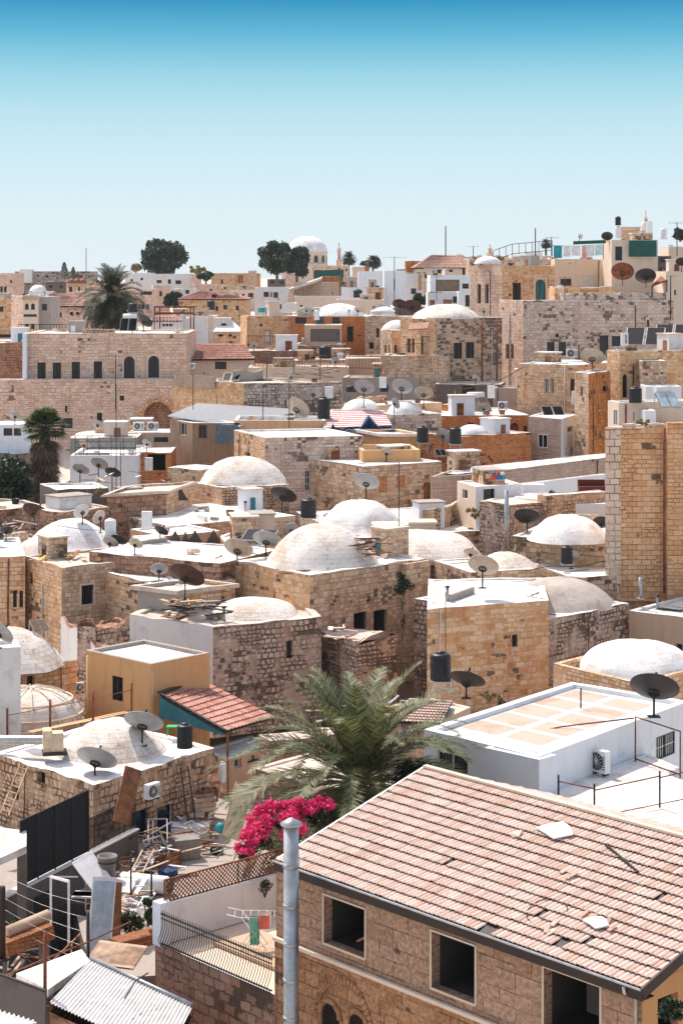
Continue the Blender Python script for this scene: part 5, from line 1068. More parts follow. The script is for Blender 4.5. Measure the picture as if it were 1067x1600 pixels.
minaret('slim stone minaret with a crescent finial right of the great dome', 529.5, 425, 470, 4.2, 408, 391, 382)
minaret('tiny pale minaret poking over the roofs right of the tall mast', 765, 410, 520, 4.6, 397, 389, 384)
b = drum('round stone belfry dome on the right horizon', 1008, 374, 420, 8, 14, 5, 16, 'pink', 'dome', 'belfry'); m = MB(); m.lathe(P(1008,345,420), [(.5,0),(.35,.6),(.12,.8),(.1,2.2),(.01,2.3)], 10); m.build('lantern', S['pink'], b); m = MB(); m.box(P(1014,355,416), (1.2,.6,2.6)); m.build('white_turret', S['whp'], b)
# centre of the skyline
far('stone range with a small white dome under the minaret', 488, 545, 440, 415, 'pink', drop=6, D=8, wins=[(530,420,3,4,'p'), (541,422,3,4,'p')]); b = far('green netted roof terrace under the minaret', 491, 536, 400, 422, 'dgrey', drop=5, D=6); 
cloth('green_netting', P(490,423,399), P(537,421,399), 1.6, GREEN, 'ragged green netting hung along the roof terrace under the minaret', 'netting', folds=2)
far('pale flat house with a brick stair turret below the two small palms', 550, 576, 420, 417, 'cream', drop=6, D=6); far('small red brick turret on the skyline', 570, 577, 415, 416, 'stain', drop=2, D=3)
t = far('tall boarded shed with dark brick-red planks', 502, 531, 318, 432, 'stain', drop=5, D=6, name='plank_shed'); far('grey rubble stub beside the plank shed', 530, 542, 322, 440, 'grub', drop=6, D=5)
z0 = zat(480,310); b = bld('grey plastered house with a long sloping roof and four-pane window', [r2(459,310), r2(502,308)], zat(441,309), z0-1.5, 'greyb', D=7, par=.02, jit=0, name='lean_to_roofed_house', wins=[(476,457,13,9,'p',{'m':GLB})])
m = MB(); A_, B_ = P(446,454,308), P(503,434,307); q = V((0,8,.2)); m.face([A_, B_, B_+q, A_+q]); m.face([A_-V((0,0,.4)), B_-V((0,0,.4)), B_, A_]); m.face([A_-V((0,0,.4)), A_+q-V((0,0,.4)), B_+q-V((0,0,.4)), B_-V((0,0,.4))]); m.build('sloping_roof', S['roofd'], b)
m = MB(); C_ = P(460,447,308.8); m.face([P(459,462,309), P(502,462,309), P(502,435,309), P(459,451,309)]); m.build('gable_wall', S['greyb'], b)
far('lower pinkish walls under the sloping roofed house', 460, 545, 300, 463, 'cream', drop=6, D=5, wins=[(471,480,4,7,'p')]); far('ruined stone gable beside the dark trees', 446, 460, 320, 432, 'pink', drop=6, D=5, jit=.8)
far('dark timber gazebo roof left of the sloping house', 418, 448, 330, 436, 'dgrey', drop=4, D=5, wins=[(426,441,6,5,'p'), (440,441,6,5,'p')])
far('big flat white house with a black panel on its wall', 560, 625, 300, 424, 'whp', drop=6, D=10, jit=.02); far('long white house front with a black tank', 533, 612, 280, 449, 'whp', drop=5, D=7, jit=.02, wins=[(578,463,7,5,'p')])
far('white slatted house left of the ochre post', 600, 634, 262, 423, 'whp', drop=8, D=7, jit=.02, wins=[(616,445,2,18,'p')]); far('white stepped house behind the stone turret', 634, 660, 270, 428, 'whw', drop=7, D=7, wins=[(646,455,8,9,'p'), (657,440,8,26,'p',{'m':S['yel']})])
far('pale garden wall with bushes below the white houses', 526, 600, 258, 468, 'cream', drop=5, D=5); b = far('white house with a broad grey shutter in its upper floor', 672, 737, 240, 430, 'whp', drop=8, D=9, jit=.02, wins=[(699,446,37,18,'p',{'m':PANELB,'dep':.3}), (727,447,10,8,'p')])
far('low white shed row with brown doors right of the bush', 668, 720, 228, 457, 'whw', drop=5, D=5, wins=[(675,473,8,9,'p',{'m':S['brown']}), (699,472,14,8,'p',{'m':S['brown']}), (712,468,10,10,'p')]); far('narrow white house squeezed against the turret', 716, 736, 225, 455, 'whp', drop=6, D=4, wins=[(730,470,7,18,'p')])
b = far('pale house under the large pink tile roof near the mast', 650, 722, 300, 420, 'cream', drop=6, D=12, wins=[(686,421,6,12,'p'), (694,421,6,12,'p'), (704,420,6,10,'p'), (666,432,6,6,'p')]); hip(b, 646, 728, 419, 675, 712, 399, 299.5, 14, TILEF, 8, 30)
far('dark red tiled shed left of the large pink roof', 634, 662, 312, 408, 'stain', drop=4, D=6); far('rubble fronted roof terrace behind the tiny dome', 733, 865, 260, 405, 'mix', drop=5, D=8, jit=.2); far('low dusty houses at the right horizon', 700, 870, 340, 401, 'pink', drop=6, D=8, jit=.5, wins=[(742,404,4,4,'p'), (780,404,4,4,'p'), (815,403,4,4,'p')])
b = far('low rusty roof terrace at the skyline under the tall mast', 726, 760, 300, 405, 'beige', drop=5, D=6, jit=.2)
b = far('brick fronted house under the broad white dome', 455, 574, 214, 494, 'orange', drop=6, D=9, wins=[(470,502,18,12,'p'), (500,502,12,12,'p',{'m':TEAL}), (525,502,12,12,'p'), (547,522,8,20,'p')]); dome(b, 530, 493, 34, 19, Y=218, mat='domew')
far('pale plastered house left of the broad white dome', 432, 460, 224, 489, 'cream', drop=5, D=5)
far('cluttered white roofs below the rusty dish pair', 600, 640, 215, 497, 'whw', drop=5, D=8, jit=.15); far('dark shed roofs beside the brown pair of dishes', 612, 672, 228, 480, 'dgrey', drop=6, D=8, jit=.2); b = far('tiny white domed roof left of the blackened house', 580, 616, 224, 486, 'whw', drop=5, D=6); dome(b, 600, 487, 16, 8, Y=226, mat='domew')
# right hill
far3('white plastered house with a ribbed shutter under the laundry', 860, 866, 948, 200, 405, ['cream'], drop=8, wins=[(884,441,18,11,'p'), (917,440,30,19,'p',{'m':CORR,'dep':.05}), (890,412,2,2,'p')])
b = far('cream tower room with a green tarpaulin hung on its front', 955, 1027, 196, 375, 'cream', drop=9, D=7, jit=0, wins=[(966,396,11,22,'f',{'f':DMET}), (969,416,12,8,'p',{'m':WOODL})])
cloth('green_tarpaulin', P(982,376,195.5), P(1025,376,195.5), 1.65, GREEN, 'dark green tarpaulin hung on the cream tower room', 'tarpaulin', folds=1)
far('beige house at the right edge below the tower room', 1040, 1120, 186, 424, 'cream', drop=8, D=8, jit=0, wins=[(1054,457,3,8,'p')]); far('brown stone strip below the ribbed shutter', 866, 960, 190, 449, 'rough', drop=5, D=6, jit=.15, wins=[(920,453,30,6,'p',{'m':S['yel']})])
far('dark iron stair landing right of the tower room', 1027, 1048, 197, 400, 'dgrey', drop=7, D=4, jit=0, wins=[(1036,406,12,8,'p'), (1036,422,12,8,'p')]); far('pale house on the right edge of the skyline', 1044, 1110, 205, 386, 'cream', drop=8, D=6)
b = thing('brown_canopy', 'brown sloping sheet canopy at the right end of the long ashlar house', 'canopy', P(1022,440,188)); m = MB(); q0, q1, q2_, q3 = P(1018,446,186), P(1041,437,186), P(1041,424,190), P(1034,428,190); m.face([q0,q1,q2_,q3]); m.face([q3-V((0,0,.15)), q2_-V((0,0,.15)), q1-V((0,0,.15)), q0-V((0,0,.15))]); m.face([q0-V((0,0,.15)), q1-V((0,0,.15)), q1, q0]); m.build('sheet', RUST, b); m = MB(); m.bar(q0, q0-V((0,0,1.2)), .1); m.bar(q1, q1-V((0,0,1.2)), .1); m.build('posts', DMET, b)
for k, (x, w, mt, lb) in enumerate(((871,13,TURQ,'turquoise cloth at the left end of the right-hand washing line'), (885,11,WHCL,'first white striped cloth on the washing line'), (899,14,WHCL,'broad white striped cloth in the middle of the washing line'), (912,7,plain('pink_cloth','d9a59a',.9),'narrow pink cloth on the washing line'), (922,12,WHCL,'white cloth right of the pink one on the washing line'), (935,12,plain('pale_aqua_cloth','b9d3d2',.9),'pale aqua cloth at the right end of the washing line'))):
    cloth('hanging_cloth', P(x-w/2,384,194), P(x+w/2,384-(k>3),194), 1.25-.12*(k%3), mt, lb, 'laundry', 'laundry on the hilltop line')
cloth('dark_awning', P(895,377,197), P(946,375,197), .35, GREEN, 'long dark green awning strip above the washing line', 'awning', folds=1)
t = thing('washing_line', 'washing line strung between two thin posts on the right hilltop roof', 'washing line', P(862,405,194)); m = MB(); m.tube([P(862,383.5,194), P(900,384.5,194), P(942,382,194)], .02, 4); m.build('line', DMET, t); m = MB(); m.tube([P(862,405,194), P(862,380,194)], .04, 5); m.tube([P(942,405,194), P(942,380,194)], .04, 5); m.build('posts', DMET, t)

# ------------------------------------------------------------------ dishes
D_ = [
 ('large grey dish on the near left roof, lower of the two over the rubble house',152,1184,77,64,1224,18,47,DISHG,0), ('large grey dish standing behind the rubble house vault, upper of the pair',225,1127,80,62,1163,14,50,DISHG,0),
 ('huge brown dish on a tripod above the junk strewn roof',293,898,99,56,952,28,45,DISHBR,1), ('big pale dish at the left corner of the domed house',373,856,104,46,882,20,45,DISHB,0), ('grey dish just right of the big pale one beside the dome',417,842,107,44,868,14,50,DISHG,0),
 ('smaller grey dish between the grey dish and the black tank',455,827,112,25,846,-10,35,DISHG,0), ('dark dish on the slab roof left of the black tank',443,773,118,42,800,25,50,DISHD,0), ('grey dish standing on the pointed white dome',573,752,125,40,782,18,47,DISHG,0),
 ('rust edged pale dish on the bare lime roof',755,883,96,48,918,20,44,DISHB,0), ('large black dish at the corner of the white flat-roofed building',1022,1073,66,76,1118,18,48,DISHD,0), ('wide black dish beside the tall black tank behind the palm',730,1061,78,56,1090,25,55,DISHD,0),
 ('black dish beside the pure white dome',824,807,112,42,834,18,50,DISHD,0), ('large beige dish on the golden two-storey house',925,557,156,38,584,15,48,DISHB,0), ('beige dish tilted over the white sheet roof',466,637,154,40,652,35,35,DISHB,0),
 ('grey dish behind the tilted beige one',490,614,160,25,634,10,45,DISHG,0), ('left of the three big dishes over the striped awning',569,605,156,32,636,15,45,DISHG,0), ('middle of the three big dishes over the striped awning',628,604,155,33,640,15,45,DISHG,0),
 ('right dish of the three over the striped awning, on a tripod',662,614,153,30,646,8,48,DISHB,1), ('narrow upright dish on a thin post by the striped awning',618,630,152,18,662,55,20,DISHG,0), ('grey dish half hidden behind the right stand tank',693,680,143,24,708,30,30,DISHG,0),
 ('pale grey dish on a post right of the fan palm',127,733,138,27,766,20,50,DISHG,0), ('grey dish second from the fan palm',156,724,140,28,752,22,45,DISHG,0), ('dark dish third from the fan palm',177,738,138,26,768,20,50,DISHD,0),
 ('big brown dish on the far left roof below the fan palm',58,800,122,46,826,28,48,DISHBR,0), ('round white dish facing right behind the white vault',128,799,118,26,822,-35,30,DISHW,0), ('narrow white dish right of the round white one',155,808,117,24,832,-50,25,DISHW,0),
 ('pale dish cut by the left edge above the corner house',3,987,83,44,1012,40,35,DISHG,0), ('dark dish beside the rooftop tank on the long pale building',227,501,196,26,518,35,40,DISHD,0), ('front brown dish of the pair left of the dome',645,478,205,27,496,20,45,DISHBR,0), ('rear brown dish of the pair left of the dome',625,476,208,24,492,20,45,DISHBR,0),
 ('rusty orange dish on the right hilltop',972,424,188,35,446,10,40,RUST,0), ('dark dish right of the rusty orange one',1008,431,187,32,449,5,45,DISHD,0), ('dark dish at the right edge of the hilltop',1064,409,185,18,425,10,45,DISHD,0), ('tiny pale dish on the skyline above the washing line',906,369,200,10,380,60,20,DISHW,0), ('small dark dish left of the tall tank on the hilltop',948,369,198,18,378,10,45,DISHD,0),
 ('tiny dish behind the red hip roof',389,585,200,14,574,0,40,DISHW,0),
]
for d in D_[:-1]: dish(d[0], d[1], d[2], d[3], d[4], d[5], d[6], d[7], d[8], tripod=bool(d[9]))
# ------------------------------------------------------------------ tanks
T_ = [('tall black tank with a white lid behind the palm crown',688,1062,79,33,44,BLK,22), ('black ribbed tank on the rubble house roof',289,1168,79.5,25,38,BLK,0), ('black tank beside the dome of the domed house, on a stand',482,808,112,25,30,BLK,14), ('black tank on a stand against the pale square block',660,691,143,18,26,BLK,18), ('black tank on a white stand, right of the other stand tank',711,693,138,19,26,BLK,22),
 ('black tank under a white box beside the beige dish',506,654,153,20,34,BLK,10), ('white plastic tank beside the white vault',173,836,112,18,26,WHT,6), ('short black tank on the low lime roof',885,880,104.5,19,28,BLK,5), ('square-shouldered black tank on the rooftop hut',992,629,108.8,21,25,BLK,0),
 ('short wide black tank in front of the dirty plastered house',508,560,195,20,20,BLK,0), ('dark tank high on a white base on the long pale building',208,488,190,15,15,BLK,12), ('black tank on the long white house front on the hillside',559,465,278,14,13,BLK,0), ('black tank in front of the red hip roof house',330,484,282,12,15,BLK,0),
 ('black and white tank column on the right hilltop',965,352,196,9,14,BLK,0), ('white base tank under the black hilltop tank',965,372,196,10,19,WHT,0), ('white barrel tank at the right end of the hilltop',1036,374,200,10,18,WHT,0), ('turquoise square tank on the far centre hillside',418,488,262,30,9,TURQ,0), ('small dark tank on the white house skyline left of centre',38,466,260,6,8,BLK,0),
 ('pale barrel standing on the white shed among the far roofs',495,500,212,8,16,WHT,0), ('black tank pair, left, behind the dishes of the striped awning',549,612,161,18,10,BLK,0), ('black tank behind the middle dish of the striped awning',600,612,161,15,12,BLK,0)]
for a in T_: tank(a[0], a[1], a[2], a[3], a[4], a[5], a[6], a[7])
for lb, px, pyb, Y, w_, h_ in (('white upright metal cabinet on the roof right of the white tank',230,826,112,16,27), ('white cabinet standing in the opened brick shed',233,735,146.5,12,20), ('white box panel above the black tank by the beige dish',514,622,158,13,18), ('white boxy heater casing behind the dusty solar panels',767,622,165,11,20), ('white panel on the wall of the golden two-storey house',899,631,158.5,12,20), ('white box behind the dishes of the striped awning',598,606,160,11,17), ('white sign board with a red and blue mark on the pale house ledge',975,540,157,11,20)):
    c = P(px, pyb, Y); t = thing('metal_cabinet', lb, 'cabinet', c); w, h = w_/F*Y, h_/F*Y; m = MB(); m.box(c+V((0,0,h/2)), (w, w*.6, h)); m.build('casing', WHT, t); m = MB(); m.box(c+V((0,-w*.3-.01,h*.52)), (w*.84, .02, h*.84)); m.box(c+V((w*.3,-w*.3-.04,h*.55)), (.04, .04, h*.12)); m.build('door', WHT if 'sign' not in lb else WHT, t)
    if 'sign' in lb: m = MB(); m.box(c+V((.1,-w*.3-.03,h*.62)), (.14,.01,.5)); m.build('blue_mark', TURQ, t); m = MB(); m.box(c+V((.1,-w*.3-.03,h*.28)), (.14,.01,.22)); m.build('red_mark', REDP, t)
# ------------------------------------------------------------------ air conditioners, solar heaters
ac('beige sided air conditioner at the foot of the long white wall', 938, 1210, 64.6, 30, R(-52), ratio=1.15)
ac('air conditioner on the rubble wall above the dark doors', 238, 1250, 75.8, 27, R(53), ratio=.85)
ac('air conditioner beside the pure white dome', 848, 838, 110.8, 15, R(-15), ratio=1.1); ac('left air conditioner of the pair on the ochre box room', 217, 673, 161, 17, 0, ratio=.7); ac('right air conditioner of the pair on the ochre box room', 239, 673, 161, 17, 0, ratio=.7)
ac('air conditioner on the ledge of the long ashlar house', 893, 560, 178, 17, 0, ratio=.8); ac('air conditioner right of the dusty solar panels', 785, 641, 158.5, 15, 0, ratio=.8); ac('air conditioner tucked behind the yellow block', 125, 1083, 91.5, 13, R(40), ratio=1.1)
ac('left air conditioner on the red roofed white house terrace', 301, 577, 180, 10, 0, ratio=.8)
solar('dusty brown solar panels in front of the grey yard wall', 753, 645, 160, 34, R(18), 40, PANELB); solar('black solar panels on the pinkish plastered block', 868, 658, 155, 34, R(12), 38, PANEL, False); solar('pair of black solar panels on the long pale building roof', 200, 519, 187.5, 26, R(-5), 55, PANEL)
solar('big black solar array at the right edge below the pale ashlar house', 1005, 541, 170, 60, R(-14), 28, PANEL, False); solar('second black solar array behind the first at the right edge', 1050, 534, 174, 56, R(-14), 28, PANEL, False); solar('single tilted collector beside the beige dish', 955, 562, 170, 20, R(-15), 38, PANEL, False)
solar('two low black panels on the grey rubble terrace', 360, 597, 172, 26, R(-8), 28, PANEL, False); solar('white framed panels on the rooftop hut at the right edge', 1048, 640, 107.5, 34, R(20), 45, plain('pale_collector','aab8bd',.2), True); solar('old collector leaning behind the white vault at the left', 66, 990, 92, 26, R(35), 40, PANELB, False)
solar('framed dark panels beside the big pale dish', 400, 848, 111, 50, R(-12), 14, PANEL, False); solar('collector frame next to the left stand tank', 690, 715, 140, 16, R(20), 40, PANEL, False)
# ------------------------------------------------------------------ aerials and masts
for a in (('very tall thin mast on the pink tile roof',696,400,353,296,0,.09,.5), ('tall aerial with a long boom in front of the white houses',616,478,401,255,4,.05,1.4), ('aerial mast on the roof right of the tall mast',739,405,384,258,3,.05,.6), ('aerial pole at the left end of the washing line',836,400,356,200,0,.06,.5), ('thin aerial left of the washing line',861,400,370,200,4,.04,.6), ('forked aerial at the right hilltop edge',1057,400,347,196,4,.05,.8),
    ('thin mast on the left horizon',135,424,388,425,0,.08,.5), ('tall rusty mast on the roof by the triangle wall',182,830,600,127,0,.03,.3), ('second thin mast beside the rusty one',189,830,690,127,0,.025,.3), ('short rod on the white flat roof',907,1107,1075,69.5,0,.03,.3), ('thin rod rising from the golden house corner',696,1060,925,91,0,.02,.2), ('aerial on the domed house roof',623,870,722,108,0,.03,.3),
    ('rusty aerial on the pale long building wall',181,640,555,182.5,3,.04,1.4), ('thin rod on the white sheet roof, left',302,640,585,152,0,.035,.3), ('rod on the white sheet roof, middle',411,655,600,150,0,.035,.3), ('rod on the ochre parapet',452,672,590,150,0,.035,.3), ('rod on the cluttered terrace left end',417,600,552,175,0,.04,.3), ('rod on the cluttered terrace centre',459,600,548,175,0,.04,.3), ('rod on the cluttered terrace right end',500,600,555,175,0,.04,.3),
    ('small aerial above the brown dishes',663,470,440,230,3,.04,.6), ('aerial on the far white house',682,470,430,226,4,.04,.6), ('aerial on the raised weathered wall',882,480,432,184,3,.04,.5), ('aerial at the end of the long ashlar house',1047,500,430,183,2,.06,.4), ('thin mast on the great hall roof',510,425,398,540,0,.09,.3)):
    antenna(a[0], a[1], a[2], a[3], a[4], a[5], 'aerials on the roofs', a[6], a[7])
pole('white pipe standing in front of the rubble wall', 791, 868, 766, 113, .13, METAL); pole('white vent pipe on the lime roof edge at the right', 1000, 936, 902, 101, .1, METAL)
# ------------------------------------------------------------------ railings
def rpts(l, Y=None): return [P(x, y, yy) for x, y, yy in l]
railing('white railing of the terrace behind the long pale building', rpts([(243,518,199),(333,518,199)]), 1.6, .35, WHT, bar=.05, post=.08); railing('dark railing along the left of the long pale building roof', rpts([(30,520,204),(112,520,204)]), .9, .3, DMET, bar=.05, post=.07)
railing('dark railing in front of the beige stone house', rpts([(385,545,208),(475,545,208)]), 1.4, .28, DMET, bar=.04, post=.06); railing('brown railing over the cluttered terrace', rpts([(462,574,184),(620,578,184)]), 1.2, .3, RUST, bar=.03, post=.06)
railing('thin iron rail on the skyline right of the tiny minaret', rpts([(770,408,255),(800,398,255),(862,392,255)]), 1.4, .8, DMET, bar=.07, post=.08); railing('wire fence along the white terrace behind the dishes', rpts([(118,712,145),(212,712,145)]), 1.5, .9, DMET, bar=.04, post=.04, rails=(1,.7,.4,.1))
zr = BZ[LR.name][0]; 
for k, (x, yb, yt) in enumerate(((872,1256,1232), (928,1275,1228), (1028,1292,1202))): 
    q = V(g(x, yb, zr)); 
PQ = [V((*g(x, y, zr), zr)) for x, y in ((872,1268),(928,1283),(1030,1262),(1100,1248))]
t = thing('roof_railing', 'rusty two-rail railing across the lower white flat roof', 'railing', PQ[0]); m = MB(); 
for a, b in zip(PQ, PQ[1:]): m.tube([a+V((0,0,.95)), b+V((0,0,1.0))], .022, 5); m.tube([a+V((0,0,.12)), b+V((0,0,.12))], .018, 5)
m.build('rail', RUST, t)
for p in PQ[:3]: m = MB(); m.bar(p, p+V((0,0,1.15)), .055); m.build('post', DMET, t)
t = thing('corner_railing', 'rusty frame railing at the corner of the white building and the lower roof', 'railing', V((*g(995,1180,zr), zr))); m = MB(); q = V((*g(992,1190,zr), zr)); q2 = V((*g(1062,1215,zr), zr)); m.tube([q, q+V((0,0,1.55)), q2+V((0,0,1.55)), q2], .03, 5); m.tube([q+V((0,0,.1)), q2+V((0,0,.1))], .03, 5); m.build('frame', RUST, t)
for k, x in enumerate((12,79,146,206)): 
    y_ = 1152-(x-15)*39/191; pole(('first','second','third','fourth')[k]+' rusty post from the left on the long low wall', x, y_+2, y_-46, 83.6, .05, RUST)
m = MB(); m.tube([P(12,1118,83.5), P(79,1105,83.5), P(146,1092,83.5), P(206,1078,83.5)], .015, 4); tag(m.build('wire', RUST), 'sagging wire strung between the rusty posts of the low wall', 'wire')
# ------------------------------------------------------------------ palms, trees, bushes
date_palm('big date palm with arching grey green fronds in the courtyard', 560, 1222, 62, 262, 124, 1.0, nl=76, wl=.042, mat=PALM, low=-36, ll=.62, dead=12)
date_palm('distant date palm with a drooping dark crown beside the rooftop tank', 176, 462, 206, 70, 90, 12, nl=30, wl=.09, mat=PALMF, low=-60, ll=1.1, dead=14, tr=.5)
t = date_palm('tiny fan palm on the skyline right of the minaret', 545, 403, 460, 13, 26, 20, nl=8, wl=.25, mat=PALMF, low=-40, ll=1.3, dead=0); t = date_palm('second tiny palm on the skyline', 583, 408, 450, 13, 26, 20, nl=8, wl=.25, mat=PALMF, low=-40, ll=1.3, dead=0); date_palm('tiny palm above the washing line', 853, 380, 430, 9, 24, 22, nl=8, wl=.2, mat=PALMF, low=-40, ll=1.0, dead=0)
# fan palm with a skirt of dead leaves
def fan_palm(label, px, py, Y, rpx, gz_):
    c = P(px, py, Y); r = rpx/F*Y; t = thing('fan_palm', label, 'palm tree', (c.x, c.y, gz_)); m = MB(); m.tube([V((c.x, c.y, gz_)), c], [.5, .35], 10); m.build('trunk', BARK, t); rn = random.Random(4)
    def fan(mb, o, az, el, L, w, n=11):
        d = V((math.cos(az)*math.cos(el), math.sin(az)*math.cos(el), math.sin(el))); s_ = V((-math.sin(az), math.cos(az), 0)); u = s_.cross(d); base = o+d*L*.45
        mb.bar(o, base, .035)
        for k in range(n):
            a = (k/(n-1)-.5)*2.5; dd = (d*math.cos(a)+s_*math.sin(a)).normalized(); tip = base+dd*w+V((0,0,-.22*w)); mid = base+dd*w*.55; q = dd.cross(u).normalized()*w*.075; mb.face([base, mid-q, tip, mid+q])
    g_ = MB()
    for i in range(64): q = i/64; fan(g_, c, i*2.4, R(80-95*q+rn.uniform(-10,10)), r*rn.uniform(.8,1.05), r*.5)
    g_.build('crown', leafmat('fan_palm_leaves','1a2614','3a4a22','7d8a45'), t); dd = MB()
    for i in range(330):
        z = rn.random(); fan(dd, c-V((0,0,.3+z*r*3.0)), rn.random()*6.28, R(-30-50*rn.random()), r*rn.uniform(.55,.85)*(1-.30*z), r*.5, 8)
    dd.build('dead_leaf_skirt', PALMD, t); return t
fan_palm('fan palm with a thick brown skirt of dead leaves at the left', 70, 672, 139, 46, 4)
tree('dense dark tree filling the left edge beside the fan palm', 16, 800, 136, 46, 92, n=5200, trunk=3, size=.2, clumps=26); tree('dark undergrowth tree at the foot of the fan palm', 108, 790, 134, 30, 40, n=1800, trunk=2, size=.2, name='small_tree')
tree('big round dark tree standing on the skyline left of centre', 254, 430, 440, 40, 54, n=9000, size=.5, clumps=46, mat=LEAFD); tree('left of the two dark trees before the great dome', 433, 430, 400, 27, 54, n=6500, size=.42, clumps=30, mat=LEAFD); tree('right of the two dark trees before the great dome', 464, 434, 395, 24, 50, n=5500, size=.42, clumps=26, mat=LEAFD)
conifer('small dark cypress clump on the left horizon', 101, 437, 415, 9, 27); conifer('second smaller cypress right of the first on the left horizon', 115, 437, 414, 7, 20)
tree('bush spilling over the roof behind the white skyline house', 322, 440, 390, 16, 16, n=900, size=.45, name='small_tree'); tree('faded tree behind the big round skyline tree', 213, 425, 470, 10, 14, n=500, size=.5, mat=DRYL, name='small_tree'); tree('row of dry treetops right of the big round tree', 308, 427, 460, 16, 12, n=700, size=.4, mat=DRYL, name='small_tree'); tree('green garden tree between the beige house and the hip roof', 272, 480, 300, 17, 24, n=1400, size=.35, name='small_tree'); tree('dark bush in front of the white houses by the brown dishes', 657, 478, 238, 14, 24, n=1400, size=.25, name='small_tree'); conifer('small pine on the skyline between the palms', 590, 417, 455, 8, 16); tree('low bushes on the skyline right of the pine', 572, 416, 458, 12, 8, n=400, size=.4, name='small_tree'); tree('round tree at the right edge of the skyline', 1062, 374, 300, 16, 16, n=900, size=.4, name='small_tree')
tree('small bush at the foot of the tiny dome wall', 775, 408, 250, 14, 7, n=500, size=.2, mat=DRYL, name='small_tree')
# bougainvillea
b0 = P(440, 1332, 57.6); t = thing('bougainvillea', 'bright magenta bougainvillea spilling over the lattice fence', 'bougainvillea', V((b0.x, b0.y, 3.8))); m = MB(); m.tube([V((b0.x, b0.y, 3.8)), b0, b0+V((.5,0,1))], [.09,.06,.03], 6); m.build('stem', BARK, t)
fl, lf = MB(), MB(); rn = random.Random(12)
for px, py, Y, rx_, rz_, n_ in ((430,1268,57.5,46,22,2000), (400,1300,57,28,26,1400), (384,1322,56.5,18,17,800), (470,1262,58,42,17,1500), (455,1290,57.5,30,26,1300), (505,1256,58.5,26,14,1000)):
    leaves(fl, P(px,py,Y), (rx_/F*Y, .9, rz_/F*Y), n_, .060, 12, rn, shell=.5); leaves(lf, P(px+4,py+6,Y+.3), (rx_/F*Y, .8, rz_/F*Y), n_//3, .06, 10, rn, shell=.5)
leaves(lf, P(505,1272,58.6), (.7,.6,.45), 500, .06, 8, rn)
fl.build('bracts', FLW, t); lf.build('foliage', LEAFD, t)
shrub('leafy potted shrub in the long planter of the cluttered yard', 200, 1462, 62, 32, 44, LEAF, 1500, size=.06, clumps=16); shrub('second clump of the planter shrub against the terrace pillar', 232, 1448, 60, 16, 52, LEAF, 900, size=.055, clumps=9); shrub('low plant growing out of the old brick trough', 28, 1445, 61, 22, 14, LEAF, 350, size=.05); shrub('dry grass tuft on the pale house at the right', 985, 555, 157, 15, 18, DRYL, 300, size=.12); shrub('dry bush on the stone steps right of centre', 742, 812, 121, 17, 20, DRYL, 380, size=.1); shrub('dry bush by the golden wall foot behind the white building', 765, 1092, 80, 26, 14, DRYL, 500, size=.07); shrub('dark climbing bush at the gable of the tiled house', 1050, 1600, 38.5, 26, 44, LEAFD, 700, size=.05); shrub('green weeds on the broken coping of the orange tower', 1002, 664, 105, 20, 12, DRYL, 260, size=.08); shrub('dark bush at the wall foot behind the wide black dish', 790, 1108, 79, 30, 12, LEAF, 400, size=.07); shrub('undergrowth below the date palm', 650, 1235, 61, 50, 60, LEAFD, 900, size=.09, clumps=14); shrub('shrub with pale leaves in the garden below the white houses', 590, 486, 256, 14, 10, DRYL, 240, size=.2); shrub('grey thorn bush at the triangle wall foot', 160, 780, 127, 12, 20, DRYL, 240, size=.1)

# ------------------------------------------------------------------ the cluttered yard, front left
YZ = 3.2
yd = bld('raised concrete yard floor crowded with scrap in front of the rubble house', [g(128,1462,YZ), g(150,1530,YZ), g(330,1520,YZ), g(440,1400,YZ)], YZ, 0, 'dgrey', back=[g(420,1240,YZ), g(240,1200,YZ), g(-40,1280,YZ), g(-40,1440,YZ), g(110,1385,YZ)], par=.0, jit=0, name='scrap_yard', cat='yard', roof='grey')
def YP(px, py, z=YZ): return V((*g(px, py, z), z))
# grey low wall carrying the black sheet fence
a_, b_ = YP(-10,1460), YP(212,1340)
t = thing('retaining_wall', 'grey cement wall under the black sheet fence in the scrap yard', 'wall', a_); m = MB(); m.bar(a_+V((0,0,-1.2)), b_+V((0,0,-1.2)), .3, 4.6); m.build('body', S['dgrey'], t); m = MB(); m.bar(a_+V((0,0,1.13)), b_+V((0,0,1.13)), .36, .06); m.build('coping', S['whw'], t)
t = thing('sheet_fence', 'tall black sheet fence standing on the grey wall', 'fence', a_); m = MB(); c_, d_ = a_.lerp(b_, .17), a_.lerp(b_, .64); m.bar(c_+V((0,0,2.35)), d_+V((0,0,2.35)), .05, 2.3); m.build('sheet', plain('black_sheet', '0c1015', .8), t); m = MB()
for k in range(5): q = c_.lerp(d_, k/4); m.bar(q+V((.02,-.06,1.15)), q+V((.02,-.06,3.5)), .05)
m.build('posts', DMET, t); 
t = railing('dark picket fence continuing the black sheet fence', [d_+V((0,0,1.15)), b_+V((0,0,1.15))], 1.25, .09, DMET, 'picket_fence', 'fence', bar=.03)
t = thing('side_roof', 'white flat roof corner with dry weeds at the left edge', 'flat roof', YP(0,1400)); zz = 6.3; m = MB(); pts = [V((*g(x, y, zz), zz)) for x, y in ((-60,1355),(-20,1350),(42,1322),(42,1298),(-60,1285))]; m.face(pts); lo = [p-V((0,0,.25)) for p in pts]
for k in range(5): m.face([lo[k], lo[(k+1)%5], pts[(k+1)%5], pts[k]])
m.build('slab', S['roof'], t); m = MB(); 
for k in (1, 2): m.bar(lo[k]+V((-.2,.3,0)), V((lo[k].x-.2, lo[k].y+.3, 2)), .3)
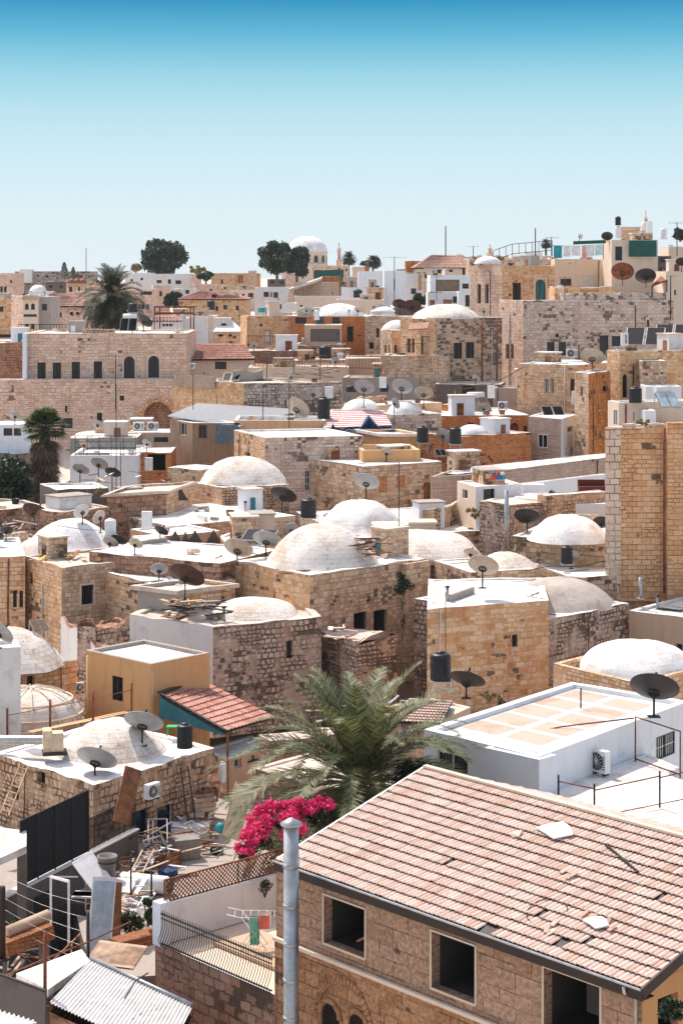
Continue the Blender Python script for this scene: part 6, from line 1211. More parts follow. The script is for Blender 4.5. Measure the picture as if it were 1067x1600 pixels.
m.build('posts', S['dgrey'], t); shrub('dry weeds growing on the white roof corner at the left edge', 12, 1325, 74, 16, 16, DRYL, 180, size=.05)
def slab(name, lb, cat, c, dims, rz=0, rx=0, ry=0, mat=None, extra=None, grp=None):
    M = Matrix.Translation(c) @ Matrix.Rotation(rz, 4, 'Z') @ Matrix.Rotation(rx, 4, 'X') @ Matrix.Rotation(ry, 4, 'Y'); m = MB(); m.box(None, dims, m=M); t = thing(name, lb, cat, c, grp); m.build('panel', mat, t)
    m = MB()
    w, d, h = dims
    for s_ in (-1, 1): m.box(None, (w*.06, d*1.25, h), m=M @ Matrix.Translation(V((s_*w*.47, 0, 0)))); m.box(None, (w*.88, d*1.25, h*.04), m=M @ Matrix.Translation(V((0, 0, s_*h*.48))))
    m.build('edge_frame', extra or mat, t); return t
slab('old_door', 'pale blue panelled door leaning upright in the yard', 'door', P(158,1448,60.5)+V((0,0,0)), (.75,.06,3.0), R(20), R(-14), R(8), plain('pale_blue_paint','a9bcc6',.6), WHT)
slab('wooden_board', 'orange brown board leaning behind the pale blue door', 'board', P(177,1448,61), (.5,.05,2.7), R(20), R(-10), R(4), WOODB); slab('white_board', 'white divided board tilted across the yard wall', 'board', P(153,1373,66), (.8,.05,2.0), R(10), R(-45), R(-32), WHT); slab('white_board', 'white board lying flat right of the tilted one', 'board', P(182,1388,66)+V((0,0,.1)), (1.3,.9,.06), R(-10), R(6), 0, WHT)
slab('table_top', 'peach coloured table top resting in the front of the yard', 'table top', P(182,1492,56.5), (1.5,1.1,.05), R(-12), R(8), R(3), plain('peach_laminate','c49c84',.6), WOODL)
slab('white_board', 'white bench board below the tilted board', 'board', P(140,1398,65.5), (1.1,.5,.06), R(-5), 0, 0, WHT)
# white clothes frame
t = thing('clothes_stand', 'tall white rectangular metal frame standing in the yard', 'metal frame', P(82,1480,60)); m = MB(); A_, B_ = P(80,1460,61.5), P(108,1478,59.5); h_ = 1.85; m.bar(A_, A_+V((0,0,h_)), .07); m.bar(B_, B_+V((0,0,2.0)), .07); m.bar(A_+V((0,0,h_)), B_+V((0,0,2.0)), .07); m.build('front', WHT, t); m = MB(); q = P(118,1370,66); m.bar(A_+V((0,0,h_)), q, .2, .05); m.build('top_board', WHT, t)
# waste bin
q = P(168,1372,66.5); t = thing('waste_bin', 'grey plastic waste bin standing against the grey wall', 'waste bin', q); m = MB(); m.lathe(q, [(.001,0),(.26,0),(.32,.72),(.36,.72),(.36,.78),(.30,.78),(.24,.05),(.001,.05)], 16); m.build('body', plain('grey_plastic','77746f',.6), t); m = MB(); m.lathe(q+V((0,0,.55)), [(.33,0),(.335,.03),(.31,.03)], 16); m.build('band', DMET, t)
# old boiler cylinder
q = YP(230,1395)+V((0,0,.35)); t = thing('old_boiler', 'white cylindrical old boiler lying in the yard', 'boiler', q); m = MB(); m.tube([q+V((-1.05,.35,0)), q+V((-.95,.3,0)), q+V((.75,-.25,0)), q+V((.85,-.28,0))], [.2,.33,.33,.22], 20); m.build('body', WHT, t); m = MB(); m.tube([q+V((.84,-.28,0)), q+V((.92,-.31,0))], [.25,.25], 16); m.build('end_cap', DMET, t)
# brick trough planter
t = thing('brick_trough', 'long brick trough planter hung over the dark drop at the left', 'planter', P(45,1480,57)); m = MB(); A_, B_ = P(8,1478,57), P(80,1450,57.8); m.bar(A_+V((0,0,-.05)), B_+V((0,0,-.05)), .5, .42); m.build('trough', S['trough'], t); m = MB(); m.tube([A_+V((0,.3,.3)), B_+V((-.1,.3,.3))], .17, 12); m.build('rolled_lining', S['beige'], t); m = MB(); m.bar(A_+V((0,0,-.26)), A_+V((0,0,-2.5)), .12); m.bar(B_+V((-.2,0,-.26)), B_+V((-.2,0,-2.5)), .3); m.build('piers', S['dgrey'], t)
t = thing('brick_planter', 'orange brick planter box holding the leafy shrub', 'planter', P(205,1475,59)); m = MB(); m.bar(P(178,1478,59), P(240,1462,60), .55, .35); m.build('box', S['trough'], t); m = MB(); m.bar(P(178,1471,59), P(240,1455,60), .62, .05); m.build('rim', WOODB, t)
# corrugated roof in the front, its shed, and the pale roof beside it
t = thing('corrugated_shed', 'grey corrugated zinc shed roof at the bottom left', 'shed', V((*r2(180,50), 0))); pA, pB, pC, pD = P(142,1499,53.5), P(301,1573,50.2), P(78,1566,50.5), P(262,1650,47.0); corrugated('sheet_roof', t, pC, pD, pA, pB, 34, CORR, .022); m = MB(); q = [V((p.x, p.y, p.z-.25)) for p in (pC, pD, pB, pA)]
for k in range(4): a, b = q[k], q[(k+1)%4]; m.face([V((a.x, a.y, 0)), V((b.x, b.y, 0)), b, a])
m.build('wall', S['brown'], t); m = MB(); m.tube([pA+V((0,0,.05)), pB+V((0,0,.05))], .05, 6); m.build('ridge_pipe', METAL, t)
t = thing('pale_roof', 'pale plastered roof slab beside the corrugated zinc roof', 'flat roof', P(90,1530,52.5)); m = MB(); pts = [P(76,1546,51.2), P(141,1501,53.4), P(128,1483,55), P(26,1521,55)]; m.face(pts); lo = [p-V((0,0,.2)) for p in pts]
for k in range(4): m.face([lo[k], lo[(k+1)%4], pts[(k+1)%4], pts[k]])
m.build('slab', S['roof'], t); m = MB(); 
for p in lo: m.bar(p+V((0,.1,0)), V((p.x, p.y+.1, 0)), .25)
m.build('piers', S['dgrey'], t)
t = thing('sheet_wall', 'dark grey sheet wall with a bare frame at the bottom left corner', 'wall', P(0,1560,51)); m = MB(); A_, B_ = P(-20,1545,51.5), P(72,1580,50); m.bar(A_, B_, .05, 1.0); m.build('sheet', S['dgrey'], t); m = MB(); m.bar(A_+V((0,0,.52)), B_+V((0,0,.52)), .06); m.bar(A_-V((0,0,.52)), B_-V((0,0,.52)), .06); m.bar(A_-V((0,0,.5)), V((A_.x, A_.y, 0)), .1); m.bar(B_-V((0,0,.5)), V((B_.x, B_.y, 0)), .1); m.build('frame', DMET, t)
t = thing('lower_corrugated_roof', 'small white corrugated roof in the bottom left corner', 'roof', P(20,1590,48)); corrugated('sheet', t, P(-30,1620,46.5), P(40,1640,46), P(-30,1570,49), P(58,1596,48.2), 12, WHT, .03); m = MB()
for p in (P(-30,1625,46.5), P(56,1600,48)): m.bar(p, V((p.x, p.y, 0)), .1)
m.build('posts', DMET, t)
for lb, x, yb, yt, Y, r_, mt in (('thick dark timber post at the left edge', 4, 1500, 1385, 56.5, .10, plain('dark_timber','33231d',.8)), ('rusty iron post beside the corrugated roof', 71, 1576, 1455, 51, .05, RUST), ('dark iron post at the corner of the corrugated roof', 138, 1502, 1425, 54, .05, DMET), ('thin post in the middle of the yard', 205, 1398, 1335, 63.5, .03, DMET), ('thin post left of the lattice fence', 237, 1400, 1360, 60.5, .03, DMET)): pole(lb, x, yb, yt, Y, r_, mt)
m = MB(); m.tube([P(-10,1532,55), P(72,1498,53), P(138,1472,53.8), P(205,1440,55.5)], .025, 5); tag(m.build('handrail', RUST), 'long rusty handrail crossing the bottom left yard', 'handrail')
m = MB(); m.tube([P(195,1560,49.5), P(213,1532,50.2), P(232,1520,50.4)], .02, 5); tag(m.build('iron_rod', DMET), 'bent iron rod lying on the corrugated zinc roof', 'rod')
for k in range(7): 
    m = MB(); y0 = 1362+k*17; pts = [P(-5+145*i/8, y0+(50+6*k)*i/8+7*math.sin(math.pi*i/8), 58-2*i/8) for i in range(9)]; m.tube(pts, .006, 3); tag(m.build('clothes_line', METAL), 'slack pale clothes line stretched over the dark drop', 'clothes line', 'clothes lines at the front left')
yf = MB(); yf.face([V((*g(-60,1480,.6), .6)), V((*g(-60,1700,.6), .6)), V((*g(500,1700,.6), .6)), V((*g(330,1480,.6), .6)), V((*g(120,1420,.6), .6))]); yf.build('shade_dark_paving', S['dgrey'], None, kind='structure')  # dark cement colour stands in for the deep shade of the drop
crn2 = random.Random(31)
for k in range(26):
    px, py = crn2.uniform(0,135), crn2.uniform(1385,1500); c = P(px, py, 59)+V((0,0,-1.5)); a = crn2.uniform(0,3.14); L = crn2.uniform(.6,2.4); d = V((math.cos(a), math.sin(a), crn2.uniform(-.5,.5)))*L; m = MB(); m.bar(c-d*.5, c+d*.5, crn2.choice([.05,.1,.25]), .04); tag(m.build('plank', crn2.choice([WOODL, DMET, METAL, WOODB, DMET])), 'plank or bar stacked in the dark drop under the clothes lines', 'plank', 'planks in the dark drop')
# scrap heaps: every plank, tube and crate its own thing
rn = random.Random(21)
kinds = [('plank', WOODL, 'weathered plank'), ('plank', WOODB, 'brown plank'), ('metal_tube', METAL, 'bare metal tube'), ('metal_tube', RUST, 'rusty metal tube'), ('plank', WHT, 'white painted plank')]
for k in range(110):
    nm, mt, lb = kinds[rn.randrange(5)]; px, py = rn.choice([(rn.uniform(225,300), rn.uniform(1318,1352)), (rn.uniform(285,350), rn.uniform(1290,1345)), (rn.uniform(205,290), rn.uniform(1345,1385)), (rn.uniform(150,235), rn.uniform(1400,1440))]); c = YP(px, py)+V((0,0,rn.uniform(.05,.75))); a = rn.uniform(0, 3.14); L = rn.uniform(.5, 1.5); e_ = rn.uniform(-.25,.25); d = V((math.cos(a), math.sin(a), e_))*L; m = MB()
    if nm == 'plank': m.bar(c-d*.5, c+d*.5, rn.uniform(.08,.2), .03)
    else: m.tube([c-d*.5, c+d*.5], .02, 5)
    tag(m.build(nm, mt), lb+' in the scrap heap of the yard', 'plank' if nm == 'plank' else 'metal tube', 'planks in the scrap heap' if nm == 'plank' else 'tubes in the scrap heap')
def crate(lb, px, py, z, s_, mat, rz):
    c = YP(px, py)+V((0,0,z)); t = thing('wooden_crate', lb, 'crate', c); m = MB(); M = Matrix.Translation(c) @ Matrix.Rotation(rz, 4, 'Z')
    for k in (-1, 1):
        for j in range(3): m.box(None, (s_, .03, s_*.16), m=M @ Matrix.Translation(V((0, k*s_*.35, s_*(.1+.22*j))))); m.box(None, (.03, s_*.66, s_*.16), m=M @ Matrix.Translation(V((k*s_*.485, 0, s_*(.1+.22*j)))))
    m.build('slats', mat, t); m = MB(); m.box(None, (s_*.92, s_*.62, .03), m=M @ Matrix.Translation(V((0,0,.03)))); m.build('bottom', mat, t)
crate('pale crate on top of the furniture pile', 318, 1300, .9, .9, WOODL, .4); crate('brown crate under the chair frames at the top of the pile', 325, 1285, .9, .8, WOODB, .2); crate('brown crate at the foot of the scrap heap', 262, 1352, 0, .9, WOODB, 1.0); crate('pale crate beside the grey bin', 205, 1368, 0, .8, WOODL, .3)
for k, (lb, px, py, w, d, h, mt) in enumerate((('white cupboard lying on its side in the scrap heap', 298,1312,1.5,.9,.6,WHT), ('grey cabinet with dark drawers in the scrap heap', 290,1340,1.0,.8,.8,plain('grey_enamel','85817c',.5)), ('long pale box in the middle of the scrap heap', 262,1340,1.9,.5,.3,WOODL), ('white sideboard at the top of the scrap heap', 305,1290,1.3,.8,.45,WHT), ('dark low box beside the pale blue door', 128,1420,1.4,.9,.4,DMET), ('dark bench box under the white metal frame', 60,1415,2.0,1.0,.6,DMET))):
    c = YP(px, py); t = thing('cupboard', lb, 'cupboard', c); m = MB(); M = Matrix.Translation(c) @ Matrix.Rotation(.35*k, 4, 'Z'); m.box(None, (w, d, h), m=M @ Matrix.Translation(V((0,0,h/2)))); m.build('carcass', mt, t); m = MB()
    for j in (-1, 1): m.box(None, (w*.44, .03, h*.8), m=M @ Matrix.Translation(V((j*w*.24, -d/2-.015, h/2))))
    m.build('doors', mt, t)
def chairf(lb, px, py, z, rz, mat, seat):
    c = YP(px, py)+V((0,0,z)); t = thing('chair', lb, 'chair', c); M = Matrix.Translation(c) @ Matrix.Rotation(rz, 4, 'Z') @ Matrix.Rotation(R(25), 4, 'X')
    for x in (-.22, .22):
        for y in (-.2, .2): m = MB(); m.tube([M @ V((x,y,0)), M @ V((x,y,.45 if y < 0 else .95))], .016, 5); m.build('leg', mat, t)
    m = MB(); m.box(None, (.46,.44,.05), m=M @ Matrix.Translation(V((0,0,.45)))); m.build('seat', seat, t); m = MB(); m.box(None, (.46,.03,.28), m=M @ Matrix.Translation(V((0,.2,.8)))); m.build('backrest', seat, t)
chairf('brown chair upside the furniture pile near the slanted stone', 330, 1290, 1.5, .6, METAL, WOODB); chairf('second chair frame tipped on the furniture pile', 318, 1295, 1.3, 2.2, METAL, WOODB)
q = P(345,1294,68); t = thing('round_stool', 'turquoise round stool top at the edge of the furniture pile', 'stool', q); m = MB(); m.lathe(q, [(.001,.03),(.2,.03),(.2,-.03),(.001,-.03)], 14, m=Matrix.Rotation(R(70), 4, 'X')); m.build('seat', TURQ, t); m = MB(); m.tube([q, q+V((0,.1,-.6))], .02, 5); m.build('stem', METAL, t)
for k, (px, py) in enumerate(((215,1352),(238,1370))):
    m = MB(); c = YP(px, py)+V((0,0,.3)); m.tube([c+V((.55*math.cos(a), .2*math.sin(a)+.1, .45+.45*math.sin(a+.5))) for a in [j*.5 for j in range(14)]], .03, 5); tag(m.build('coiled_hose', DMET), ('left','right')[k]+' coil of black hose on the scrap heap', 'hose')
def ladder(lb, p0, p1, w, n, mat, side):
    t = thing('ladder', lb, 'ladder', p0); s_ = V(side)*w/2; m = MB(); m.bar(p0-s_, p1-s_, .05); m.bar(p0+s_, p1+s_, .05); m.build('rails', mat, t); m = MB()
    for k in range(n): q = p0.lerp(p1, (k+.5)/n); m.bar(q-s_, q+s_, .035)
    m.build('rungs', mat, t)
ladder('wooden ladder leaning on the left face of the rubble house', P(8,1272,76.6), P(38,1196,78.2), .55, 8, WOODL, (.7,-.7,0)); ladder('dark iron ladder on the right face of the rubble house', P(300,1285,77.8), P(288,1198,78.3), .45, 8, DMET, (.6,.8,0)); ladder('pale ladder lying over the scrap heap', P(214,1364,66), P(232,1328,68), .45, 6, WOODL, (.9,.2,0))
slab('leaning_planks', 'brown plank panel leaning at the corner of the rubble house', 'panel', P(199,1243,73.8), (.75,.06,2.1), R(40), R(-12), R(24), WOODB)
slab('wooden_slab', 'long pale slab leaning beside the bougainvillea', 'slab', P(371,1268,63.5), (.6,.12,2.2), R(-20), R(20), R(20), S['cream'])
# duct and cooler on the rubble house roof
q = P(-8,1156,80); q2 = P(72,1156,79.5); t = thing('air_duct', 'silver ribbed air duct lying across the rubble house roof', 'duct', q); m = MB(); n_ = 26; m.tube([q.lerp(q2, k/n_) for k in range(n_+1)], [.2 if k%2 else .175 for k in range(n_+1)], 12); m.build('duct', METAL, t); m = MB(); m.bar(q+V((0,0,-.2)), q-V((0,0,.6)), .08); m.bar(q2+V((0,0,-.2)), q2-V((0,0,.6)), .08); m.build('feet', DMET, t)
t = thing('air_cooler', 'pale box air cooler at the end of the silver duct', 'air cooler', P(84,1170,79)); c = P(84,1158,79); m = MB(); m.box(c, (.8,.6,.75), .2); m.box(c+V((-.25,-.05,.15)), (.35,.7,.7), .2); m.build('casing', CREAMP, t); m = MB(); m.box(c+V((.05,0,-.45)), (1.0,.8,.12), .2); m.build('tray', DMET, t)
tank('white plastic drum beside the canopy post', 348, 1222, 80, 11, 32, WHT)
m = MB(); c = P(270,1145,82.5); t = thing('plastic_stool', 'bright green plastic stool on the roof behind the black tank', 'stool', c); gm = plain('green_plastic','1fa35a',.5)
m.box(c+V((0,0,.28)), (.5,.4,.04)); m.build('seat', gm, t)
for sx_ in (-1,1):
    for sy_ in (-1,1): m = MB(); m.bar(c+V((sx_*.2,sy_*.15,.26)), c+V((sx_*.23,sy_*.18,-.1)), .05); m.build('leg', gm, t)
# junk on roofs: small planks and sheets, each a thing, labelled by the roof it is on
def scatter(lb, grp, x0, x1, y0, y1, Y, n, mats, L=.9, z=.05, seed=1, nm='plank', cat='plank'):
    rn = random.Random(seed)
    for k in range(n):
        c = P(rn.uniform(x0,x1), rn.uniform(y0,y1), Y+rn.uniform(-.8,.8)); a = rn.uniform(0,3.14); l = L*rn.uniform(.4,1.2); d = V((math.cos(a), math.sin(a), rn.uniform(-.15,.15)))*l; m = MB()
        m.bar(c-d*.5+V((0,0,z)), c+d*.5+V((0,0,z)), rn.uniform(.05,.3), .04); tag(m.build(nm, rn.choice(mats)), lb, cat, grp)
scatter('loose plank or sheet strewn on the roof under the biggest dish', 'litter under the biggest dish', 262,345,938,962, 97, 34, [WOODL,WOODB,DMET,METAL], 1.3, seed=2)
scatter('long pale timber or sheet stacked on the corner house roof', 'timber on the corner house roof', 60,255,866,884, 108.5, 26, [WOODL,plain('yellow_sheet','c9a24a',.7),METAL,WOODB], 1.5, seed=3); scatter('metal sheet strip piled left of the biggest dish', 'sheet strips beside the biggest dish', 222,285,908,922, 103, 10, [METAL,DMET], 2.2, seed=4)
scatter('plank or rod lying on the cluttered pale terrace', 'clutter on the pale terrace', 440,540,576,592, 172, 20, [WOODL,DMET,WOODB], 2.4, seed=5); scatter('scrap piece on the far left roof', 'scrap on the far left roof', 0,50,815,838, 121, 18, [METAL,WOODL,DMET], 1.6, seed=6); scatter('bent iron bar leaning over the foot of the big dome', 'iron bars on the domed house', 562,600,845,878, 104, 16, [DMET,RUST], 1.8, .3, 7, 'iron_bar', 'iron bar')
scatter('scrap piece among the dishes behind the fan palm', 'scrap on the dish terrace', 112,260,742,765, 137, 22, [METAL,WOODL,DMET,WHT], 1.6, seed=8); scatter('pale rubble block on the roof above the broken wall', 'rubble on the broken wall', 510,552,978,1000, 98, 16, [S['cream'],S['whw'],WOODB], .7, seed=9, nm='stone_block', cat='stone'); scatter('dark sheet or plank on the roof behind the palm', 'clutter behind the palm', 500,690,1095,1130, 82, 26, [DMET,WOODL,TILEF,METAL], 1.6, seed=10)
# striped awning and blue tent
t = thing('striped_awning', 'red and white striped awning over the middle roof terrace', 'awning', P(560,668,150)); m = MB(); m2 = MB(); n_ = 9
A_, B_, C_, D2 = P(505,668,150), P(612,664,150), P(520,641,156), P(598,640,156)
for k in range(n_*2):
    v0, v1 = k/(n_*2), (k+1)/(n_*2); q = [A_.lerp(C_, v0), B_.lerp(D2, v0), B_.lerp(D2, v1), A_.lerp(C_, v1)]; mm = m if k % 2 else m2; mm.face(q); mm.face([p-V((0,0,.06)) for p in q[::-1]])
m.build('red_stripes', plain('dull_red_cloth','a8483c',.9), t); m2.build('white_stripes', WHCL, t); m = MB()
for p in (A_, B_, C_, D2): m.bar(p-V((0,0,.05)), p-V((0,0,2.2)), .06)
m.build('posts', METAL, t)
for lb, x0, x1, xm, yp in (('large dark blue tent cloth in front of the striped awning', 545, 616, 576, 652), ('small dark blue tent cloth at the left end of the striped awning', 500, 545, 520, 664)):
    m = MB(); a, b, p = P(x0,672,148.5), P(x1,671,148.5), P(xm,yp,149.5); K = 10
    for s_ in (a, b):
        for k in range(K):
            f0, f1 = k/K, (k+1)/K; cv = lambda f: s_.lerp(p, f)+V((0,0,-.9*math.sin(math.pi*f)*.45)); q0, q1 = cv(f0), cv(f1); m.face([q0, q1, V((q1.x, q1.y+.3, a.z-.1)), V((q0.x, q0.y+.3, a.z-.1))]); m.face([q0+V((0,3,0)), q1+V((0,3,0)), q1, q0])
    tag(m.build('tent_cloth', BLUE), lb, 'tent')
cloth('blue_tarpaulin', P(337,664,149.5), P(372,664,149.5), 1.5, plain('grey_blue_sheet','62717a',.7), 'grey blue plastic sheeting hung below the white sheet roof', 'tarpaulin', folds=4); cloth('grey_tarpaulin', P(118,690,153.5), P(213,689,153.5), 1.6, plain('grey_canvas','8f8d88',.9), 'sagging grey tarpaulin strung along the flat house', 'tarpaulin', folds=2)
# pergola, toys, bench on the white yard
t = thing('pergola', 'rusty steel pergola on the terrace behind the long pale building', 'pergola', P(270,515,212)); m = MB(); zt_ = zat(480,212); zl_ = zat(515,212)
for x in (242,250,303,298): q = V(r2(x,212 if x in (242,303) else 216)); m.bar(V((*q, zl_)), V((*q, zt_)), .14)
m.build('posts', RUST, t); m = MB()
for Y_ in (212, 216):
    for dz in (0, -.7): a, b = V((*r2(241,Y_), zt_+dz)), V((*r2(304,Y_), zt_+dz)); m.bar(a, b, .12)
for k in range(8): x = 241+9*k; m.bar(V((*r2(x,212), zt_)), V((*r2(x,216), zt_)), .08)
m.build('beams', RUST, t)
for k, (x, mt, lb) in enumerate(((771,REDP,'red toy block on the roof of the white box house, left'), (778,plain('blue_plastic','1c6fae',.5),'blue toy block on the roof of the white box house'), (785,TURQ,'turquoise toy block on the roof of the white box house'))):
    c = P(x,749,123.5); t = thing('toy', lb, 'toy', c); m = MB(); m.box(c+V((0,0,.14)), (.3,.3,.28), .3*k); m.build('body', mt, t); m = MB(); m.lathe(c+V((0,0,.28)), [(.12,0),(.12,.16),(.001,.22)], 10); m.build('top', [plain('blue_plastic','1c6fae',.5),REDP,WHT][k], t)
t = thing('sofa', 'dark red sofa against the whitewashed yard wall', 'sofa', P(924,766,124)); c = P(924,770,124); m = MB(); m.box(c+V((0,0,.25)), (1.75,.7,.35)); m.build('seat', plain('maroon_cloth','5d2620',.9), t); m = MB(); m.box(c+V((0,.3,.55)), (1.75,.2,.55)); m.build('backrest', plain('maroon_cloth','5d2620',.9), t)
t = thing('garden_table', 'white plastic table in the white yard', 'table', P(832,775,122)); c = P(832,775,122); m = MB(); m.box(c+V((0,0,.75)), (1.4,.8,.05)); m.build('tabletop', WHT, t)
for sx_ in (-.6,.6):
    for sy_ in (-.3,.3): m = MB(); m.bar(c+V((sx_,sy_,0)), c+V((sx_,sy_,.73)), .05); m.build('leg', WHT, t)
shrub('small potted plant beside the white yard table', 862, 775, 123, 7, 14, LEAF, 160, size=.06)
# triangles of clay pipes in the parapets
def tri_panels(lb, l, Y, parent):
    for (x, y0, y1, w) in l:
        m = MB(); a, b, c = P(x-w/2,y1,Y), P(x+w/2,y1,Y), P(x,y0,Y); m.face([a,b,c]); k_ = max(3, int((b-a).length/.16)); rn = random.Random(int(x)); o = m.build('pipe_triangle', S['dgrey'], parent); m = MB()
        for r_ in range(k_):
            for j in range(k_-r_): p = a.lerp(b, (j+.5+r_*.5)/k_)+V((0,0,(c.z-a.z)*(r_+.35)/k_)); m.tube([p+V((0,.02,0)), p+V((0,-.05,0))], .062, 6, caps=False)
        m.build('pipes', S['orange'], o)
tri_panels('', [(226,766,790,30), (248,763,788,26), (282,762,782,26)], 127.2, c8)
lowf = [o for o in C.objects if o.get('label','').startswith('low wall with a frieze')][0]
tri_panels('', [(274,829,849,24), (290,829,846,12), (305,828,848,24), (334,827,848,24)], 112.4, lowf)
# cables
for lb, pts, Y in (('black cable sagging across the front of the golden two-storey house', [(815,575),(770,600),(700,612)], 158), ('cable over the lime roof by the short black tank', [(820,892),(860,884),(905,886),(945,876)], 104), ('cable along the white roof beside the black dish', [(800,1150),(880,1135),(990,1122)], 66.5)):
    m = MB(); m.tube([P(x,y,Y) for x,y in pts], .025, 4); tag(m.build('cable', DMET), lb, 'cable')

# ------------------------------------------------------------------ small clutter on the flat roofs, labelled by its roof
crn = random.Random(99); 
def inside(poly, x, y, mrg=.25):
    n = len(poly)
    for i in range(n):
        x0, y0 = poly[i]; x1, y1 = poly[(i+1) % n]; dx, dy = x1-x0, y1-y0; L = math.hypot(dx, dy)
        if L > 1e-6 and (dx*(y-y0)-dy*(x-x0))/L < mrg: return False
    return True
nclut = 0
def name_skip(o): return any(w in o.name for w in ('wall','yard','terrace_building','tiled_house','tower','shed','block'))
for nm, (inn, zr, lb, root) in list(POLY.items()):
    ys = [p[1] for p in inn]; xs = [p[0] for p in inn]
    if min(ys) > 300 or min(ys) < 86 or name_skip(root): continue
    ar = abs(sum(inn[i][0]*inn[(i+1)%len(inn)][1]-inn[(i+1)%len(inn)][0]*inn[i][1] for i in range(len(inn))))/2
    n_ = min(9, int(ar/7)); short = ' '.join(lb.split()[:8]); short = short.rsplit(' with',1)[0] if short.endswith(' with') else short
    for sfx in (' with',' a',' the',' and',' of',' in',' its',' on',' by',' one',' two',' from'): 
        while short.endswith(sfx): short = short[:-len(sfx)]
    for k in range(n_):
        for _t in range(30):
            x, y = crn.uniform(min(xs), max(xs)), crn.uniform(min(ys), min(min(ys)+9, max(ys)))
            if inside(inn, x, y) and all((x-a)**2+(y-b)**2 > r_*r_ for a, b, r_ in DOM.get(nm, [])) and abs((x/y*F)) < 540: break
        else: continue
        c = V((x, y, zr)); kd = crn.choice('ppbbvwstcddRRWW' if y > 102 else 'ppbbvwstcd'); m = MB(); a = crn.uniform(0, 3.14); nclut += 1
        if kd == 'p': L = crn.uniform(1, 3.2); q = V((math.cos(a)*L/2, math.sin(a)*L/2, 0)); m.tube([c-q+V((0,0,.04)), c+V((.1,0,.06)), c+q+V((0,0,.04))], .03, 5); o = m.build('water_pipe', crn.choice([METAL, RUST, DMET])); tag(o, 'thin pipe lying on the '+short, 'pipe', 'pipes on the '+short)
        elif kd == 'b':
            for j in range(crn.randint(2, 5)): m.box(c+V((crn.uniform(-.35,.35), crn.uniform(-.35,.35), .1+.05*j)), (.4, .2, .2), crn.uniform(0, 3))
            o = m.build('cement_blocks', S[crn.choice(['grey','cream','mix'])]); tag(o, 'small heap of blocks on the '+short, 'blocks', 'blocks on the '+short)
        elif kd == 'v': t = thing('vent_stack', 'short vent stack on the '+short, 'vent', c, 'vents on the '+short); m.tube([c, c+V((0,0,.7))], .07, 8); m.build('stack', METAL, t); m = MB(); m.lathe(c+V((0,0,.7)), [(.14,0),(.12,.06),(.01,.1)], 10); m.build('cowl', DMET, t)
        elif kd == 'w': L = crn.uniform(1.2, 3); q = V((math.cos(a)*L/2, math.sin(a)*L/2, 0)); m.bar(c-q+V((0,0,.17)), c+q+V((0,0,.17)), .2, .34); o = m.build('masonry_upstand', S[crn.choice(['grey','whw','mix'])]); tag(o, 'low masonry upstand on the '+short, 'upstand', 'upstands on the '+short)
        elif kd == 's':
            L = crn.uniform(.8, 1.8); M = Matrix.Translation(c+V((0,0,.12))) @ Matrix.Rotation(a, 4, 'Z') @ Matrix.Rotation(crn.uniform(-.15,.15), 4, 'X'); m.box(None, (L, L*.6, .04), m=M); o = m.build('old_sheet', crn.choice([METAL, WOODB, DMET, S['grey'], RUST])); tag(o, 'old flat sheet lying on the '+short, 'sheet', 'sheets on the '+short)
        elif kd == 't': t = thing('plastic_tub', 'small round tub on the '+short, 'tub', c, 'tubs on the '+short); m.lathe(c, [(.001,0),(.22,0),(.28,.35),(.25,.35),(.2,.04),(.001,.04)], 12); m.build('tub', crn.choice([BLK, WHT, WOODB]), t); m = MB(); m.lathe(c+V((0,0,.33)), [(.275,0),(.30,.015),(.275,.03)], 12); m.build('rim', DMET, t)
        elif kd == 'c': m.tube([c+V((1.2*math.sin(j*.7+a)*(j/8), 1.2*math.cos(j*.5+a)*(j/8), .03)) for j in range(9)], .018, 4); tag(m.build('loose_cable', DMET), 'loose dark cable on the '+short, 'cable', 'cables on the '+short)
        elif kd == 'R':
            w_, d_, h_ = crn.uniform(1.2,2.4), crn.uniform(1.0,1.8), crn.uniform(.7,1.7); rz_ = math.atan2(inn[1][1]-inn[0][1], inn[1][0]-inn[0][0]); c = c+V((0,.8,0))
            if any((c.x-p)**2+(c.y-q)**2 < (r_+1)**2 for p, q, r_ in DOM.get(nm, [])): continue
            t = thing('rooftop_room', 'little masonry box room on the '+short, 'roof room', c, 'box rooms on the '+short); mt = S[crn.choice(['whw','cream','mix','rubl','grey','whp','gold'])]; m.box(c+V((0,0,h_/2)), (w_,d_,h_), rz_); m.build('wall', mt, t); m = MB(); m.box(c+V((0,0,h_+.04)), (w_+.16,d_+.16,.09), rz_); m.build('roof', S[crn.choice(['roof','roofd','grey'])], t)
            M = Matrix.Translation(c) @ Matrix.Rotation(rz_, 4, 'Z'); m = MB(); m.box(None, (w_*.3, .05, h_*.62), m=M @ Matrix.Translation(V((crn.uniform(-.2,.2)*w_, -d_/2-.02, h_*.34)))); m.build('door', crn.choice([GL, WOODB, TEAL, WHT, RUST]), t)
        elif kd == 'W':
            L = crn.uniform(2.5, 5); rz_ = math.atan2(inn[1][1]-inn[0][1], inn[1][0]-inn[0][0])+crn.choice([0, 0, math.pi/2]); q = V((math.cos(rz_)*L/2, math.sin(rz_)*L/2, 0)); K = 6; mt = S[crn.choice(['mix','rubl','whw','cream','gold','grey'])]; p0, p1 = c-q, c+q; h_ = crn.uniform(.4,1.0); sd2 = V((-math.sin(rz_), math.cos(rz_), 0))*.12; tp = [h_*crn.uniform(.75,1.1) for _ in range(K+1)]
            if not (inside(inn, p0.x, p0.y, .1) and inside(inn, p1.x, p1.y, .1)): continue
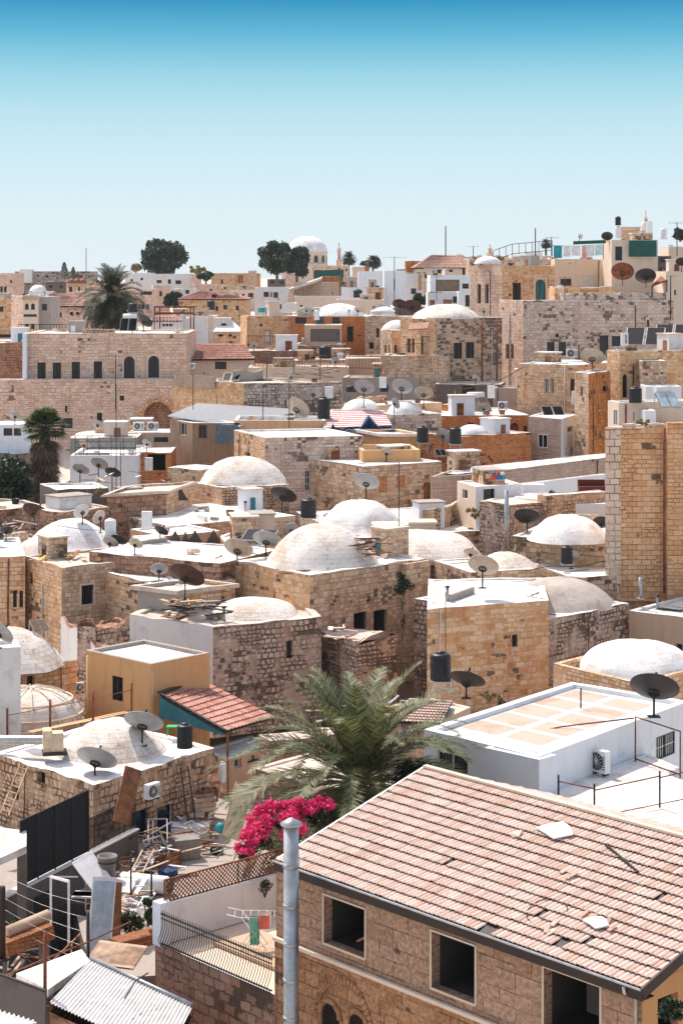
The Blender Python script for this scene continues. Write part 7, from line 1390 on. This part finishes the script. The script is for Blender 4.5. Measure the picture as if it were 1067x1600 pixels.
            for j in range(K):
                a0, a1 = p0.lerp(p1, j/K), p0.lerp(p1, (j+1)/K); u0, u1 = V((0,0,tp[j])), V((0,0,tp[j+1]))
                m.face([a0-sd2, a1-sd2, a1-sd2+u1, a0-sd2+u0]); m.face([a1+sd2, a0+sd2, a0+sd2+u0, a1+sd2+u1]); m.face([a0-sd2+u0, a1-sd2+u1, a1+sd2+u1, a0+sd2+u0])
            m.face([p0+sd2, p0-sd2, p0-sd2+V((0,0,tp[0])), p0+sd2+V((0,0,tp[0]))]); m.face([p1-sd2, p1+sd2, p1+sd2+V((0,0,tp[K])), p1-sd2+V((0,0,tp[K]))])
            tag(m.build('masonry_divider', mt), 'crumbling dividing wall on the '+short, 'wall', 'dividing walls on the '+short)
        elif kd == 'd':
            px = CX+x/y*F; py = H+(CZ-zr)/y*F; dw = F*crn.uniform(.75,1.05)/y; dish('small satellite dish on the '+short, px, py-dw*.75, y, dw, py, crn.uniform(-5,35), crn.uniform(40,50), crn.choice([DISHG, DISHG, DISHB, DISHD]), 'small dishes on the '+short)
print('clutter', nclut)

hz = MB(); hz.box((0, 740, 24), (3400, 1620, 56)); ho = hz.build('haze', plain('haze_air', 'ffffff'), None, kind='stuff'); hm = bpy.data.materials.new('haze_volume'); hm.use_nodes = True; hn = hm.node_tree; hn.nodes.remove(hn.nodes['Principled BSDF']); pv = hn.nodes.new('ShaderNodeVolumePrincipled'); pv.inputs['Color'].default_value = (.9,.95,1,1); pv.inputs['Density'].default_value = .00008; pv.inputs['Anisotropy'].default_value = .2; hn.links.new(pv.outputs[0], hn.nodes['Material Output'].inputs['Volume']); ho.data.materials[0] = hm

wr = random.Random(8)
for k in range(26):
    Y_ = wr.uniform(104, 196); yy = 430+ (1000-430)*(104/Y_)**1.5*wr.uniform(.75,1.0); x0 = wr.uniform(-20, 960); x1 = x0+wr.uniform(60, 230); dy = wr.uniform(-14, 14); sag = wr.uniform(4, 14); m = MB()
    m.tube([P(x0+(x1-x0)*j/8, yy+dy*j/8+sag*math.sin(math.pi*j/8)*.9, Y_+1.5*j/8) for j in range(9)], .016, 4); tag(m.build('cable', DMET), 'thin dark cable slung from roof to roof', 'cable', 'cables slung between the roofs')

# open frames, grids, basins and sacks in the yard
yr = random.Random(44); BLUEP = plain('blue_plastic','1c6fae',.5)
for k in range(14):
    c = YP(yr.uniform(235,345), yr.uniform(1292,1360)) if k % 2 else YP(yr.uniform(140,240), yr.uniform(1370,1450)); c = c+V((0,0,yr.uniform(.2,.9))); M = Matrix.Translation(c) @ Matrix.Rotation(yr.uniform(0,3), 4, 'Z') @ Matrix.Rotation(yr.uniform(.1,1.4), 4, 'X'); w, h = yr.uniform(.5,1.0), yr.uniform(.6,1.3); m = MB()
    q = [M @ V(p) for p in ((-w/2,-h/2,0),(w/2,-h/2,0),(w/2,h/2,0),(-w/2,h/2,0))]
    for j in range(4): m.bar(q[j], q[(j+1)%4], .045)
    for j in range(1, 4 if k % 3 else 2): m.bar(q[0].lerp(q[1], j/4), q[3].lerp(q[2], j/4), .02)
    tag(m.build('open_frame', yr.choice([RUST, METAL, WOODL, DMET, WHT])), 'empty rectangular frame thrown on the scrap of the yard', 'frame', 'empty frames in the scrap yard')
for k, (px, py, mt, lb) in enumerate(((282,1302,BLUEP,'blue round basin on the ground before the dark doors'), (268,1308,DMET,'dark round basin beside the blue one'), (225,1405,WHT,'white round basin beside the old boiler'))):
    c = YP(px, py); t = thing('basin', lb, 'basin', c); m = MB(); m.lathe(c, [(.001,.02),(.3,.0),(.42,.18),(.39,.18),(.28,.04),(.001,.04)], 18); m.build('bowl', mt, t); m = MB(); m.lathe(c+V((0,0,.18)), [(.39,0),(.44,.01),(.44,.03),(.39,.02)], 18); m.build('rim', mt, t)
for k in range(9):
    c = YP(yr.uniform(215,340), yr.uniform(1300,1375)); s_ = yr.uniform(.25,.45); m = MB(); n_ = 12; K = 6; sd_n = yr.random()*9; rows = []
    for i in range(K+1):
        th = math.pi*i/K; rows.append([c+V((s_*math.sin(th)*math.cos(6.283*j/n_)*(1+.3*noise.noise((i,j*.7,sd_n))), s_*math.sin(th)*math.sin(6.283*j/n_)*(1+.3*noise.noise((i,j*.5,sd_n+3))), s_*.55*(1+math.cos(th))*(1+.2*noise.noise((i*.7,j,sd_n)))+.0)) for j in range(n_)])
    for i in range(K):
        for j in range(n_): m.face([rows[i][j], rows[i+1][j], rows[i+1][(j+1)%n_], rows[i][(j+1)%n_]], sm=True)
    tag(m.build('stuffed_sack', yr.choice([WHCL, S['grey'], DMET, BLUE, S['beige']])), 'slumped full sack in the scrap heap of the yard', 'sack', 'sacks in the scrap yard')
